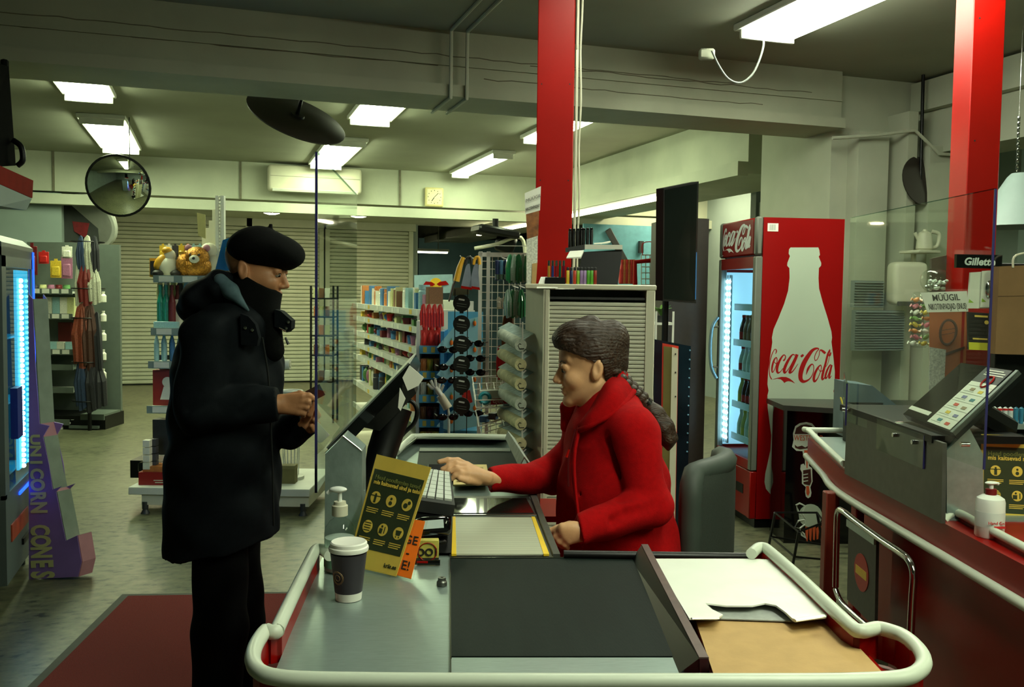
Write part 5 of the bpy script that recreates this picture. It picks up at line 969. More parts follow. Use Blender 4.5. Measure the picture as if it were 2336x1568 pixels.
for y in (692, 739, 785, 831, 878, 926):
    b = B().lathe([(.0435, 0), (.0435, .004)], c=sg(1053, y, 4.66), n=24, ax=rot(90)).box(sg(1053, y+19, 4.66), (.02, .004, .02)); o = b.obj('round_tag', tgm, t, 0)
    c0 = sg(1053, y, 4.655); B().box(c0+Vector((0, 0, .018)), (.03, .002, .008), r=rot(0, 10)).obj('tag_logo', mat('tag_white', (200, 204, 196), .5), o)
    for k in range(2): B().box(c0-Vector((0, 0, .004+k*.012)), (.05, .002, .003), r=rot(0, 8)).obj('tag_line', mat('tag_grey', (96, 100, 92), .5), o)
gls = None
for k, (px, py) in enumerate(((1022, 798), (1080, 784), (1020, 868), (1084, 850), (1022, 952), (1080, 944), (1024, 838), (1084, 818))):
    c = W(px, py, 4.66); lab = 'dark sunglasses, %s on the %s of the black wire rack' % (('topmost lowest third second'.split(), 'topmost lowest third second'.split())[0][(0, 0, 2, 2, 1, 1, 3, 3)[k]], 'left' if px < 1050 else 'right')
    if gls is None:
        gls = thing('sunglasses', lab, 'sunglasses', c, 0, 'sunglasses on the %s of the wire rack' % ('left' if px < 1050 else 'right'))
        for s in (-1, 1): B().sph((s*.028, 0, 0), (.025, .005, .018), 12, 8).obj('lens', blackg, gls); B().tube([(s*.053, 0, .006), (s*.055, .10, .004)], .003, 6).obj('temple', black, gls)
        B().tube([(-.008, -.002, .006), (.008, -.002, .006)], .003, 6).obj('bridge', black, gls)
    else: dup(gls, c, (-12 if px < 1050 else 10), lab, 'sunglasses on the %s of the wire rack' % ('left' if px < 1050 else 'right'))
# ------------------------------------------------------------------ wire grid stand with hanging tools
t = thing('grid_stand', 'white wire grid stand with two uprights left of the cream cabinet', 'stand', (0, 4.75, 0), 0)
sg = lambda px, py, d=4.75: L(t, W(px, py, d))
for px in (1095, 1113): B().b2((sg(px-4, 700).x, -.01, 0), (sg(px+4, 700).x, .02, sg(px, 574).z)).obj('upright', white, t)
B().b2((sg(1090, 700).x, -.01, sg(1100, 586).z), (sg(1205, 700).x, .02, sg(1100, 576).z)).obj('top_bar', white, t)
b = B()
for k in range(7): b.cyl((sg(1122+k*13, 700).x, 0, .75), (sg(1122+k*13, 700).x, 0, sg(1120, 580).z), .0022, n=5)
for k in range(24): b.cyl((sg(1098, 700).x, .005, .8+k*.04), (sg(1205, 700).x, .005, .8+k*.04), .0022, n=5)
b.obj('wire_grid', white, t, 0)['kind'] = 'stuff'
for px, py in ((1052, 590), (1075, 590), (1145, 590), (1175, 588), (1170, 655), (1185, 655)): B().tube([sg(px+12, py+2, 4.74), sg(px, py-2, 4.55), sg(px-2, py-6, 4.53)], .003, 6).obj('hook', white, t)
B().b2((sg(1090, 700).x, -.02, .0), (sg(1205, 700).x, .1, .03)).obj('foot', white, t)
saw_b = mat('saw_blade', (150, 160, 176), .3, metal=.4, na=.15); sawy = mat('saw_handle_yellow', (214, 160, 40), .45)
for k, (px, py, hm) in enumerate(((1046, 590, sawy), (1068, 590, dark), (1086, 590, sawy))):
    t = thing('hand_saw', ('leftmost yellow-handled tool hanging on the wire grid', 'hanging tool with pale blade between two yellow ones', 'right-hand orange-handled tool hanging beside the upright')[k], 'tool', W(px, py, 4.55), 0)
    h2 = lambda x, y: L(t, W(x, y, 4.55))
    if k == 0: B().tube([h2(1057, 587), h2(1048, 612), h2(1041, 642)], [.010, .014, .016], 8).obj('handle', hm, t); B().tube([h2(1047, 622), h2(1034, 650), h2(1024, 688)], [.014, .016, .012], 6, flat=.4).obj('sheath', mat('dark_sheath', (50, 32, 26), .6), t)
    else: B().tube(crom([h2(px-6, 604), h2(px-2, 590), h2(px+6, 588), h2(px+8, 604)], 4), .008, 8).obj('handle', hm, t); B().hexa([h2(px-4, 602), h2(px+4, 602), h2(px+4, 602)+Vector((0, .006, 0)), h2(px-4, 602)+Vector((0, .006, 0))], [h2(px-16, 652), h2(px+8, 656), h2(px+8, 656)+Vector((0, .006, 0)), h2(px-16, 652)+Vector((0, .006, 0))]).obj('blade', saw_b, t, 0); B().hexa([h2(px-16, 652), h2(px+8, 656), h2(px+8, 656)+Vector((0, .007, 0)), h2(px-16, 652)+Vector((0, .007, 0))], [h2(px-17, 658), h2(px+9, 662), h2(px+9, 662)+Vector((0, .007, 0)), h2(px-17, 658)+Vector((0, .007, 0))]).obj('red_tip', redm, t, 0)
penm = [mat('navy_torch', (36, 46, 80), .4), mat('blue_torch', (80, 120, 150), .4)]
for k in range(5):
    c = W(1134+k*9.5, 617, 4.5); o = solo(B().lathe([(.008, -.05), (.010, -.045), (.010, .02), (.012, .03), (.012, .045), (.004, .05)], n=10), 'torch', penm[k % 2], '%s small blue torch from the left near the top of the wire grid' % 'first second third fourth fifth'.split()[k], 'torch', c, 0, 'torches on the wire grid')
    B().lathe([(.0105, -.045), (.0105, -.02)], n=10).obj('silver_band', chrome, o)
grn = [mat('green_pack', (40, 130, 80), .3, coat=1), mat('clear_green_pack', (150, 180, 160), .25, ns=30, na=.3)]
for k in range(9):
    r_ = k//5; px = 1162+(k % 5)*10-(4 if r_ else 0); c = W(px, 642+r_*80, 4.42)
    good('strand', c, rnd.uniform(-30, 30), (.045, .04, .125), grn[k % 2], 'narrow green and clear pack, %s from the left on the %s hooks beside the cabinet' % ('first second third fourth fifth'.split()[k % 5], ('upper', 'lower')[r_]), 'green packs on the %s hooks' % ('upper', 'lower')[r_])
for k in range(3): good('hang', W(1138+k*11, 705, 4.6), 0, (.022, .03, .06), 3, '%s pale blister pack on the middle hooks of the wire grid' % ('left', 'middle', 'right')[k], 'pale blister packs on the wire grid')
for k in range(4): good('strand', W(1152+k*5, 800-k*2, 4.45), 20*k, (.04, .04, .17), mat('brown_strap', (120, 72, 36), .5, na=.2), '%s brown strap hanging low on the wire grid above the newspapers' % ('first', 'second', 'third', 'fourth')[k], 'brown straps on the wire grid')
for k in range(3): good('strand', W(1138+k*7, 862, 4.42), 15*k, (.03, .03, .15), mat('red_strap', (150, 20, 22), .4, na=.2), '%s red strap hanging lowest on the wire grid' % ('left', 'middle', 'right')[k], 'red straps on the wire grid')
# ------------------------------------------------------------------ newspaper rack, wire trays
t = nw = thing('newspaper_rack', 'slanting white wire newspaper rack against the cream cabinet', 'rack', (0, 4.0, 0), 0)
sg = lambda px, py, d=4.0: L(t, W(px, py, d)); b = B()
for d_ in (3.85, 4.25): b.cyl(Vector((sg(1196, 990, d_).x, sg(1196, 990, d_).y, .0)), sg(1192, 735, d_), .004, n=6)
b.obj('side_frame', white, t)
for k in range(7): B().tube([sg(1150, 776+k*45, 4.25), sg(1194, 806+k*45, 3.86), sg(1200, 800+k*45, 3.86)], .003, 6).obj('tier_wire', white, t)
npm = [mat('newsprint_%d' % i, c_, .8, ns=40, na=.25) for i, c_ in enumerate(((176, 184, 168), (190, 184, 140), (150, 170, 166)))]
for k in range(7):
    y = 770+k*45; a, e_ = W(1146, y-8, 4.22), W(1188, y+18, 3.84)
    t = thing('newspaper', 'rolled newspaper on the %s tier of the slanting rack' % ('topmost second third fourth fifth sixth lowest'.split()[k]), 'newspaper', a, 0, 'rolled newspapers in the slanting rack')
    l2 = L(t, e_); B().cyl((0, 0, 0), l2, .026, n=12).obj('roll', npm[1 if k % 3 else 0], t); B().tube([l2+Vector((.0, -.002, 0))+Vector((.004*r_*math.cos(r_*1.1), 0, .004*r_*math.sin(r_*1.1))) for r_ in (1, 2, 3, 4, 5)], .002, 4).obj('rolled_end', ink, t)
    B().hexa([Vector((-.02, .03, .024)), l2+Vector((.01, .03, .02)), l2+Vector((.055, .08, .045)), Vector((.03, .08, .05))], [Vector((-.02, .03, .026)), l2+Vector((.01, .03, .022)), l2+Vector((.055, .08, .047)), Vector((.03, .08, .052))]).obj('loose_page', npm[2], t, 0)
for lab, z0, pts, items in (('upper', 0, ((1086, 930), (1165, 928), (1158, 872), (1078, 876)), 0), ('lower', 1, ((1098, 990), (1185, 962), (1180, 925), (1090, 952)), 1)):
    t = thing('wire_tray', '%s tilted white wire tray in front of the newspaper rack' % lab, 'tray', W(*pts[0], 4.3), 0); T_ = Pan(*[L(t, W(x, y, d)) for (x, y), d in zip((pts[3], pts[2], pts[1], pts[0]), (4.45, 4.45, 4.15, 4.15))]); b = B()
    for v in (0, .25, .5, .75, 1): b.tube([T_.p(0, v, .03), T_.p(0, v, 0), T_.p(1, v, 0), T_.p(1, v, .03)], .002, 5)
    for u in (0, .2, .4, .6, .8, 1): b.tube([T_.p(u, 0, 0), T_.p(u, 1, 0)], .002, 5)
    b.tube([T_.p(0, 0, .035), T_.p(1, 0, .035), T_.p(1, 1, .035), T_.p(0, 1, .035)], .003, 5, True); b.obj('wire_basket', white, t, 0)
    if items == 0:
        t = thing('tape_carton', 'teal, white and red carton with a barcode in the upper wire tray', 'packaging', W(1100, 928, 4.3), 0); P = Pan(*[L(t, W(x, y, 4.2)) for x, y in ((1094, 892), (1160, 890), (1162, 922), (1094, 926))]); P.slab(B(), 0, 0, 1, 1, -.04, 0).obj('carton', mat('pale_print', (190, 196, 186), .5, na=.1), t, 0); b = B(); P.ring(b, .18, .5, .022, .009, .003); b.obj('teal_ring', mat('teal_print', (40, 140, 150), .5), t); P.slab(B(), .38, .04, .98, .42, 0, .002).obj('red_band', redm, t, 0); b = B(); [P.slab(b, .72+i*.03, .5, .735+i*.03, .92, 0, .002) for i in range(6)]; b.obj('barcode', ink, t, 0); P.text('Grepp', .62, .22, .018, paperw, t, .003)
    else:
        for k in range(4): good('carton', toC(FR[t.name] @ T_.p(.14+k*.23, .55, .004)), 18, (.035, .05, .03), 6 if k else 2, 'small dark carton in the lower wire tray, %s from the left' % 'first second third fourth'.split()[k], 'dark cartons in the lower wire tray')
# hanging dark machine and odds at the ceiling behind
t = thing('ceiling_fan_unit', 'dark angular machine under the soffit right of the grey shutters', 'machine', W(1130, 530, 9.0), 0)
B().box((0, 0, .0), (.42, .3, .08), r=rot(0, 8, 20), bev=.02).box((.1, .1, -.1), (.2, .2, .16), r=rot(20, 20, 0), bev=.03).obj('body', black, t); B().tube(crom([(-.2, 0, -.16), (0, -.02, -.12), (.25, 0, -.05), (.3, 0, -.3)], 5), [.02]*16, 6).obj('arm', offw, t, 60); B().cyl((.0, 0, 0), (.0, 0, .13), .03).obj('mount', black, t)
# ------------------------------------------------------------------ wall fittings
c = room(rx(716, 11.98), 11.98, 0); z0 = W(716, 428, 12.5).z
t = thing('air_conditioner', 'white wall air conditioner high on the back bulkhead behind the clear screen', 'air conditioner', (c.x, c.y, z0), ROOM)
B().box((0, -.11, 0), (1.15, .22, .32), bev=.04, seg=3).obj('housing', offw, t); B().box((0, -.2, -.14), (1.05, .06, .03), r=rot(25)).obj('louvre', white, t); B().box((0, -.222, .02), (1.1, .004, .006)).obj('front_seam', mat('seam_grey', (140, 138, 120), .6), t)
c = room(rx(988, 11.98), 11.98, 0); t = thing('wall_clock', 'square cream wall clock on the back bulkhead', 'clock', (c.x, c.y, W(988, 451, 12.3).z), ROOM)
B().box((0, -.02, 0), (.25, .04, .25), bev=.03, seg=3).obj('case', mat('clock_cream', (196, 184, 130), .5), t); B().box((0, -.042, 0), (.2, .004, .2), bev=.02).obj('dial', mat('dial_cream', (206, 200, 160), .6), t)
for k in range(12): B().box((.085*math.sin(k*math.pi/6), -.045, .085*math.cos(k*math.pi/6)), (.008, .002, .012), r=rot(0, k*30)).obj('hour_mark', ink, t)
B().box((.025, -.047, .025), (.007, .002, .075), r=rot(0, 45)).obj('hand', ink, t); B().box((-.02, -.047, -.03), (.01, .002, .06), r=rot(0, 35)).obj('hand', ink, t)
# hanging convex mirror and the dark back of another one
def disc_thing(name, label, c, r, n, up=None):
    t = thing(name, label, 'mirror', c, 0); z = Vector(n).normalized(); x = z.orthogonal().normalized(); y = z.cross(x); return t, Matrix((x, y, z)).transposed()
t, R_ = disc_thing('convex_mirror', 'round convex shop mirror below the left ceiling lamp', W(270, 424, 8.4), .27, (.15, -1, -.28))
B().lathe([(.275*math.sin(a*.52/8)/math.sin(.52), .55*(math.cos(a*.52/8)-math.cos(.52))) for a in range(8, -1, -1) if a] + [(.002, .55*(1-math.cos(.52)))], n=36, ax=R_).obj('mirror_face', mat('mirror', (225, 230, 220), .03, metal=1, na=0), t, 80)
B().lathe([(.27, -.012), (.285, -.008), (.285, .006), (.27, .006)], n=36, ax=R_).obj('rim', black, t); B().tube([R_ @ Vector((0, 0, -.01)), Vector((0, .25, .1)), Vector((0, .25, CE-t.location.z))], .005).obj('bracket', black, t)
vw = -(W(677, 271, 6.2)-Vector((0, 0, CAMZ))).normalized(); md = Vector((.34, 0, .94)); nn = vw*.42+md*.9
t, R_ = disc_thing('convex_mirror', 'black back of a round mirror hung under the beam', W(677, 268, 6.25), .33, nn)
B().lathe([(.335, -.01), (.34, 0), (.335, .004), (.1, .012), (.002, .012)], n=40, ax=R_).obj('mirror_back', mat('black_back', (40, 32, 26), .6, na=.06), t, 40)
B().lathe([(.33, -.012), (.2, -.07), (.002, -.09)], n=36, ax=R_).obj('mirror_face', MATS['mirror'], t, 60)
B().lathe([(.05, .01), (.045, .025), (.002, .025)], n=16, ax=R_).obj('hub', black, t); q_ = L(t, W(690, 215, 6.15)); B().tube([(0, 0, .01), q_, Vector((q_.x, q_.y, CE-t.location.z))], .014).obj('rod', black, t)
t, R_ = disc_thing('convex_mirror', 'dark round mirror back showing behind the white column at right', W(2100, 412, 6.6), .2, (.5, -1, .2)); B().lathe([(.17, -.01), (.175, 0), (.1, .01), (.002, .012)], n=32, ax=R_).obj('mirror_back', MATS['black_back'], t, 40); B().lathe([(.17, -.012), (.1, -.03), (.002, -.04)], n=28, ax=R_).obj('mirror_face', MATS['mirror'], t, 60); B().cyl((0, 0, 0), (0, .02, CE-t.location.z), .012).obj('rod', black, t)
t = thing('camera_dome', 'small dark camera dome under the ceiling behind the beam', 'camera', W(343, 196, 6.9), 0); t.location.z = CE; B().sph((0, 0, -.02), .035).obj('dome', blackg, t); B().cyl((0, 0, 0), (0, 0, -.015), .045).obj('base', white, t)
t = thing('smoke_detector', 'small dark sensor box on the back bulkhead above the shutters', 'sensor', W(410, 372, 12.2), ROOM); B().box((0, -.02, 0), (.1, .1, .05), bev=.01).obj('box', dark, t); B().box((0, -.02, .04), (.12, .12, .02)).obj('plate', white, t)
# television and red canopy at upper left
t = thing('television', 'black television on a bracket at the upper left edge', 'television', (-2.3, 3.95, 0), ROOM)
B().hexa([L(t, W(x, y, d)) for x, y, d in ((-150, 380, 3.9), (-60, 384, 3.9), (36, 378, 4.5), (-120, 378, 4.6))], [L(t, W(x, y, d)) for x, y, d in ((-150, 125, 3.9), (-60, 128, 3.9), (20, 152, 4.5), (-120, 150, 4.6))]).obj('housing', matte, t, 20)
B().tube(crom([L(t, W(x, y, 4.45)) for x, y in ((30, 320), (48, 335), (52, 365), (40, 378))], 4), .014, 8).obj('bracket_arm', black, t, 60); B().tube([L(t, W(10, 250, 4.5)), L(t, W(10, 140, 4.6))], .02).obj('mount', black, t)
t = thing('canopy_sign', 'red canopy box below the television at the left edge', 'sign', (-2.3, 4.2, 0), ROOM)
B().hexa([L(t, W(x, y, d)) for x, y, d in ((-160, 420, 3.6), (0, 420, 3.75), (74, 452, 4.4), (-140, 440, 4.5))], [L(t, W(x, y, d)) for x, y, d in ((-160, 376, 3.6), (0, 378, 3.75), (76, 412, 4.4), (-140, 410, 4.5))]).obj('red_box', mat('faded_red', (120, 26, 18), .85, spec=.05), t, 20)
B().hexa([L(t, W(x, y, d)) for x, y, d in ((-160, 432, 3.6), (0, 470, 3.75), (60, 480, 4.4), (-140, 470, 4.5))], [L(t, W(x, y, d)) for x, y, d in ((-160, 421, 3.6), (0, 421, 3.75), (73, 453, 4.4), (-140, 441, 4.5))]).obj('grey_underside', greyw, t, 20)
# ------------------------------------------------------------------ glass-door cooler at the left edge
t = thing('glass_cooler', 'grey glass-door cooler with a glowing blue light strip at the left edge', 'cooler', (0, 0, 0), ROOM)
fx = -.90; y0_, y1_ = 4.68, 5.46
Wg = mat('cooler_grey_side', (86, 98, 98), .45, na=.05)
B().b2((fx-.7, y0_, .1), (fx-.02, y0_+.03, 1.66)).obj('side_panel', Wg, t); B().b2((fx-.7, y1_-.03, .1), (fx-.02, y1_, 1.66)).obj('side_panel', Wg, t); B().b2((fx-.7, y0_, .1), (fx-.66, y1_, 1.66)).obj('back_panel', Wg, t); B().poly([(fx, y0_, 1.62), (fx, y0_, 1.68), (fx-.05, y0_, 1.72), (fx-.7, y0_, 1.72), (fx-.7, y0_, 1.62)], (0, y1_-y0_, 0)).obj('curved_top', Wg, t); B().b2((fx-.69, y0_+.031, .1), (fx, y1_-.031, .52)).obj('base', Wg, t); B().b2((fx-.02, y0_, .1), (fx, y0_+.031, .52)).obj('corner_trim', Wg, t)
B().b2((fx-.04, y0_, .5), (fx, y0_+.09, 1.66)).b2((fx-.04, y1_-.05, .5), (fx, y1_, 1.66)).b2((fx-.04, y0_, 1.57), (fx, y1_, 1.66)).obj('door_frame', Wg, t)
B().b2((fx+.0, y1_-.025, .46), (fx+.006, y1_-.005, 1.66)).b2((fx, y0_+.3, .46), (fx+.006, y1_, .475)).obj('blue_edge_glow', mat('lit_blue_edge', (20, 60, 220), .4, na=0, emit=1.2, ecol=(20, 70, 255)), t)  # blue glow put into the door edge strip as emission
B().b2((fx-.012, y0_+.09, .52), (fx-.006, y1_-.05, 1.57)).obj('door_glass', cooler, t, 0)
B().b2((fx-.6, y0_+.05, .55), (fx-.05, y1_-.05, .56)).b2((fx-.6, y0_+.05, .9), (fx-.05, y1_-.05, .91)).b2((fx-.6, y0_+.05, 1.22), (fx-.05, y1_-.05, 1.23)).obj('shelf', iw, t)
B().b2((fx-.03, y0_+.42, .56), (fx-.018, y1_-.06, 1.56)).obj('glow_panel', mat('cyan_glow', (20, 150, 170), .5, na=0, emit=.75, ecol=(10, 160, 200)), t)  # cyan LED glow inside the cooler, put into an added emissive panel
lm = B().sph((0, 0, 0), .0118, 8, 6).mesh('led', ledc); l2m = B().sph((0, 0, 0), .009, 6, 4).mesh('led', mat('lit_led_dim', (120, 220, 240), .5, na=0, emit=1.6, ecol=(90, 215, 240)))
for k in range(36): link('led', lm, t).location = (fx-.012, y0_+.50, .57+k*.0268); link('led', l2m, t).location = (fx-.012, y0_+.64, .57+k*.0268)
B().b2((fx-.001, y0_+.1, .28), (fx+.006, y0_+.5, .36)).obj('orange_sticker', mat('orange_sticker', (170, 70, 40), .5, ns=9, na=.3), t); B().b2((fx-.001, y0_+.35, .2), (fx+.01, y0_+.55, .23)).obj('lock_slot', black, t)
B().b2((fx-.001, y0_+.14, .76), (fx+.03, y0_+.26, 1.0)).obj('door_handle', mat('blue_handle', (16, 40, 130), .4), t)
for y_ in (y0_+.06, y1_-.06):
    for x_ in (fx-.62, fx-.08): B().cyl((x_, y_, 0), (x_, y_, .1), .03).obj('foot', black, t)
# ------------------------------------------------------------------ cone display
t = thing('cone_display', 'pink and violet stepped cardboard ice-cream cone display beside the glass cooler', 'display', (0, 4.58, 0), 0)
sl = lambda px, py, d=4.58: L(t, W(px, py, d))
prof = [(66, 1340), (178, 1334), (186, 1300), (176, 1240), (150, 1252), (143, 1218), (128, 1140), (140, 1128), (120, 1135), (112, 1080), (98, 1015), (112, 990), (90, 985), (84, 900), (80, 845), (74, 700), (66, 690)]
vio = mat('violet_card', (140, 112, 190), .55, ns=3, na=.25); pink = mat('pink_card', (176, 124, 136), .55, na=.06)
sp = [sl(*p) for p in prof]; zf = min(p.z for p in sp); sp = [Vector((p.x, p.y, p.z-zf)) for p in sp]
B().poly(sp, (0, .008, 0)).obj('side_panel', vio, t, 0); B().poly([p+Vector((.035, .07, 0)) for p in sp], (0, .008, 0)).obj('side_panel', vio, t, 0)
for a, b_, m in ((1, 2, pink), (2, 3, pink), (3, 4, pink), (4, 6, mat('grey_green_card', (130, 146, 132), .6)), (6, 8, pink), (8, 10, MATS['grey_green_card']), (10, 12, pink), (12, 15, MATS['grey_green_card'])):
    p, q_ = sp[a], sp[b_]; B().hexa([p+Vector((0, .004, 0)), q_+Vector((0, .004, 0)), q_+Vector((.035, .074, 0)), p+Vector((.035, .074, 0))], [p+Vector((.004, .004, 0)), q_+Vector((.004, .004, 0)), q_+Vector((.039, .074, 0)), p+Vector((.039, .074, 0))]).obj('step_panel', m, t, 0)
CN = Pan(sl(68, 1010), sl(90, 1010), sl(124, 1338), sl(68, 1340)); lt = mat('cream_letters', (206, 206, 150), .6, na=.05)
for k, chh in enumerate('UNICORN CONES'):
    v = .03+(12-k)*.078; u0 = .5
    me = text_bm(chh, .076, bold=.0032, sx=1.0); o_ = CN.p(u0, v, .0); n_ = CN.n; wv_ = (CN.p(1, v)-CN.p(0, v)).length
    exv = (CN.p(u0, v-.01)-o_).normalized(); eyv = (CN.p(u0+.01, v)-o_).normalized()*(wv_/.062*1.05); nn = Vector((0, -1, 0))
    me.transform(Matrix(((exv.x, eyv.x, nn.x, o_.x), (exv.y, eyv.y, nn.y, o_.y-.003), (exv.z, eyv.z, nn.z, o_.z-zf), (0, 0, 0, 1)))); me.materials.clear(); me.materials.append(lt); link('lettering', me, t)
t = thing('cone_box', 'small dark box with a gold edge in the second step of the cone display', 'packaging', W(122, 1110, 4.7), 0); B().box((0, 0, 0), (.03, .1, .12), r=rot(0, 10)).obj('carton', dark, t); B().box((.012, -.05, -.01), (.01, .01, .11), r=rot(0, 10)).obj('gold_edge', mat('gold_card', (150, 120, 60), .4), t)
# ------------------------------------------------------------------ far left wall shelving with hanging goods
t = ws = thing('wall_shelving', 'dark grey peg shelving with small goods left of the grey shutters', 'shelf', (0, 9.6, 0), 0)
sl = lambda px, py, d=9.6: L(t, W(px, py, d)); dg_ = mat('shelf_grey', (92, 102, 94), .6, na=.06)
xa_, xb_ = sl(20, 700).x, sl(166, 700).x
B().b2((xa_, .38, 0), (xb_, .42, sl(60, 548).z)).obj('back_panel', dg_, t); B().b2((xb_, .38, 0), (sl(238, 700).x, .42, sl(60, 552).z)).obj('side_wing', dg_, t)
zs = [sl(110, y).z for y in (665, 722, 803, 838, 890, 960)]
for i, z in enumerate(zs):
    B().b2((xa_, 0 if i < 5 else -.1, z-.02), (xb_, .38, z)).obj('shelf_board', white if i != 3 else dg_, t); s_ = B().b2((xa_, -.012 if i < 5 else -.112, z-.03), (xb_, 0 if i < 5 else -.1, z+.03)).obj('price_rail', dg_, t)
    if i < 3:
        for k in range(4): B().b2((sl(76+k*22, 700).x, -.016, z-.02), (sl(92+k*22, 700).x, -.012, z+.025)).obj('price_tag', paperw, s_)
B().b2((sl(168, 700).x, -.1, .1), (sl(174, 700).x, .0, sl(160, 955).z)).obj('post', white, t); B().b2((sl(166, 700).x, -.12, sl(160, 974).z), (sl(232, 700).x, .3, sl(160, 968).z)).b2((sl(190, 700).x, -.1, sl(160, 955).z), (sl(244, 700).x, .3, sl(160, 942).z)).obj('base_bar', dg_, t); B().b2((xa_, -.08, 0), (sl(245, 700).x, .38, .14)).obj('plinth', black, t)
for kd, px, py, w_, h_, m, lab in (('hang', 74, 628, .11, .34, 11, 'dark red hanging packets highest at the left of the peg shelving'), ('hang', 100, 602, .11, .14, 0, 'red and white hanging packet on the peg shelving'), ('hang', 128, 634, .12, .2, 1, 'yellow and black hanging packet on the peg shelving'), ('hang', 153, 636, .12, .26, 7, 'pink-edged hanging packet on the peg shelving'), ('hang', 153, 590, .11, .14, 3, 'pale hanging packet above the pink-edged one')):
    c = W(px, py, 9.8); good(kd, c, 0, (w_, .08, h_), m, lab)
for k in range(5): good('jar', (W(78+k*18, 655, 9.7).x, 9.72, zs[0]), 0, (.07, .07, .07), (6, 10, 7, 11, 4)[k], '%s lidded pot on the upper peg shelf' % ('dark', 'yellow-green', 'pinkish', 'maroon', 'green')[k], 'pots on the upper peg shelf')
for k in range(5): good('carton', (W(92+k*17, 700, 9.7).x, 9.74, zs[1]), rnd.uniform(-10, 10), (.075, .06, .20), (11, 3, 9, 3, 10)[k], '%s boxed accessory standing on the second peg shelf' % ('dark red', 'first white', 'pale blue', 'second white', 'pale olive')[k], 'boxed goods on the second peg shelf')
for k in range(5): good('carton', (W(80+k*19, 790, 9.7).x, 9.74, zs[2]), rnd.uniform(-10, 10), (.08, .06, .10), (9, 3, 9, 3, 9)[k], 'pale small pack, %s from the left on the third peg shelf' % 'first second third fourth fifth'.split()[k], 'pale packs on the third peg shelf')
good('carton', (W(150, 770, 9.9).x, 9.9, zs[2]), 0, (.14, .05, .30), mat('red_frame_pack', (90, 20, 16), .5), 'dark picture pack with red frame at the right end of the third peg shelf')
good('carton', (W(118, 950, 9.7).x, 9.7, zs[5]), 0, (.20, .1, .06), 0, 'flat red carton on the lowest peg shelf'); good('carton', (W(120, 975, 9.6).x, 9.55, zs[5]-.1), 0, (.3, .1, .05), 3, 'flat white carton below the red one at the foot of the peg shelving')
sm_ = [mat('strand_%d' % i, c_, .6, ns=40, na=.5) for i, c_ in enumerate(((40, 56, 84), (110, 30, 26), (120, 54, 34), (70, 40, 30), (34, 34, 40), (180, 180, 160)))]
for k, (px, py, w_, h_, m) in enumerate(((185, 618, .10, .34, 0), (200, 622, .12, .36, 5), (216, 618, .10, .34, 4), (178, 700, .06, .42, 5), (196, 692, .16, .40, 1), (216, 690, .13, .34, 5), (188, 832, .20, .60, 2), (206, 838, .18, .62, 3), (222, 840, .14, .55, 4), (185, 930, .14, .48, 0), (205, 935, .18, .46, 4), (224, 925, .18, .40, 4))):
    good('strand', W(px, py, 9.35), rnd.uniform(-20, 20), (w_, w_, h_), sm_[m], '%s bundle of hair ties and straps on the dark hanging carousel' % ('navy cream black white red pale orange-brown brown charcoal blue jet coal'.split()[k]), 'bundles on the hanging carousel')
t = thing('hanging_carousel', 'dark carousel of hanging straps beside the grey shutters', 'rack', W(205, 990, 9.45), 0); hx_ = L(t, W(205, 548, 9.45)).z
B().cyl((0, 0, -.06), (0, 0, hx_), .02).obj('pole', black, t); B().lathe([(.22, -.06), (.24, .0), (.05, .02)], n=20).obj('base', black, t)
for z in (.35, .75, 1.2, 1.5, hx_-.02):
    if z < hx_: B().tube([(.16*math.cos(a*math.pi/8), .16*math.sin(a*math.pi/8), z) for a in range(16)], .006, 5, True).obj('hook_ring', black, t)
for k in range(6): good('bottle', W(236, 690+k*44, 9.4), 0, (.06, .06, .11), 3, 'small silvery ornament, %s down the right side of the carousel' % POS[k], 'silvery ornaments on the carousel')
# round white bowl-like lamp and dark thing in the niche
t = thing('round_mirror', 'large dark round mirror with white rim in the niche above the peg shelving', 'mirror', W(205, 505, 11.2), 0)
R_ = rot(-60, 20, 0); B().lathe([(.34, -.03), (.36, 0), (.34, .03), (.30, .03), (.30, -.03)], n=32, ax=R_).obj('rim', white, t); B().lathe([(.31, 0), (.002, .06)], n=28, ax=R_).obj('glass', mat('dark_mirror', (40, 26, 22), .15), t, 60); B().cyl((0, 0, 0), (0, .1, CE-t.location.z), .015).obj('rod', black, t)
t = thing('ceiling_speaker', 'dark hanging box in the niche above the round mirror', 'speaker', W(195, 470, 11.3), 0); B().box((0, 0, 0), (.42, .3, .24), bev=.05, seg=2).obj('cabinet', black, t); B().cyl((0, 0, .1), (0, 0, CE-t.location.z), .02).obj('mount', black, t)
t = thing('wall_bracket', 'small red-brown pennant in the niche beside the dark hanging box', 'pennant', W(165, 505, 11.1), 0); B().poly([(0, 0, 0), (.2, 0, -.02), (.16, 0, -.2), (.02, 0, -.12)], (0, .01, 0)).obj('cloth', PC[11], t, 0)
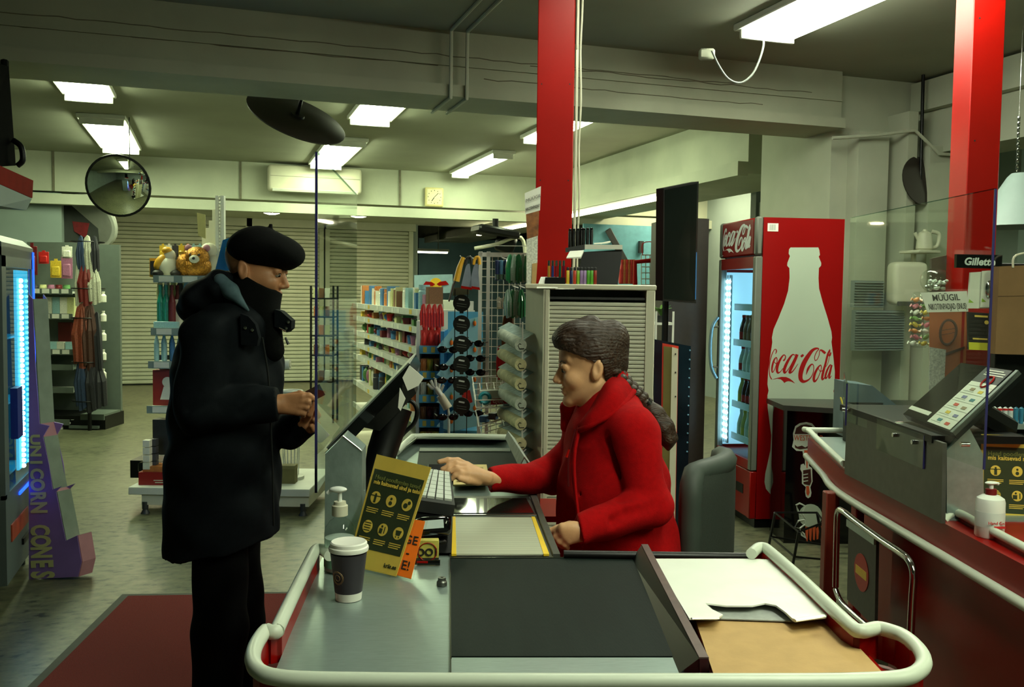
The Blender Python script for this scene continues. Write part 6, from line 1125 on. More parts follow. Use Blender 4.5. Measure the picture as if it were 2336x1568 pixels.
# ------------------------------------------------------------------ white end gondola behind the man
t = eg = thing('end_gondola', 'white stepped gondola end with toys and bottles behind the man', 'shelf', (0, 6.0, 0), 0)
sl = lambda px, py, d=6.0: L(t, W(px, py, d)); x0_, x1_ = sl(345, 700, 6.2).x, sl(712, 700, 6.2).x
B().b2((x0_+.05, .62, .1), (sl(560, 700, 6.2).x, .66, sl(400, 590, 6.6).z)).obj('back_panel', mat('mesh_back', (150, 150, 120), .7), t)
eg_z = []
for y, d in ((632, 6.25), (752, 6.2), (828, 6.15), (930, 6.12)):
    z = sl(400, y, d).z; eg_z.append(z); B().b2((x0_, d-6.0, z-.025), (sl(560, 700, 6.2).x if y != 632 else sl(520, 700, 6.2).x, .62, z)).obj('shelf_board', white, t); s_ = B().b2((x0_, d-6.014, z-.04), (sl(560, 700, 6.2).x if y != 632 else sl(520, 700, 6.2).x, d-6.0, z+.01)).obj('price_rail', mat('grey_rail', (130, 146, 140), .5), t)
    for k in range(3): B().b2((x0_+.04+k*.16, d-6.018, z-.034), (x0_+.14+k*.16, d-6.014, z+.004)).obj('price_tag', paperw, s_)
bx0, bx1 = sl(292, 1110, 5.95).x, sl(714, 1110, 6.05).x; bz = sl(300, 1112, 5.95).z
B().b2((bx0, -.05, bz-.05), (bx1, .66, bz), bev=.004).obj('base_shelf', white, t); B().b2((bx0+.08, -.03, bz-.12), (bx1-.01, .6, bz-.05)).obj('base_frame', offw, t)
for x in (bx0+.1, bx1-.05): B().cyl((x, -.02, .03), (x, -.02, bz-.1), .02).cyl((x, -.02, 0), (x, -.02, .035), .03, .012).obj('foot', dark, t)
px_ = sl(503, 500, 6.5)
B().b2((px_.x-.03, .48, .2), (px_.x-.008, .52, sl(503, 447, 6.5).z)).b2((px_.x+.008, .48, .2), (px_.x+.03, .52, sl(503, 447, 6.5).z)).obj('slotted_post', white, t)
for k in range(40): B().b2((px_.x-.008, .49, sl(503, 447, 6.5).z-.01-k*.024), (px_.x+.008, .51, sl(503, 447, 6.5).z-.004-k*.024)).obj('slot_rung', white, t)
for k, (px, y) in enumerate(((490, 478), (482, 503), (474, 520), (466, 540))): x = sl(px, 500, 6.55+.05*k); B().b2((x.x-.018, .55+.05*k, .3), (x.x+.014, .57+.05*k, sl(px, y, 6.55+.05*k).z)).obj('post', offw, t)
t2, lp = flat('price_flag', 'small yellow-edged paper flag on the stepped white gondola', 'sign', ((449, 485), (468, 490), (469, 545), (452, 538)), 6.3, mat('cream_yellow_paper', (200, 190, 120), .7))
t2, lp = flat('blue_bag', 'blue hanging bag beside the beret', 'bag', ((508, 548), (530, 540), (548, 570), (545, 615), (490, 620)), 6.0, mat('bright_blue_bag', (24, 100, 150), .5), .06)
t2 = thing('green_bauble', 'green glittering pack hanging by the blue bag', 'packaging', W(526, 578, 5.9), 0); B().sph((0, 0, 0), (.035, .02, .07), 8, 8).obj('pack', mat('green_glitter', (60, 150, 90), .25, ns=60, na=.6), t2, 0)
zt = eg_z[0]
def toy(name, label, px, h, parts, cat='toy'):
    c = W(px, 625, 6.42); t2 = thing(name, label, cat, (c.x, 6.42, zt), rnd.uniform(-8, 8))
    for nm, m, f in parts: f(B()).obj(nm, m, t2, 60)
gold = mat('gold_sequin', (176, 120, 40), .22, metal=.7, ns=90, na=.5, bump=.6, bs=140)
toy('plush_bear', 'gold sequin plush bear with pink ears on the top white shelf', 451, .25, [('body', gold, lambda b: b.sph((0, 0, .075), (.10, .08, .08)).sph((0, -.01, .14), (.085, .075, .075))), ('ear', pink, lambda b: b.sph((-.062, 0, .205), (.025, .015, .025))), ('ear', pink, lambda b: b.sph((.062, 0, .205), (.025, .015, .025))), ('muzzle', offw, lambda b: b.sph((0, -.08, .125), (.035, .02, .028))), ('nose', ink, lambda b: b.sph((0, -.1, .13), .010)), ('eye', ink, lambda b: b.sph((-.03, -.075, .155), .008)), ('eye', ink, lambda b: b.sph((.03, -.075, .155), .008))])
toy('gold_egg', 'round gold sequin toy left of the plush bear', 423, .2, [('body', gold, lambda b: b.sph((0, 0, .085), (.065, .06, .088))), ('bow', mat('bow_gold', (206, 160, 60), .3, metal=.5), lambda b: b.sph((-.02, -.02, .17), (.02, .01, .014)).sph((.02, -.02, .17), (.02, .01, .014)))])
toy('plush_penguin', 'white and yellow plush animal with dark feet on the top white shelf', 384, .2, [('body', offw, lambda b: b.sph((0, 0, .07), (.07, .06, .075)).sph((.01, 0, .15), (.04, .04, .045))), ('wing', sawy, lambda b: b.sph((-.05, -.02, .10), (.035, .03, .06), R=rot(0, 30))), ('head_top', sawy, lambda b: b.sph((-.005, -.01, .185), (.035, .035, .025))), ('foot', ink, lambda b: b.sph((-.06, -.03, .025), (.04, .05, .025))), ('foot', ink, lambda b: b.sph((.06, -.03, .025), (.04, .05, .025)))])
toy('plush_bear', 'white plush bear behind the gold sequin bear', 476, .25, [('body', offw, lambda b: b.sph((0, .06, .08), (.07, .06, .085)).sph((-.02, .06, .19), (.06, .05, .055)))])
toy('gift_box', 'yellow and grey box at the left end of the top white shelf', 353, .14, [('carton', sawy, lambda b: b.b2((-.035, 0, 0), (.06, .09, .13))), ('window', dark, lambda b: b.b2((-.03, -.004, .015), (.02, 0, .11)))])
toy('star_card', 'white pointed star ornament at the right end of the top white shelf', 505, .1, [('star', paperw, lambda b: b.poly([(-.08, 0, 0), (-.04, 0, .03), (-.03, 0, .10), (.01, 0, .04), (.08, 0, .05), (.05, 0, 0)], (0, .02, 0)))], 'ornament')
for k in range(8): good('hang', W(372+k*14, 598, 6.58), 0, (.05, .04, .13), (1, 3, 6, 1, 5, 9, 9, 0)[k], 'small %s charm hanging behind the plush toys' % ('first yellow', 'white', 'dark', 'second yellow', 'orange', 'first teal', 'second teal', 'red')[k], 'charms hanging behind the plush toys')
for k in range(7): good('strand', W(366+k*15, 690, 6.5), 0, (.055, .05, .16), (10, 3, 10, 6, 9, 4, 3)[k], 'hanging sock pair, %s from the left below the top white shelf' % 'first second third fourth fifth sixth seventh'.split()[k], 'hanging socks below the top white shelf')
tm = mat('teal_bottle', (30, 130, 110), .25, coat=1, na=.3)
for k in range(6): o = good('bottle', (W(368+(k % 3)*13, 740, 6.35).x, 6.34+(k//3)*.1, eg_z[1]), 0, (.05, .05, .30), tm if k % 3 < 2 else 11, 'tall %s bottle, %s row on the second white shelf' % (('first teal', 'second teal', 'maroon')[k % 3], ('front', 'back')[k//3]), 'bottles on the second white shelf')
good('carton', (W(375, 745, 6.22).x, 6.26, eg_z[1]), 0, (.16, .05, .05), 9, 'long flat clear box on the edge of the second white shelf'); good('carton', (W(392, 740, 6.3).x, 6.4, eg_z[1]), 0, (.06, .05, .2), 3, 'white upright pack beside the teal bottles')
for k in range(7): good('bottle', (W(360+k*9, 820, 6.3).x, 6.28+(k % 2)*.06, eg_z[2]), 0, (.035, .035, .21), (9, 2, 9, 4, 2, 9, 4)[k], 'slim blue-green bottle, %s from the left on the third white shelf' % 'first second third fourth fifth sixth seventh'.split()[k], 'slim bottles on the third white shelf')
t2 = thing('doll_box', 'red carton with a white doll-shaped print on the fourth white shelf', 'packaging', (W(380, 925, 6.2).x, 6.22, eg_z[3]), 0); B().b2((-.10, 0, 0), (.10, .1, .24)).obj('carton', mat('dark_red_carton', (150, 40, 26), .5), t2); B().lathe([(.035, 0), (.035, .004)], c=(0, 0, .16), n=16, ax=rot(90)).obj('print_head', paperw, t2, 0); B().poly([(-.05, -.003, .04), (.05, -.003, .04), (.025, -.003, .13), (-.025, -.003, .13)], (0, .002, 0)).obj('print_dress', paperw, t2, 0)
for k in range(3): good('jar', (W(368+k*12, 880, 6.4).x, 6.42, eg_z[3]), 0, (.05, .05, .33), 6, '%s dark bottle behind the red doll carton' % ('left', 'middle', 'right')[k], 'dark bottles behind the red doll carton')
for k in range(8): good('carton', (W(342+(k % 2)*8, 1040, 6.1).x, 6.06+(k % 2)*.05, bz+.1+.05*(k//2)), 0, (.045, .05, .045), 6 if k % 2 else 3, 'small %s pack in the low side stack of the white gondola, %s row' % ('black' if k % 2 else 'white', 'lowest second third top'.split()[k//2]), 'small packs in the low side stack')
t2 = thing('wine_carton', 'dark upright carton with pale base under the fourth white shelf', 'packaging', (W(372, 1030, 6.2).x, 6.2, bz+.12), 0); B().b2((-.07, 0, 0), (.09, .1, .29)).obj('carton', mat('dark_carton', (40, 40, 36), .5, ns=12, na=.3), t2); B().b2((-.09, -.02, 0), (.1, .1, .05)).obj('tray', paperw, t2)
t2 = thing('chocolate_box', 'red gift box with a clear lid on the base shelf behind the man', 'packaging', (W(348, 1105, 6.0).x, 6.02, bz), 0); B().b2((-.10, 0, 0), (.2, .2, .085)).obj('carton', mat('red_gift', (140, 18, 14), .45), t2); B().b2((-.105, -.005, .085), (.205, .2, .15), bev=.01).obj('clear_lid', clear, t2); B().b2((-.08, .02, .085), (.18, .18, .12)).obj('contents', PC[5], t2)
for k in range(2): B().b2((.0+k*.01, -.003, .03-k*.014), (.08-k*.01, 0, .035-k*.014)).obj('print_line', offw, t2, 0)
t2 = thing('dark_crate', 'black crate under the low packs of the white gondola', 'crate', (W(370, 1080, 6.3).x, 6.25, bz), 0); B().b2((-.2, 0, 0), (.2, .3, .12)).obj('crate_body', black, t2)
# white wire bin right of the man
t2 = thing('wire_bin', 'white wire bin with a ring rim standing on the base shelf right of the man', 'bin', (W(664, 1100, 6.3).x, 6.3, bz), 0); c1 = L(t2, W(663, 893, 6.3)).z; c0_ = L(t2, W(663, 1085, 6.3)).z
B().tube([(.075*math.cos(a*math.pi/10), .06*math.sin(a*math.pi/10), c1) for a in range(20)], .010, 8, True).obj('rim', white, t2, 60); b = B()
for a in range(14): b.cyl((.05*math.cos(a*math.pi/7), .05*math.sin(a*math.pi/7), c0_), (.07*math.cos(a*math.pi/7), .056*math.sin(a*math.pi/7), c1), .0035, n=5)
b.obj('wires', white, t2, 0)['kind'] = 'stuff'; B().lathe([(.09, 0), (.09, .02), (.05, .03), (.05, c0_+.01), (.002, c0_+.012)], n=20).obj('base', white, t2)
t2 = thing('white_roll', 'white rounded roll end showing beside the man on the gondola', 'roll', W(655, 832, 6.3), 0); B().cyl((-.04, 0, 0), (.02, 0, 0), .035, n=16).obj('roll_body', white, t2); B().cyl((.02, 0, 0), (.025, 0, 0), .02).obj('core', offw, t2)
t2 = thing('olive_box', 'small olive box on the base shelf right of the man', 'box', (W(662, 1112, 6.2).x, 6.12, bz), 0); B().b2((-.04, 0, 0), (.05, .08, .12)).obj('carton', mat('olive_card', (110, 104, 60), .6), t2); B().b2((-.042, -.002, .1), (.052, .082, .122)).obj('carton_lid', mat('olive_lid', (126, 120, 76), .6), t2)
# black wire shelf behind the clear screen
t = thing('black_rack', 'narrow black rack of small goods in front of the shutters, partly behind the clear screen', 'rack', (0, 10.2, 0), 0); sl = lambda px, py: L(t, W(px, py, 10.2))
for px in (709, 760):
    for dy in (0, .25): B().b2((sl(px, 700).x-.01, dy, 0), (sl(px, 700).x+.01, dy+.02, sl(px, 652).z)).obj('post', black, t)
rz = [sl(720, y).z for y in (870, 810, 765, 722, 680)]
for z in rz: B().b2((sl(709, 700).x, 0, z-.015), (sl(760, 700).x, .27, z)).obj('shelf_board', black, t)
for i, z in enumerate(rz):
    for k in range(3): good('jar' if i % 2 else 'carton', (W(720+k*13, 700, 10.3).x, 10.32, z), 0, (.05, .05, .11), (10, 8, 3, 5)[(i+k) % 4], 'small %s, %s on the %s shelf of the narrow black rack' % ('jar' if i % 2 else 'carton', ('left', 'middle', 'right')[k], 'lowest second third fourth top'.split()[i]), '%ss on the narrow black rack' % ('jar' if i % 2 else 'carton'))
# back-room bits right of the column: trolley basket, blue wall fan blade, greens
t = thing('wire_trolley', 'white wire basket trolley with red handles beyond the lighters', 'trolley', W(1490, 660, 7.4), 0); a = [L(t, W(x, y, 7.4)) for x, y in ((1463, 650), (1512, 650), (1512, 582), (1463, 582))]; b = B()
for k in range(6): b.tube([a[3].lerp(a[2], k/5), a[0].lerp(a[1], k/5)], .004, 5); b.tube([a[3].lerp(a[0], k/5), a[2].lerp(a[1], k/5)], .004, 5)
b.obj('basket', white, t, 0); B().tube(crom([L(t, W(x, y, 7.4)) for x, y in ((1466, 582), (1466, 556), (1490, 554), (1490, 582))], 3), .004, 6).obj('hanger', redm, t); B().tube([L(t, W(x, y, 7.35)) for x, y in ((1449, 660), (1449, 598), (1515, 592))], .02, 8).obj('red_handle', redm, t); B().b2((a[0].x, 0, -t.location.z), (a[0].x+.02, .02, a[0].z)).b2((a[1].x-.02, 0, -t.location.z), (a[1].x, .02, a[1].z)).obj('leg', white, t)
for k in range(6): good('bottle', W(1418+k*5.4, 648, 7.6), 0, (.05, .05, .20), (0, 5)[k % 2], '%s sauce bottle beyond the lighter display, %s of its colour' % (('red', 'orange')[k % 2], ('first', 'second', 'third')[k//2]), '%s sauce bottles beyond the lighters' % ('red', 'orange')[k % 2])
t = thing('turquoise_board', 'light blue wall board with a dark propeller-like fixture in the back room', 'board', W(1415, 590, 12.5), ROOM); B().b2((-.4, 0, -t.location.z), (-.36, .03, -.4)).obj('leg', white, t); B().b2((.5, 0, -t.location.z), (.54, .03, -.4)).obj('leg', white, t); B().box((.1, 0, -.05), (1.3, .03, 1.0)).obj('panel_board', mat('turquoise_panel', (100, 160, 176), .6, na=.1), t); B().box((-.05, -.05, .12), (.09, .03, .62), r=rot(0, -32), bev=.01).obj('blade', dark, t); B().box((.28, -.05, .16), (.06, .05, .16)).obj('fixture', dark, t)
t = thing('goods_table', 'low table of leafy goods beyond the lighter display', 'table', W(1440, 690, 7.9), 0); B().box((0, .1, -.06), (.7, .5, .04)).obj('table_top', white, t)
for x in (-.3, .3): B().b2((x-.02, .05, -t.location.z), (x+.02, .09, -.06)).obj('leg', white, t)
for k in range(8): o = solo(B().sph((0, 0, .03), (.06, .05, .045), 10, 6), 'vegetable_bag', (gl, MATS['white_glove'])[k % 2], 'bag of pale vegetables on the low table beyond the lighters, %s from the left' % 'first second third fourth fifth sixth seventh eighth'.split()[k], 'vegetables', W(1412+k*9, 664, 7.85+.03*(k % 3))-Z*.085, 0, 'vegetable bags on the low table'); B().sph((0, -.02, .075), (.02, .02, .012), 6, 4).obj('knot', offw, o)
# ------------------------------------------------------------------ people: smooth bodies grown from blended volumes
def smin(a, b, k):
    h = np.clip(.5+.5*(b-a)/k, 0, 1); return b*(1-h)+a*h-k*h*(1-h)
class Vol:
    def __init__(s, org): s.P = []; s.org = Vector(org)
    def add(s, fn, lo, hi, k=.015, sub=False): s.P.append((fn, np.array(lo, float), np.array(hi, float), k, sub)); return s
    def cone(s, a, b, ra, rb, k=.015, ys=1.0, clip=None, sub=False):
        a, b = np.array(a, float), np.array(b, float); S = np.array((1, ys, 1)); a2, b2 = a*S, b*S; ab = b2-a2; L2 = max(ab.dot(ab), 1e-9); R = max(ra, rb)
        def fn(x, y, z):
            px, py, pz = x-a2[0], y*ys-a2[1], z-a2[2]; t = np.clip((px*ab[0]+py*ab[1]+pz*ab[2])/L2, 0, 1)
            d = np.sqrt((px-t*ab[0])**2+(py-t*ab[1])**2+(pz-t*ab[2])**2)-(ra+(rb-ra)*t)
            if clip is not None:
                for c_, n_ in clip: n_ = Vector(n_).normalized(); d = np.maximum(d, (x-c_[0])*n_[0]+(y-c_[1])*n_[1]+(z-c_[2])*n_[2])
            return d
        e = np.array((R, R/ys, R)); return s.add(fn, np.minimum(a, b)-e, np.maximum(a, b)+e, k, sub)
    def chain(s, pts, rs, k=.015, **q):
        for i in range(len(pts)-1): s.cone(pts[i], pts[i+1], rs[i], rs[i+1], k, **q)
        return s
    def ell(s, c, r, ax=None, k=.015, clip=None, sub=False):   # ax: 3 axis vectors
        c = np.array(c, float); A = np.array([list(Vector(v).normalized()) for v in ax]) if ax else np.eye(3); r = np.array(r, float); R = r.max()
        def fn(x, y, z):
            px, py, pz = x-c[0], y-c[1], z-c[2]; q = [A[i][0]*px+A[i][1]*py+A[i][2]*pz for i in range(3)]
            k0 = np.sqrt(sum((q[i]/r[i])**2 for i in range(3))); k1 = np.sqrt(sum((q[i]/r[i]**2)**2 for i in range(3))); d = k0*(k0-1)/np.maximum(k1, 1e-9)
            if clip is not None:
                for c_, n_ in clip: n_ = Vector(n_).normalized(); d = np.maximum(d, (x-c_[0])*n_[0]+(y-c_[1])*n_[1]+(z-c_[2])*n_[2])
            return d
        return s.add(fn, c-R, c+R, k, sub)
    def mesh(s, name, vox, m, parent, noise=None):
        lo = np.min([p[1] for p in s.P if not p[4]], 0)-3*vox; hi = np.max([p[2] for p in s.P if not p[4]], 0)+3*vox
        n = np.ceil((hi-lo)/vox).astype(int)+1; D = np.full(n, 1.0, np.float32); ax = [lo[i]+np.arange(n[i])*vox for i in range(3)]
        for fn, a, b, k, sub in s.P:
            mg = k+2*vox; i0 = np.clip(np.floor((a-mg-lo)/vox).astype(int), 0, n-1); i1 = np.clip(np.ceil((b+mg-lo)/vox).astype(int)+1, 1, n)
            if (i1 <= i0).any(): continue
            sl = tuple(slice(i0[q], i1[q]) for q in range(3)); x, y, z = ax[0][sl[0]][:, None, None], ax[1][sl[1]][None, :, None], ax[2][sl[2]][None, None, :]
            d = fn(x, y, z).astype(np.float32)
            D[sl] = -smin(-D[sl], d, k) if sub else smin(D[sl], d, k)
        if noise is not None: D += noise(ax[0][:, None, None], ax[1][None, :, None], ax[2][None, None, :]).astype(np.float32)
        I = D < 0
        c8 = [I[i:n[0]-1+i, j:n[1]-1+j, k:n[2]-1+k] for i in (0, 1) for j in (0, 1) for k in (0, 1)]; al = c8[0].copy(); an = c8[0].copy()
        for q in c8[1:]: al &= q; an |= q
        act = an & ~al; cells = np.argwhere(act); idx = np.full(act.shape, -1, np.int64); idx[act] = np.arange(len(cells))
        acc = np.zeros((len(cells), 3)); cnt = np.zeros(len(cells)); off = [(i, j, k) for i in (0, 1) for j in (0, 1) for k in (0, 1)]
        val = {o: D[cells[:, 0]+o[0], cells[:, 1]+o[1], cells[:, 2]+o[2]] for o in off}
        for o in off:
            for q in range(3):
                if o[q]: continue
                o2 = tuple(o[r]+(r == q) for r in range(3)); a, b = val[o], val[o2]; cr = (a < 0) != (b < 0); t = np.where(cr, a/np.where(cr, a-b, 1), 0)
                pt = np.tile(np.array(o, float), (len(cells), 1)); pt[:, q] += t; acc += pt*cr[:, None]; cnt += cr
        V = lo+(cells+acc/np.maximum(cnt, 1)[:, None])*vox; F = []
        for q in range(3):
            u, w = (q+1) % 3, (q+2) % 3; sl0 = [slice(None)]*3; sl1 = [slice(None)]*3; sl0[q] = slice(0, n[q]-1); sl1[q] = slice(1, n[q])
            A_, B_ = I[tuple(sl0)], I[tuple(sl1)]; E = np.argwhere(A_ != B_); E = E[(E[:, u] > 0) & (E[:, w] > 0) & (E[:, u] < n[u]-1) & (E[:, w] < n[w]-1)]
            if not len(E): continue
            fl = A_[tuple(E.T)]; qs = []
            for du, dw in ((1, 1), (0, 1), (0, 0), (1, 0)):
                e = E.copy(); e[:, u] -= du; e[:, w] -= dw; qs.append(idx[tuple(e.T)])
            f = np.stack(qs, 1); f[~fl] = f[~fl][:, ::-1]; F.append(f)
        F = np.concatenate(F); F = F[(F >= 0).all(1)]
        me = bpy.data.meshes.new(name); me.vertices.add(len(V)); me.vertices.foreach_set('co', V.astype(np.float32).ravel()); me.loops.add(F.size); me.loops.foreach_set('vertex_index', F.astype(np.int32).ravel())
        me.polygons.add(len(F)); me.polygons.foreach_set('loop_start', np.arange(0, F.size, 4, dtype=np.int32)); me.polygons.foreach_set('use_smooth', np.ones(len(F), bool)); me.update(calc_edges=True); me.validate()
        me.materials.append(m); return link(name, me, parent)
def head(v, o, f, u, s=1.0, brow=1.0):         # o: between the ears; f: where the face looks; u: up
    f, u = Vector(f).normalized(), Vector(u).normalized(); r = f.cross(u)
    H = lambda a, b, c=0: Vector(o)+(f*a+u*b+r*c)*s
    ax = (f, r, u)
    v.ell(H(-.005, .035), (.097*s, .076*s, .090*s), ax, .01).ell(H(.035, -.04), (.056*s, .058*s, .074*s), ax, .02)
    for g in (-1, 1):
        v.cone(H(-.005, -.06, .05*g), H(.066, -.102, .012*g), .018*s, .017*s, .02).ell(H(.060, -.036, .042*g), (.026*s, .02*s, .022*s), ax, .02)
        v.cone(H(.083-.006*(1-brow), .020, .012*g), H(.070-.006*(1-brow), .022, .044*g), .010*s, .009*s, .012)
    v.ell(H(.075, -.108), (.017*s, .02*s, .015*s), ax, .015)
    for g in (-1, 1): v.ell(H(.100, -.004, .032*g), (.014*s, .016*s, .012*s), ax, .010, sub=True)
    v.cone(H(.084, .006), H(.108, -.038), .008*s, .0105*s, .010)
    for g in (-1, 1):
        v.ell(H(.097, -.044, .010*g), (.010*s, .008*s, .007*s), ax, .006)
        v.ell(H(.080-.0035*(1-brow), -.001, .031*g), (.0135*s, .017*s, .0125*s), ax, .005)
        v.ell(H(-.012, -.012, .078*g), (.017*s, .009*s, .032*s), (f*.97+u*.2, r, u), .006).ell(H(-.008, -.008, .088*g), (.009*s, .007*s, .017*s), ax, .004, sub=True)
    v.cone(H(.088, -.066, .017), H(.088, -.066, -.017), .0062*s, .0062*s, .006).cone(H(.086, -.078, .014), H(.086, -.078, -.014), .007*s, .007*s, .006)
    v.ell(H(.097, -.072), (.008*s, .024*s, .0010*s), ax, .002, sub=True)
    for g in (-1, 1): v.ell(H(.0825-.0035*(1-brow), .005, .031*g), (.0128*s, .0165*s, .009*s), ax, .005)
    return H, ax
def face(t, H, f, u, s, browm, lipm, bo=0):
    f, u = Vector(f).normalized(), Vector(u).normalized(); r = f.cross(u)
    ew = mat('eye_white', (150, 142, 130), .2, na=0); ei = mat('iris_dark', (38, 28, 20), .15, na=0)
    for g in (-1, 1):
        e = B().sph(H(.080-bo*.45, -.006, .031*g), .0125*s, 12, 8).obj('eye', ew, t, 70); B().sph(H(.0885-bo*.45, -.0095, .031*g), .0062*s, 10, 6).obj('iris', ei, e, 70)
        B().tube(crom([H(.084-bo*.45, -.005, .045*g), H(.0925-bo*.45, -.0035, .037*g), H(.0935-bo*.45, -.0035, .030*g), H(.091-bo*.45, -.006, .019*g)], 4), .0016*s, 5).obj('eyelash', ei, t)
        B().tube(crom([H(.0945-bo*.6, .016, .012*g), H(.0905-bo*.5, .021, .028*g), H(.079-bo*.3, .016, .047*g)], 4), [.0028*s]*8+[.001], 6, flat=.8).obj('eyebrow', browm, t, 60)
    B().tube(crom([H(.085, -.068, .02), H(.0922, -.0665, .007), H(.0922, -.0665, -.007), H(.085, -.068, -.02)], 4), [.002]+[.0036*s]*11+[.002], 6).obj('upper_lip', lipm, t, 60)
    B().tube(crom([H(.083, -.0745, .018), H(.0895, -.0765, .007), H(.0895, -.0765, -.007), H(.083, -.0745, -.018)], 4), [.002]+[.0045*s]*11+[.002], 6).obj('lower_lip', lipm, t, 60)
def V3(a, y): return Vector((a.x, a.y+y, a.z))
def folds(cx, fr=38, amp=.0035):
    return lambda x, y, z: amp*(np.sin(fr*(z+.35*x)+6*np.sin(9*y))*np.sin(11*x+7*z)+.6*np.sin(fr*1.9*(x*.8-z*.5)+3*y))*np.clip((z-.2)*4, 0, 1)
# ------------------------------------------------------------------ the man
DM = 2.95
man = thing('person', 'man in black beret and long dark hooded parka, facing right, holding a card', 'person', (W(515, 900, DM).x, DM, 0), 0)
m3 = lambda px, py, y=0: L(man, W(px, py, DM+y)); px_m = DM/2100
coatm = mat('dark_parka_cloth', (12, 15, 21), .8, spec=.12, ns=60, na=.18, bump=.15, bs=500); trm = mat('black_trousers', (4, 4, 6), .85, spec=.12, ns=40, na=.1); bere = mat('black_wool', (9, 9, 10), .9, spec=.12, ns=120, na=.25, bump=.3, bs=600)
fm_, um_ = Vector((.975, -.06, -.17)), Vector((.17, 0, .985)); um_ = (um_-fm_*um_.dot(fm_.normalized())).normalized()
v = Vol((0, 0, 0)); hm, axm = head(v, m3(583, 611), fm_, um_)
v.chain([m3(578, 640), m3(556, 715), m3(530, 760)], [.06, .062, .07], .03)
v.chain([m3(528, 760), m3(520, 900), m3(512, 1120)], [.10, .11, .12], .03, ys=.75)
v.cone(m3(525, 770, -.05), m3(480, 780, -.16), .06, .05, .03).cone(m3(530, 770, .05), m3(520, 780, .16), .06, .05, .03)
v.chain([m3(480, 780, -.16), m3(466, 935, -.2), m3(590, 930, -.18), m3(640, 922, -.16)], [.05, .042, .034, .026], .015)
v.chain([m3(520, 780, .16), m3(575, 985, .14), m3(650, 985, .02), m3(694, 966, -.05)], [.05, .042, .034, .026], .015)
# near hand
y = -.16
for kx, ky, fs in ((690, 904, ((705, 903, .0), (717, 911, .012))), (690, 916, ((703, 917, -.006), (706, 925, .018))), (686, 929, ((699, 930, -.006), (700, 938, .018))), (680, 941, ((692, 943, -.004), (692, 949, .016)))):
    v.cone(m3(640, 922+(ky-922)*.6, y), m3(kx, ky, y-.004), .015, .0105, .010)
    v.chain([m3(kx, ky, y-.004), m3(fs[0][0], fs[0][1], y+fs[0][2]), m3(fs[1][0], fs[1][1], y+fs[1][2])], [.0105, .0092, .0078], .004)
v.chain([m3(650, 910, y+.02), m3(684, 899, y+.03), m3(712, 905, y+.028)], [.015, .0105, .008], .005)
# far hand
y = -.06
for a_, b_, c_ in (((712, 948), (718, 932), (717, 918)), ((715, 960), (726, 948), (721, 936)), ((714, 972), (724, 966), (716, 958)), ((708, 982), (716, 980), (710, 972))):
    v.cone(m3(692, 966, y), m3(*a_, y-.01), .014, .010, .010); v.chain([m3(*a_, y-.01), m3(*b_, y-.02), m3(*c_, y-.03)], [.0098, .0088, .0075], .004)
v.chain([m3(694, 960, y-.012), m3(706, 945, y-.045), m3(718, 921, y-.05)], [.012, .0095, .0078], .005)
skm = mat('man_skin', (190, 128, 92), .5, ns=25, na=.12, bump=.05, bs=200)
v.mesh('body', .0034, skm, man); face(man, hm, fm_, um_, 1, bere, mat('muted_lip', (150, 92, 76), .5))
v = Vol((0, 0, 0)); pts = [(533, 750), (522, 850), (517, 950), (511, 1050), (508, 1150), (507, 1290)]; rs = [88, 119, 119, 121, 123, 126]
cl = [(m3(507, 1238), (.19, 0, -.98))]
v.chain([m3(*p) for p in pts], [r*px_m for r in rs], .03, ys=.82, clip=cl)
v.cone(m3(545, 745, -.08), m3(478, 775, -.15), 52*px_m, 60*px_m, .04).cone(m3(545, 745, .08), m3(520, 775, .15), 52*px_m, 60*px_m, .04)
v.cone(m3(476, 775, -.16), m3(458, 935, -.205), 60*px_m, 55*px_m, .012).cone(m3(458, 935, -.205), m3(660, 920, -.16), 56*px_m, 33*px_m, .010, clip=[(m3(634, 920, -.165), (.98, .1, .1))])
v.cone(m3(520, 775, .16), m3(580, 985, .14), 60*px_m, 50*px_m, .022).chain([m3(580, 985, .14), m3(660, 985, .0), m3(720, 952, -.06)], [50*px_m, 38*px_m, 26*px_m], .014, clip=[(m3(700, 962, -.05), (.8, -.3, .45))])
for a_, b_ in (((430, 935, -.285), (510, 905, -.270)), ((470, 885, -.292), (545, 905, -.25)), ((505, 930, -.272), (565, 897, -.243)), ((550, 945, -.252), (592, 907, -.226))): v.cone(m3(*a_), m3(*b_), .010, .003, .022, sub=True)
v.mesh('parka', .0052, coatm, man, folds(0, 36, .0042))
v = Vol((0, 0, 0)); v.cone(m3(540, 745), m3(594, 636), 76*px_m, 57*px_m, .02, ys=.95, clip=[(m3(585, 636), (.51, 0, .86))]).cone(m3(570, 690), m3(588, 640), 42*px_m, 44*px_m, .01, ys=.95, sub=True)
v.cone(m3(600, 690, -.02), m3(622, 800, -.05), 34*px_m, 26*px_m, .03); v.mesh('high_collar', .005, bere, man)
v = Vol((0, 0, 0)); v.chain([m3(436, 708), m3(468, 682), m3(512, 660)], [26*px_m, 40*px_m, 44*px_m], .03, ys=.42).cone(m3(520, 680, -.09), m3(580, 740, -.10), 20*px_m, 12*px_m, .03); v.mesh('hood', .005, coatm, man, folds(0, 60, .003))
lnm = mat('teal_grey_lining', (74, 96, 108), .8, ns=80, na=.15)
v = Vol((0, 0, 0)); v.chain([m3(503, 640, -.115), m3(526, 664, -.125), m3(566, 708, -.13)], [15*px_m, 17*px_m, 3*px_m], .012); v.mesh('hood_lining', .003, lnm, man)
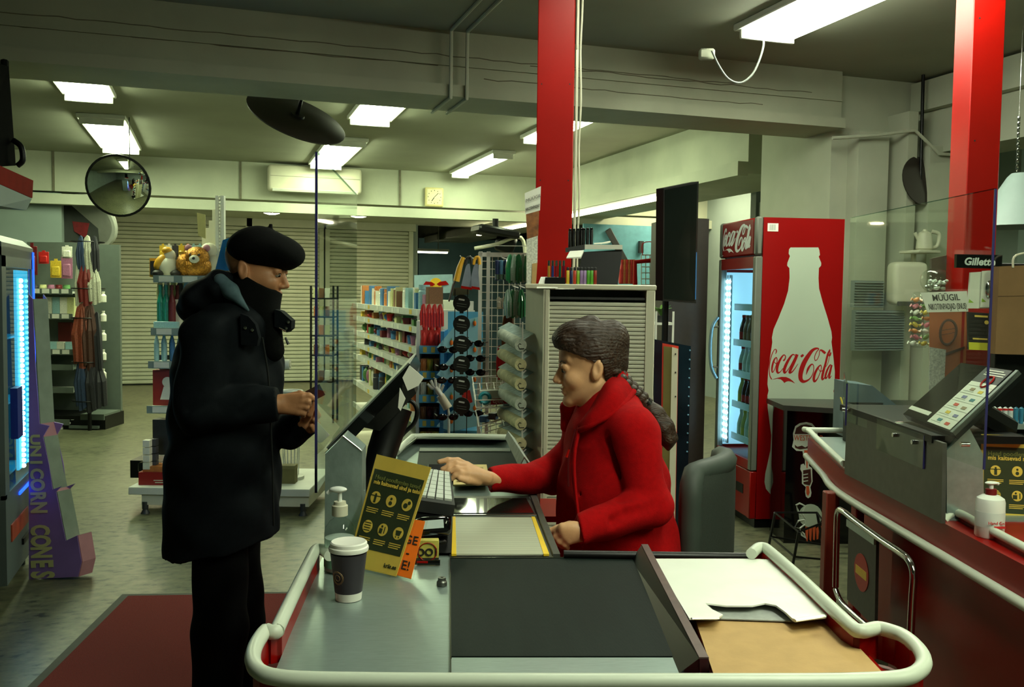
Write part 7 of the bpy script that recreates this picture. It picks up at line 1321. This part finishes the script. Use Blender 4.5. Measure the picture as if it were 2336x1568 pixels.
B().poly([m3(x, y, -.075) for x, y in ((626, 706), (640, 710), (665, 732), (664, 750), (654, 759), (640, 752), (626, 745))], (0, .05, 0)).obj('collar_flap', coatm, man, 30); B().poly([m3(x, y, -.176) for x, y in ((548, 716), (566, 722), (582, 740), (590, 770), (586, 790), (550, 787))], (0, .03, 0)).obj('collar_flap', coatm, man, 30)
for p in ((560, 748, -.178), (576, 753, -.178), (658, 735, -.078), (653, 749, -.078)): B().lathe([(.005, 0), (.005, .003), (.002, .004)], c=m3(*p), n=10, ax=rot(90)).obj('snap_button', chrome, man)
B().tube([m3(636, 748, -.125), m3(652, 756, -.11)], .002, 5).obj('metal_trim', chrome, man); B().tube([m3(651, 770, -.05), m3(658, 786, -.05)], [.003, .005], 6).obj('zip_pull', black, man)
B().tube(crom([m3(x, y, yy) for x, y, yy in ((598, 770, -.168), (612, 860, -.150), (617, 960, -.150), (622, 1080, -.140), (624, 1200, -.135))], 5), .003, 6).obj('placket_seam', mat('seam_black', (10, 11, 13), .9), man)
tl = math.radians(9); av = Vector((math.cos(tl), 0, -math.sin(tl))); bv = Vector((math.sin(tl), 0, math.cos(tl)))
v = Vol((0, 0, 0)); v.ell(m3(592, 556), (52*px_m, 70*px_m, 38*px_m), (av, (0, 1, 0), bv), .03).ell(m3(650, 584), (42*px_m, 60*px_m, 26*px_m), (av, (0, 1, 0), bv), .03).ell(m3(608, 568), (84*px_m, 82*px_m, 42*px_m), (av, (0, 1, 0), bv), .02).ell(m3(582, 575), (60*px_m, 70*px_m, 34*px_m), (av, (0, 1, 0), bv), .02).ell(m3(603, 594), (66*px_m, 60*px_m, 17*px_m), (av, (0, 1, 0), bv), .015).cone(m3(616, 528), m3(618, 514), .006, .0055, .006)
v.mesh('beret', .0045, bere, man, lambda x, y, z: .0016*np.sin(40*x+20*y)*np.sin(30*z+9*x))
v = Vol((0, 0, 0)); v.chain([m3(503, 1200, -.09), m3(502, 1430, -.10), m3(490, 1690, -.10)], [60*px_m, 60*px_m, 50*px_m], .02).chain([m3(532, 1200, .09), m3(547, 1420, .09), m3(515, 1690, .09)], [60*px_m, 58*px_m, 48*px_m], .02).cone(m3(515, 1190, -.05), m3(520, 1190, .05), .09, .09, .03)
v.mesh('trousers', .007, trm, man, folds(0, 30, .003))
for yy, xx in ((-.10, 492), (.09, 517)):
    a_ = m3(xx, 1690, yy); v = Vol((0, 0, 0)); v.cone((a_.x-.05, a_.y, .05), (a_.x+.16, a_.y, .035), .048, .034, .02, clip=[((0, 0, 0.002), (0, 0, -1))]); v.cone((a_.x, a_.y, .06), (a_.x, a_.y, .12), .045, .05, .02); v.mesh('shoe', .006, blackg, man)
solo(B().box((0, 0, 0), (.060, .0015, .038), r=rot(0, -28)), 'bank_card', mat('dark_card', (60, 44, 40), .3), 'dark bank card held in the hands of the man in the beret', 'card', W(716, 899, DM-.125), 0)
# ------------------------------------------------------------------ the cashier
DW = 2.78
wom = thing('person', 'seated woman in red fleece jacket with long brown braid, facing left at the till', 'person', (W(1400, 1000, DW).x, DW, 0), 0)
f3 = lambda px, py, y=0: L(wom, W(px, py, DW+y)); px_w = DW/2100
redf = mat('red_fleece', (164, 4, 8), .95, spec=.15, ns=70, na=.12, bump=.25, bs=420); hairm = mat('brown_hair', (50, 31, 18), .5, ns=70, na=.45, bump=.5, bs=120, stretch=(.35, 3, 1))
fw, uw = Vector((-.985, -.06, -.10)), Vector((-.1, 0, .99)); uw = (uw-fw*uw.dot(fw.normalized())/fw.length_squared**.5).normalized()
v = Vol((0, 0, 0)); hw, axw = head(v, f3(1345, 832), fw, uw, .98, .3)
v.chain([f3(1352, 850), f3(1366, 900), f3(1392, 950)], [.056, .055, .065], .03)
v.chain([f3(1395, 960), f3(1400, 1080), f3(1412, 1300)], [.09, .105, .12], .03, ys=.75)
v.cone(f3(1395, 960, -.04), f3(1432, 985, -.14), .055, .048, .03).cone(f3(1390, 960, .04), f3(1340, 985, .14), .055, .048, .03)
v.chain([f3(1432, 985, -.15), f3(1482, 1155, -.2), f3(1345, 1215, -.32)], [.042, .030, .022], .015)
v.chain([f3(1335, 985, .16), f3(1258, 1090, .12), f3(1130, 1095, -.1), f3(1112, 1092, -.13)], [.040, .026, .020, .022], .012)
# near hand: gripping the counter edge
y = -.345
v.ell(f3(1303, 1213, y), (.036, .016, .028), ((.97, 0, .24), (0, 1, 0), (-.24, 0, .97)), .012)
for kx, ky, q1, q2 in ((1282, 1203, (1268, 1212, .01), (1268, 1226, .022)), (1284, 1213, (1268, 1226, .005), (1272, 1240, .02)), (1290, 1224, (1276, 1236, .0), (1282, 1246, .018)), (1298, 1234, (1288, 1243, .0), (1294, 1250, .016))):
    v.cone(f3(1325, 1214+(ky-1214)*.5, y), f3(kx, ky, y-.004), .015, .0105, .010); v.chain([f3(kx, ky, y-.004), f3(q1[0], q1[1], y+q1[2]), f3(q2[0], q2[1], y+q2[2])], [.0105, .0092, .0082], .004)
v.chain([f3(1300, 1200, y+.012), f3(1272, 1207, y+.018), f3(1251, 1213, y+.016)], [.014, .0105, .008], .005)
# far hand: reaching over the keyboard
y = -.2
v.ell(f3(1086, 1086, y), (.036, .016, .019), ((.93, 0, -.36), (0, 1, 0), (.36, 0, .93)), .012)
for k_, q1, q2, q3 in (((1066, 1062, .012), (1044, 1051, .01), (1022, 1050, .0), (1002, 1054, -.008)), ((1064, 1066, -.002), (1042, 1060, -.004), (1024, 1064, -.01), (1009, 1071, -.016)), ((1064, 1074, -.014), (1042, 1070, -.018), (1024, 1076, -.022), (1008, 1087, -.026)), ((1068, 1082, -.022), (1052, 1080, -.028), (1038, 1086, -.032), (1030, 1094, -.034))):
    v.cone(f3(1110, 1090, y), f3(k_[0], k_[1], y+k_[2]), .015, .0105, .010); v.chain([f3(p[0], p[1], y+p[2]) for p in (k_, q1, q2, q3)], [.0102, .009, .0082, .007], .004)
v.chain([f3(1090, 1098, y-.008), f3(1066, 1096, y-.03), f3(1048, 1092, y-.038)], [.014, .0105, .008], .005)
v.mesh('body', .0034, skin, wom); face(wom, hw, fw, uw, .98, mat('brow_brown', (70, 50, 36), .7), mat('rose_lip', (158, 84, 72), .45), .0055)
# hair: cap with a rolled front, gathered back, braid and tail
v = Vol((0, 0, 0)); H = hw
v.ell(H(-.004, .043), (.103, .083, .094), axw, .012, clip=[(H(-.005, .012), fw*.52-uw)])
v.ell(H(-.012, .02), (.098, .083, .105), axw, .012, clip=[(H(-.03, 0), fw-uw*.15)])
v.ell(H(.072, .088), (.036, .062, .030), axw, .02).ell(H(.03, .112), (.055, .06, .026), axw, .02).ell(H(-.012, .135), (.026, .03, .016), axw, .012).ell(H(-.078, .068), (.05, .056, .062), axw, .02).ell(H(-.075, .0), (.042, .05, .06), axw, .02)
hc_ = hw(-.02, .02); v.mesh('hair', .0032, hairm, wom, lambda x, y, z: .0013*np.sin(56*np.arctan2(z-hc_.z, y-hc_.y)+9*np.sin(14*x))+.0007*np.sin(131*np.arctan2(z-hc_.z, y-hc_.y)+30*x))
br = [(1402, 845), (1417, 861), (1430, 874), (1443, 886), (1454, 897), (1466, 908), (1476, 920)]; b = B()
for k, (px, py) in enumerate(br):
    for g in (-1, 1): b.sph(f3(px+g*3, py-g*2, -.035+g*.010), (.026-k*.0018, .018-k*.0012, .015), 12, 8, rot(0, 40+g*38))
b.obj('braid', hairm, wom, 70)
B().tube([f3(1474, 917, -.04), f3(1481, 925, -.04)], .016, 12).obj('hair_tie', black, wom)
v = Vol((0, 0, 0)); v.chain([f3(1480, 924, -.04), f3(1496, 945, -.05), f3(1514, 975, -.055), f3(1524, 1002, -.055), f3(1524, 1024, -.05)], [.015, .026, .030, .026, .006], .012); v.mesh('pony_tail', .004, hairm, wom, lambda x, y, z: .0014*np.sin(170*(x*.8+z*.5)+60*y))
# jacket
v = Vol((0, 0, 0))
v.chain([f3(1390, 940), f3(1396, 1000), f3(1398, 1100), f3(1404, 1200), f3(1412, 1290), f3(1415, 1350)], [70*px_w, 102*px_w, 122*px_w, 132*px_w, 140*px_w, 142*px_w], .03, ys=.86)
v.cone(f3(1400, 945, -.06), f3(1440, 985, -.13), 50*px_w, 62*px_w, .04).cone(f3(1390, 945, .06), f3(1335, 980, .13), 50*px_w, 54*px_w, .04)
v.cone(f3(1365, 930), f3(1352, 890), .058, .055, .012, sub=True)
v.cone(f3(1440, 988, -.145), f3(1482, 1152, -.2), 56*px_w, 46*px_w, .012).cone(f3(1482, 1152, -.2), f3(1310, 1216, -.33), 47*px_w, 33*px_w, .012, clip=[(f3(1322, 1214, -.325), (-.95, -.2, -.1))])
v.cone(f3(1348, 990, .15), f3(1258, 1088, .12), 50*px_w, 42*px_w, .022).cone(f3(1258, 1088, .12), f3(1100, 1096, -.12), 43*px_w, 26*px_w, .016, clip=[(f3(1118, 1095, -.10), (-.95, -.2, 0))])
for a_, b_ in (((1418, 1138, -.268), (1505, 1116, -.268)), ((1430, 1172, -.300), (1515, 1152, -.268)), ((1398, 1190, -.322), (1450, 1165, -.298)), ((1395, 1000, -.165), (1438, 1130, -.185)), ((1330, 1130, -.14), (1380, 1200, -.16))): v.cone(f3(*a_), f3(*b_), .009, .004, .022, sub=True)
v.mesh('jacket', .0048, redf, wom, folds(0, 32, .0042))
nc = (-.8, 0, .6)
v = Vol((0, 0, 0)); v.cone(f3(1400, 975), f3(1386, 880), 84*px_w, 54*px_w, .02, ys=.9, clip=[(f3(1360, 910), nc)]).cone(f3(1376, 950), f3(1362, 880), 48*px_w, 50*px_w, .008, ys=.9, sub=True)
v.chain([f3(1420, 893, .055), f3(1340, 905, .1), f3(1295, 930, .085), f3(1290, 975, .06)], [.014, .018, .022, .016], .012); v.mesh('jacket_collar', .004, redf, wom)
UI = crom([f3(*p) for p in ((1402, 856, -.03), (1378, 872, -.082), (1348, 922, -.085), (1320, 962, -.075))], 5); UO = crom([f3(*p) for p in ((1440, 890, -.06), (1404, 932, -.150), (1340, 968, -.150), (1316, 978, -.110))], 5)
def flap_pt(u, v_):
    k = u*15; i = min(int(k), 14); a_ = UI[i].lerp(UI[i+1], k-i); b_ = UO[i].lerp(UO[i+1], k-i); p = a_.lerp(b_, v_); return p+Vector((.004, -.022*math.sin(math.pi*v_)-.004, .012*math.sin(math.pi*v_)))
b = B(); b.quadgrid(flap_pt, 20, 8); b.quadgrid(lambda u, v_: flap_pt(u, v_)+Vector((.010, .022, -.012)), 20, 8); b.obj('collar_flap', redf, wom, 70)
B().tube([flap_pt(k/15, 1)+Vector((.004, .006, -.004)) for k in range(16)], .009, 8).obj('collar_flap_edge', redf, wom, 70)
B().tube(crom([f3(*p) for p in ((1322, 975, -.105), (1310, 1040, -.135), (1312, 1120, -.155), (1326, 1240, -.16))], 5), .009, 8, flat=.7).obj('jacket_placket', redf, wom, 60)
B().tube(crom([f3(*p) for p in ((1312, 980, -.10), (1298, 1040, -.125), (1297, 1110, -.145))], 5), .003, 6).obj('zip', mat('dark_red_zip', (90, 10, 12), .4), wom); B().tube([f3(1298, 1026, -.125), f3(1292, 1044, -.13)], [.003, .005], 6).obj('zip_pull', redm, wom)
v = Vol((0, 0, 0))
for g in (-1, 1): v.chain([f3(1415, 1370, .09*g), f3(1310, 1372, .1*g), f3(1320, 1640, .1*g)], [.10, .072, .05], .02)
v.mesh('trousers', .008, trm, wom)
for g in (-1, 1):
    a_ = f3(1320, 1640, .1*g); v = Vol((0, 0, 0)); v.cone((a_.x+.03, a_.y, .05), (a_.x-.14, a_.y, .035), .045, .033, .02, clip=[((0, 0, .002), (0, 0, -1))]).cone((a_.x, a_.y, .06), (a_.x, a_.y, .16), .045, .045, .02); v.mesh('shoe', .007, blackg, wom)
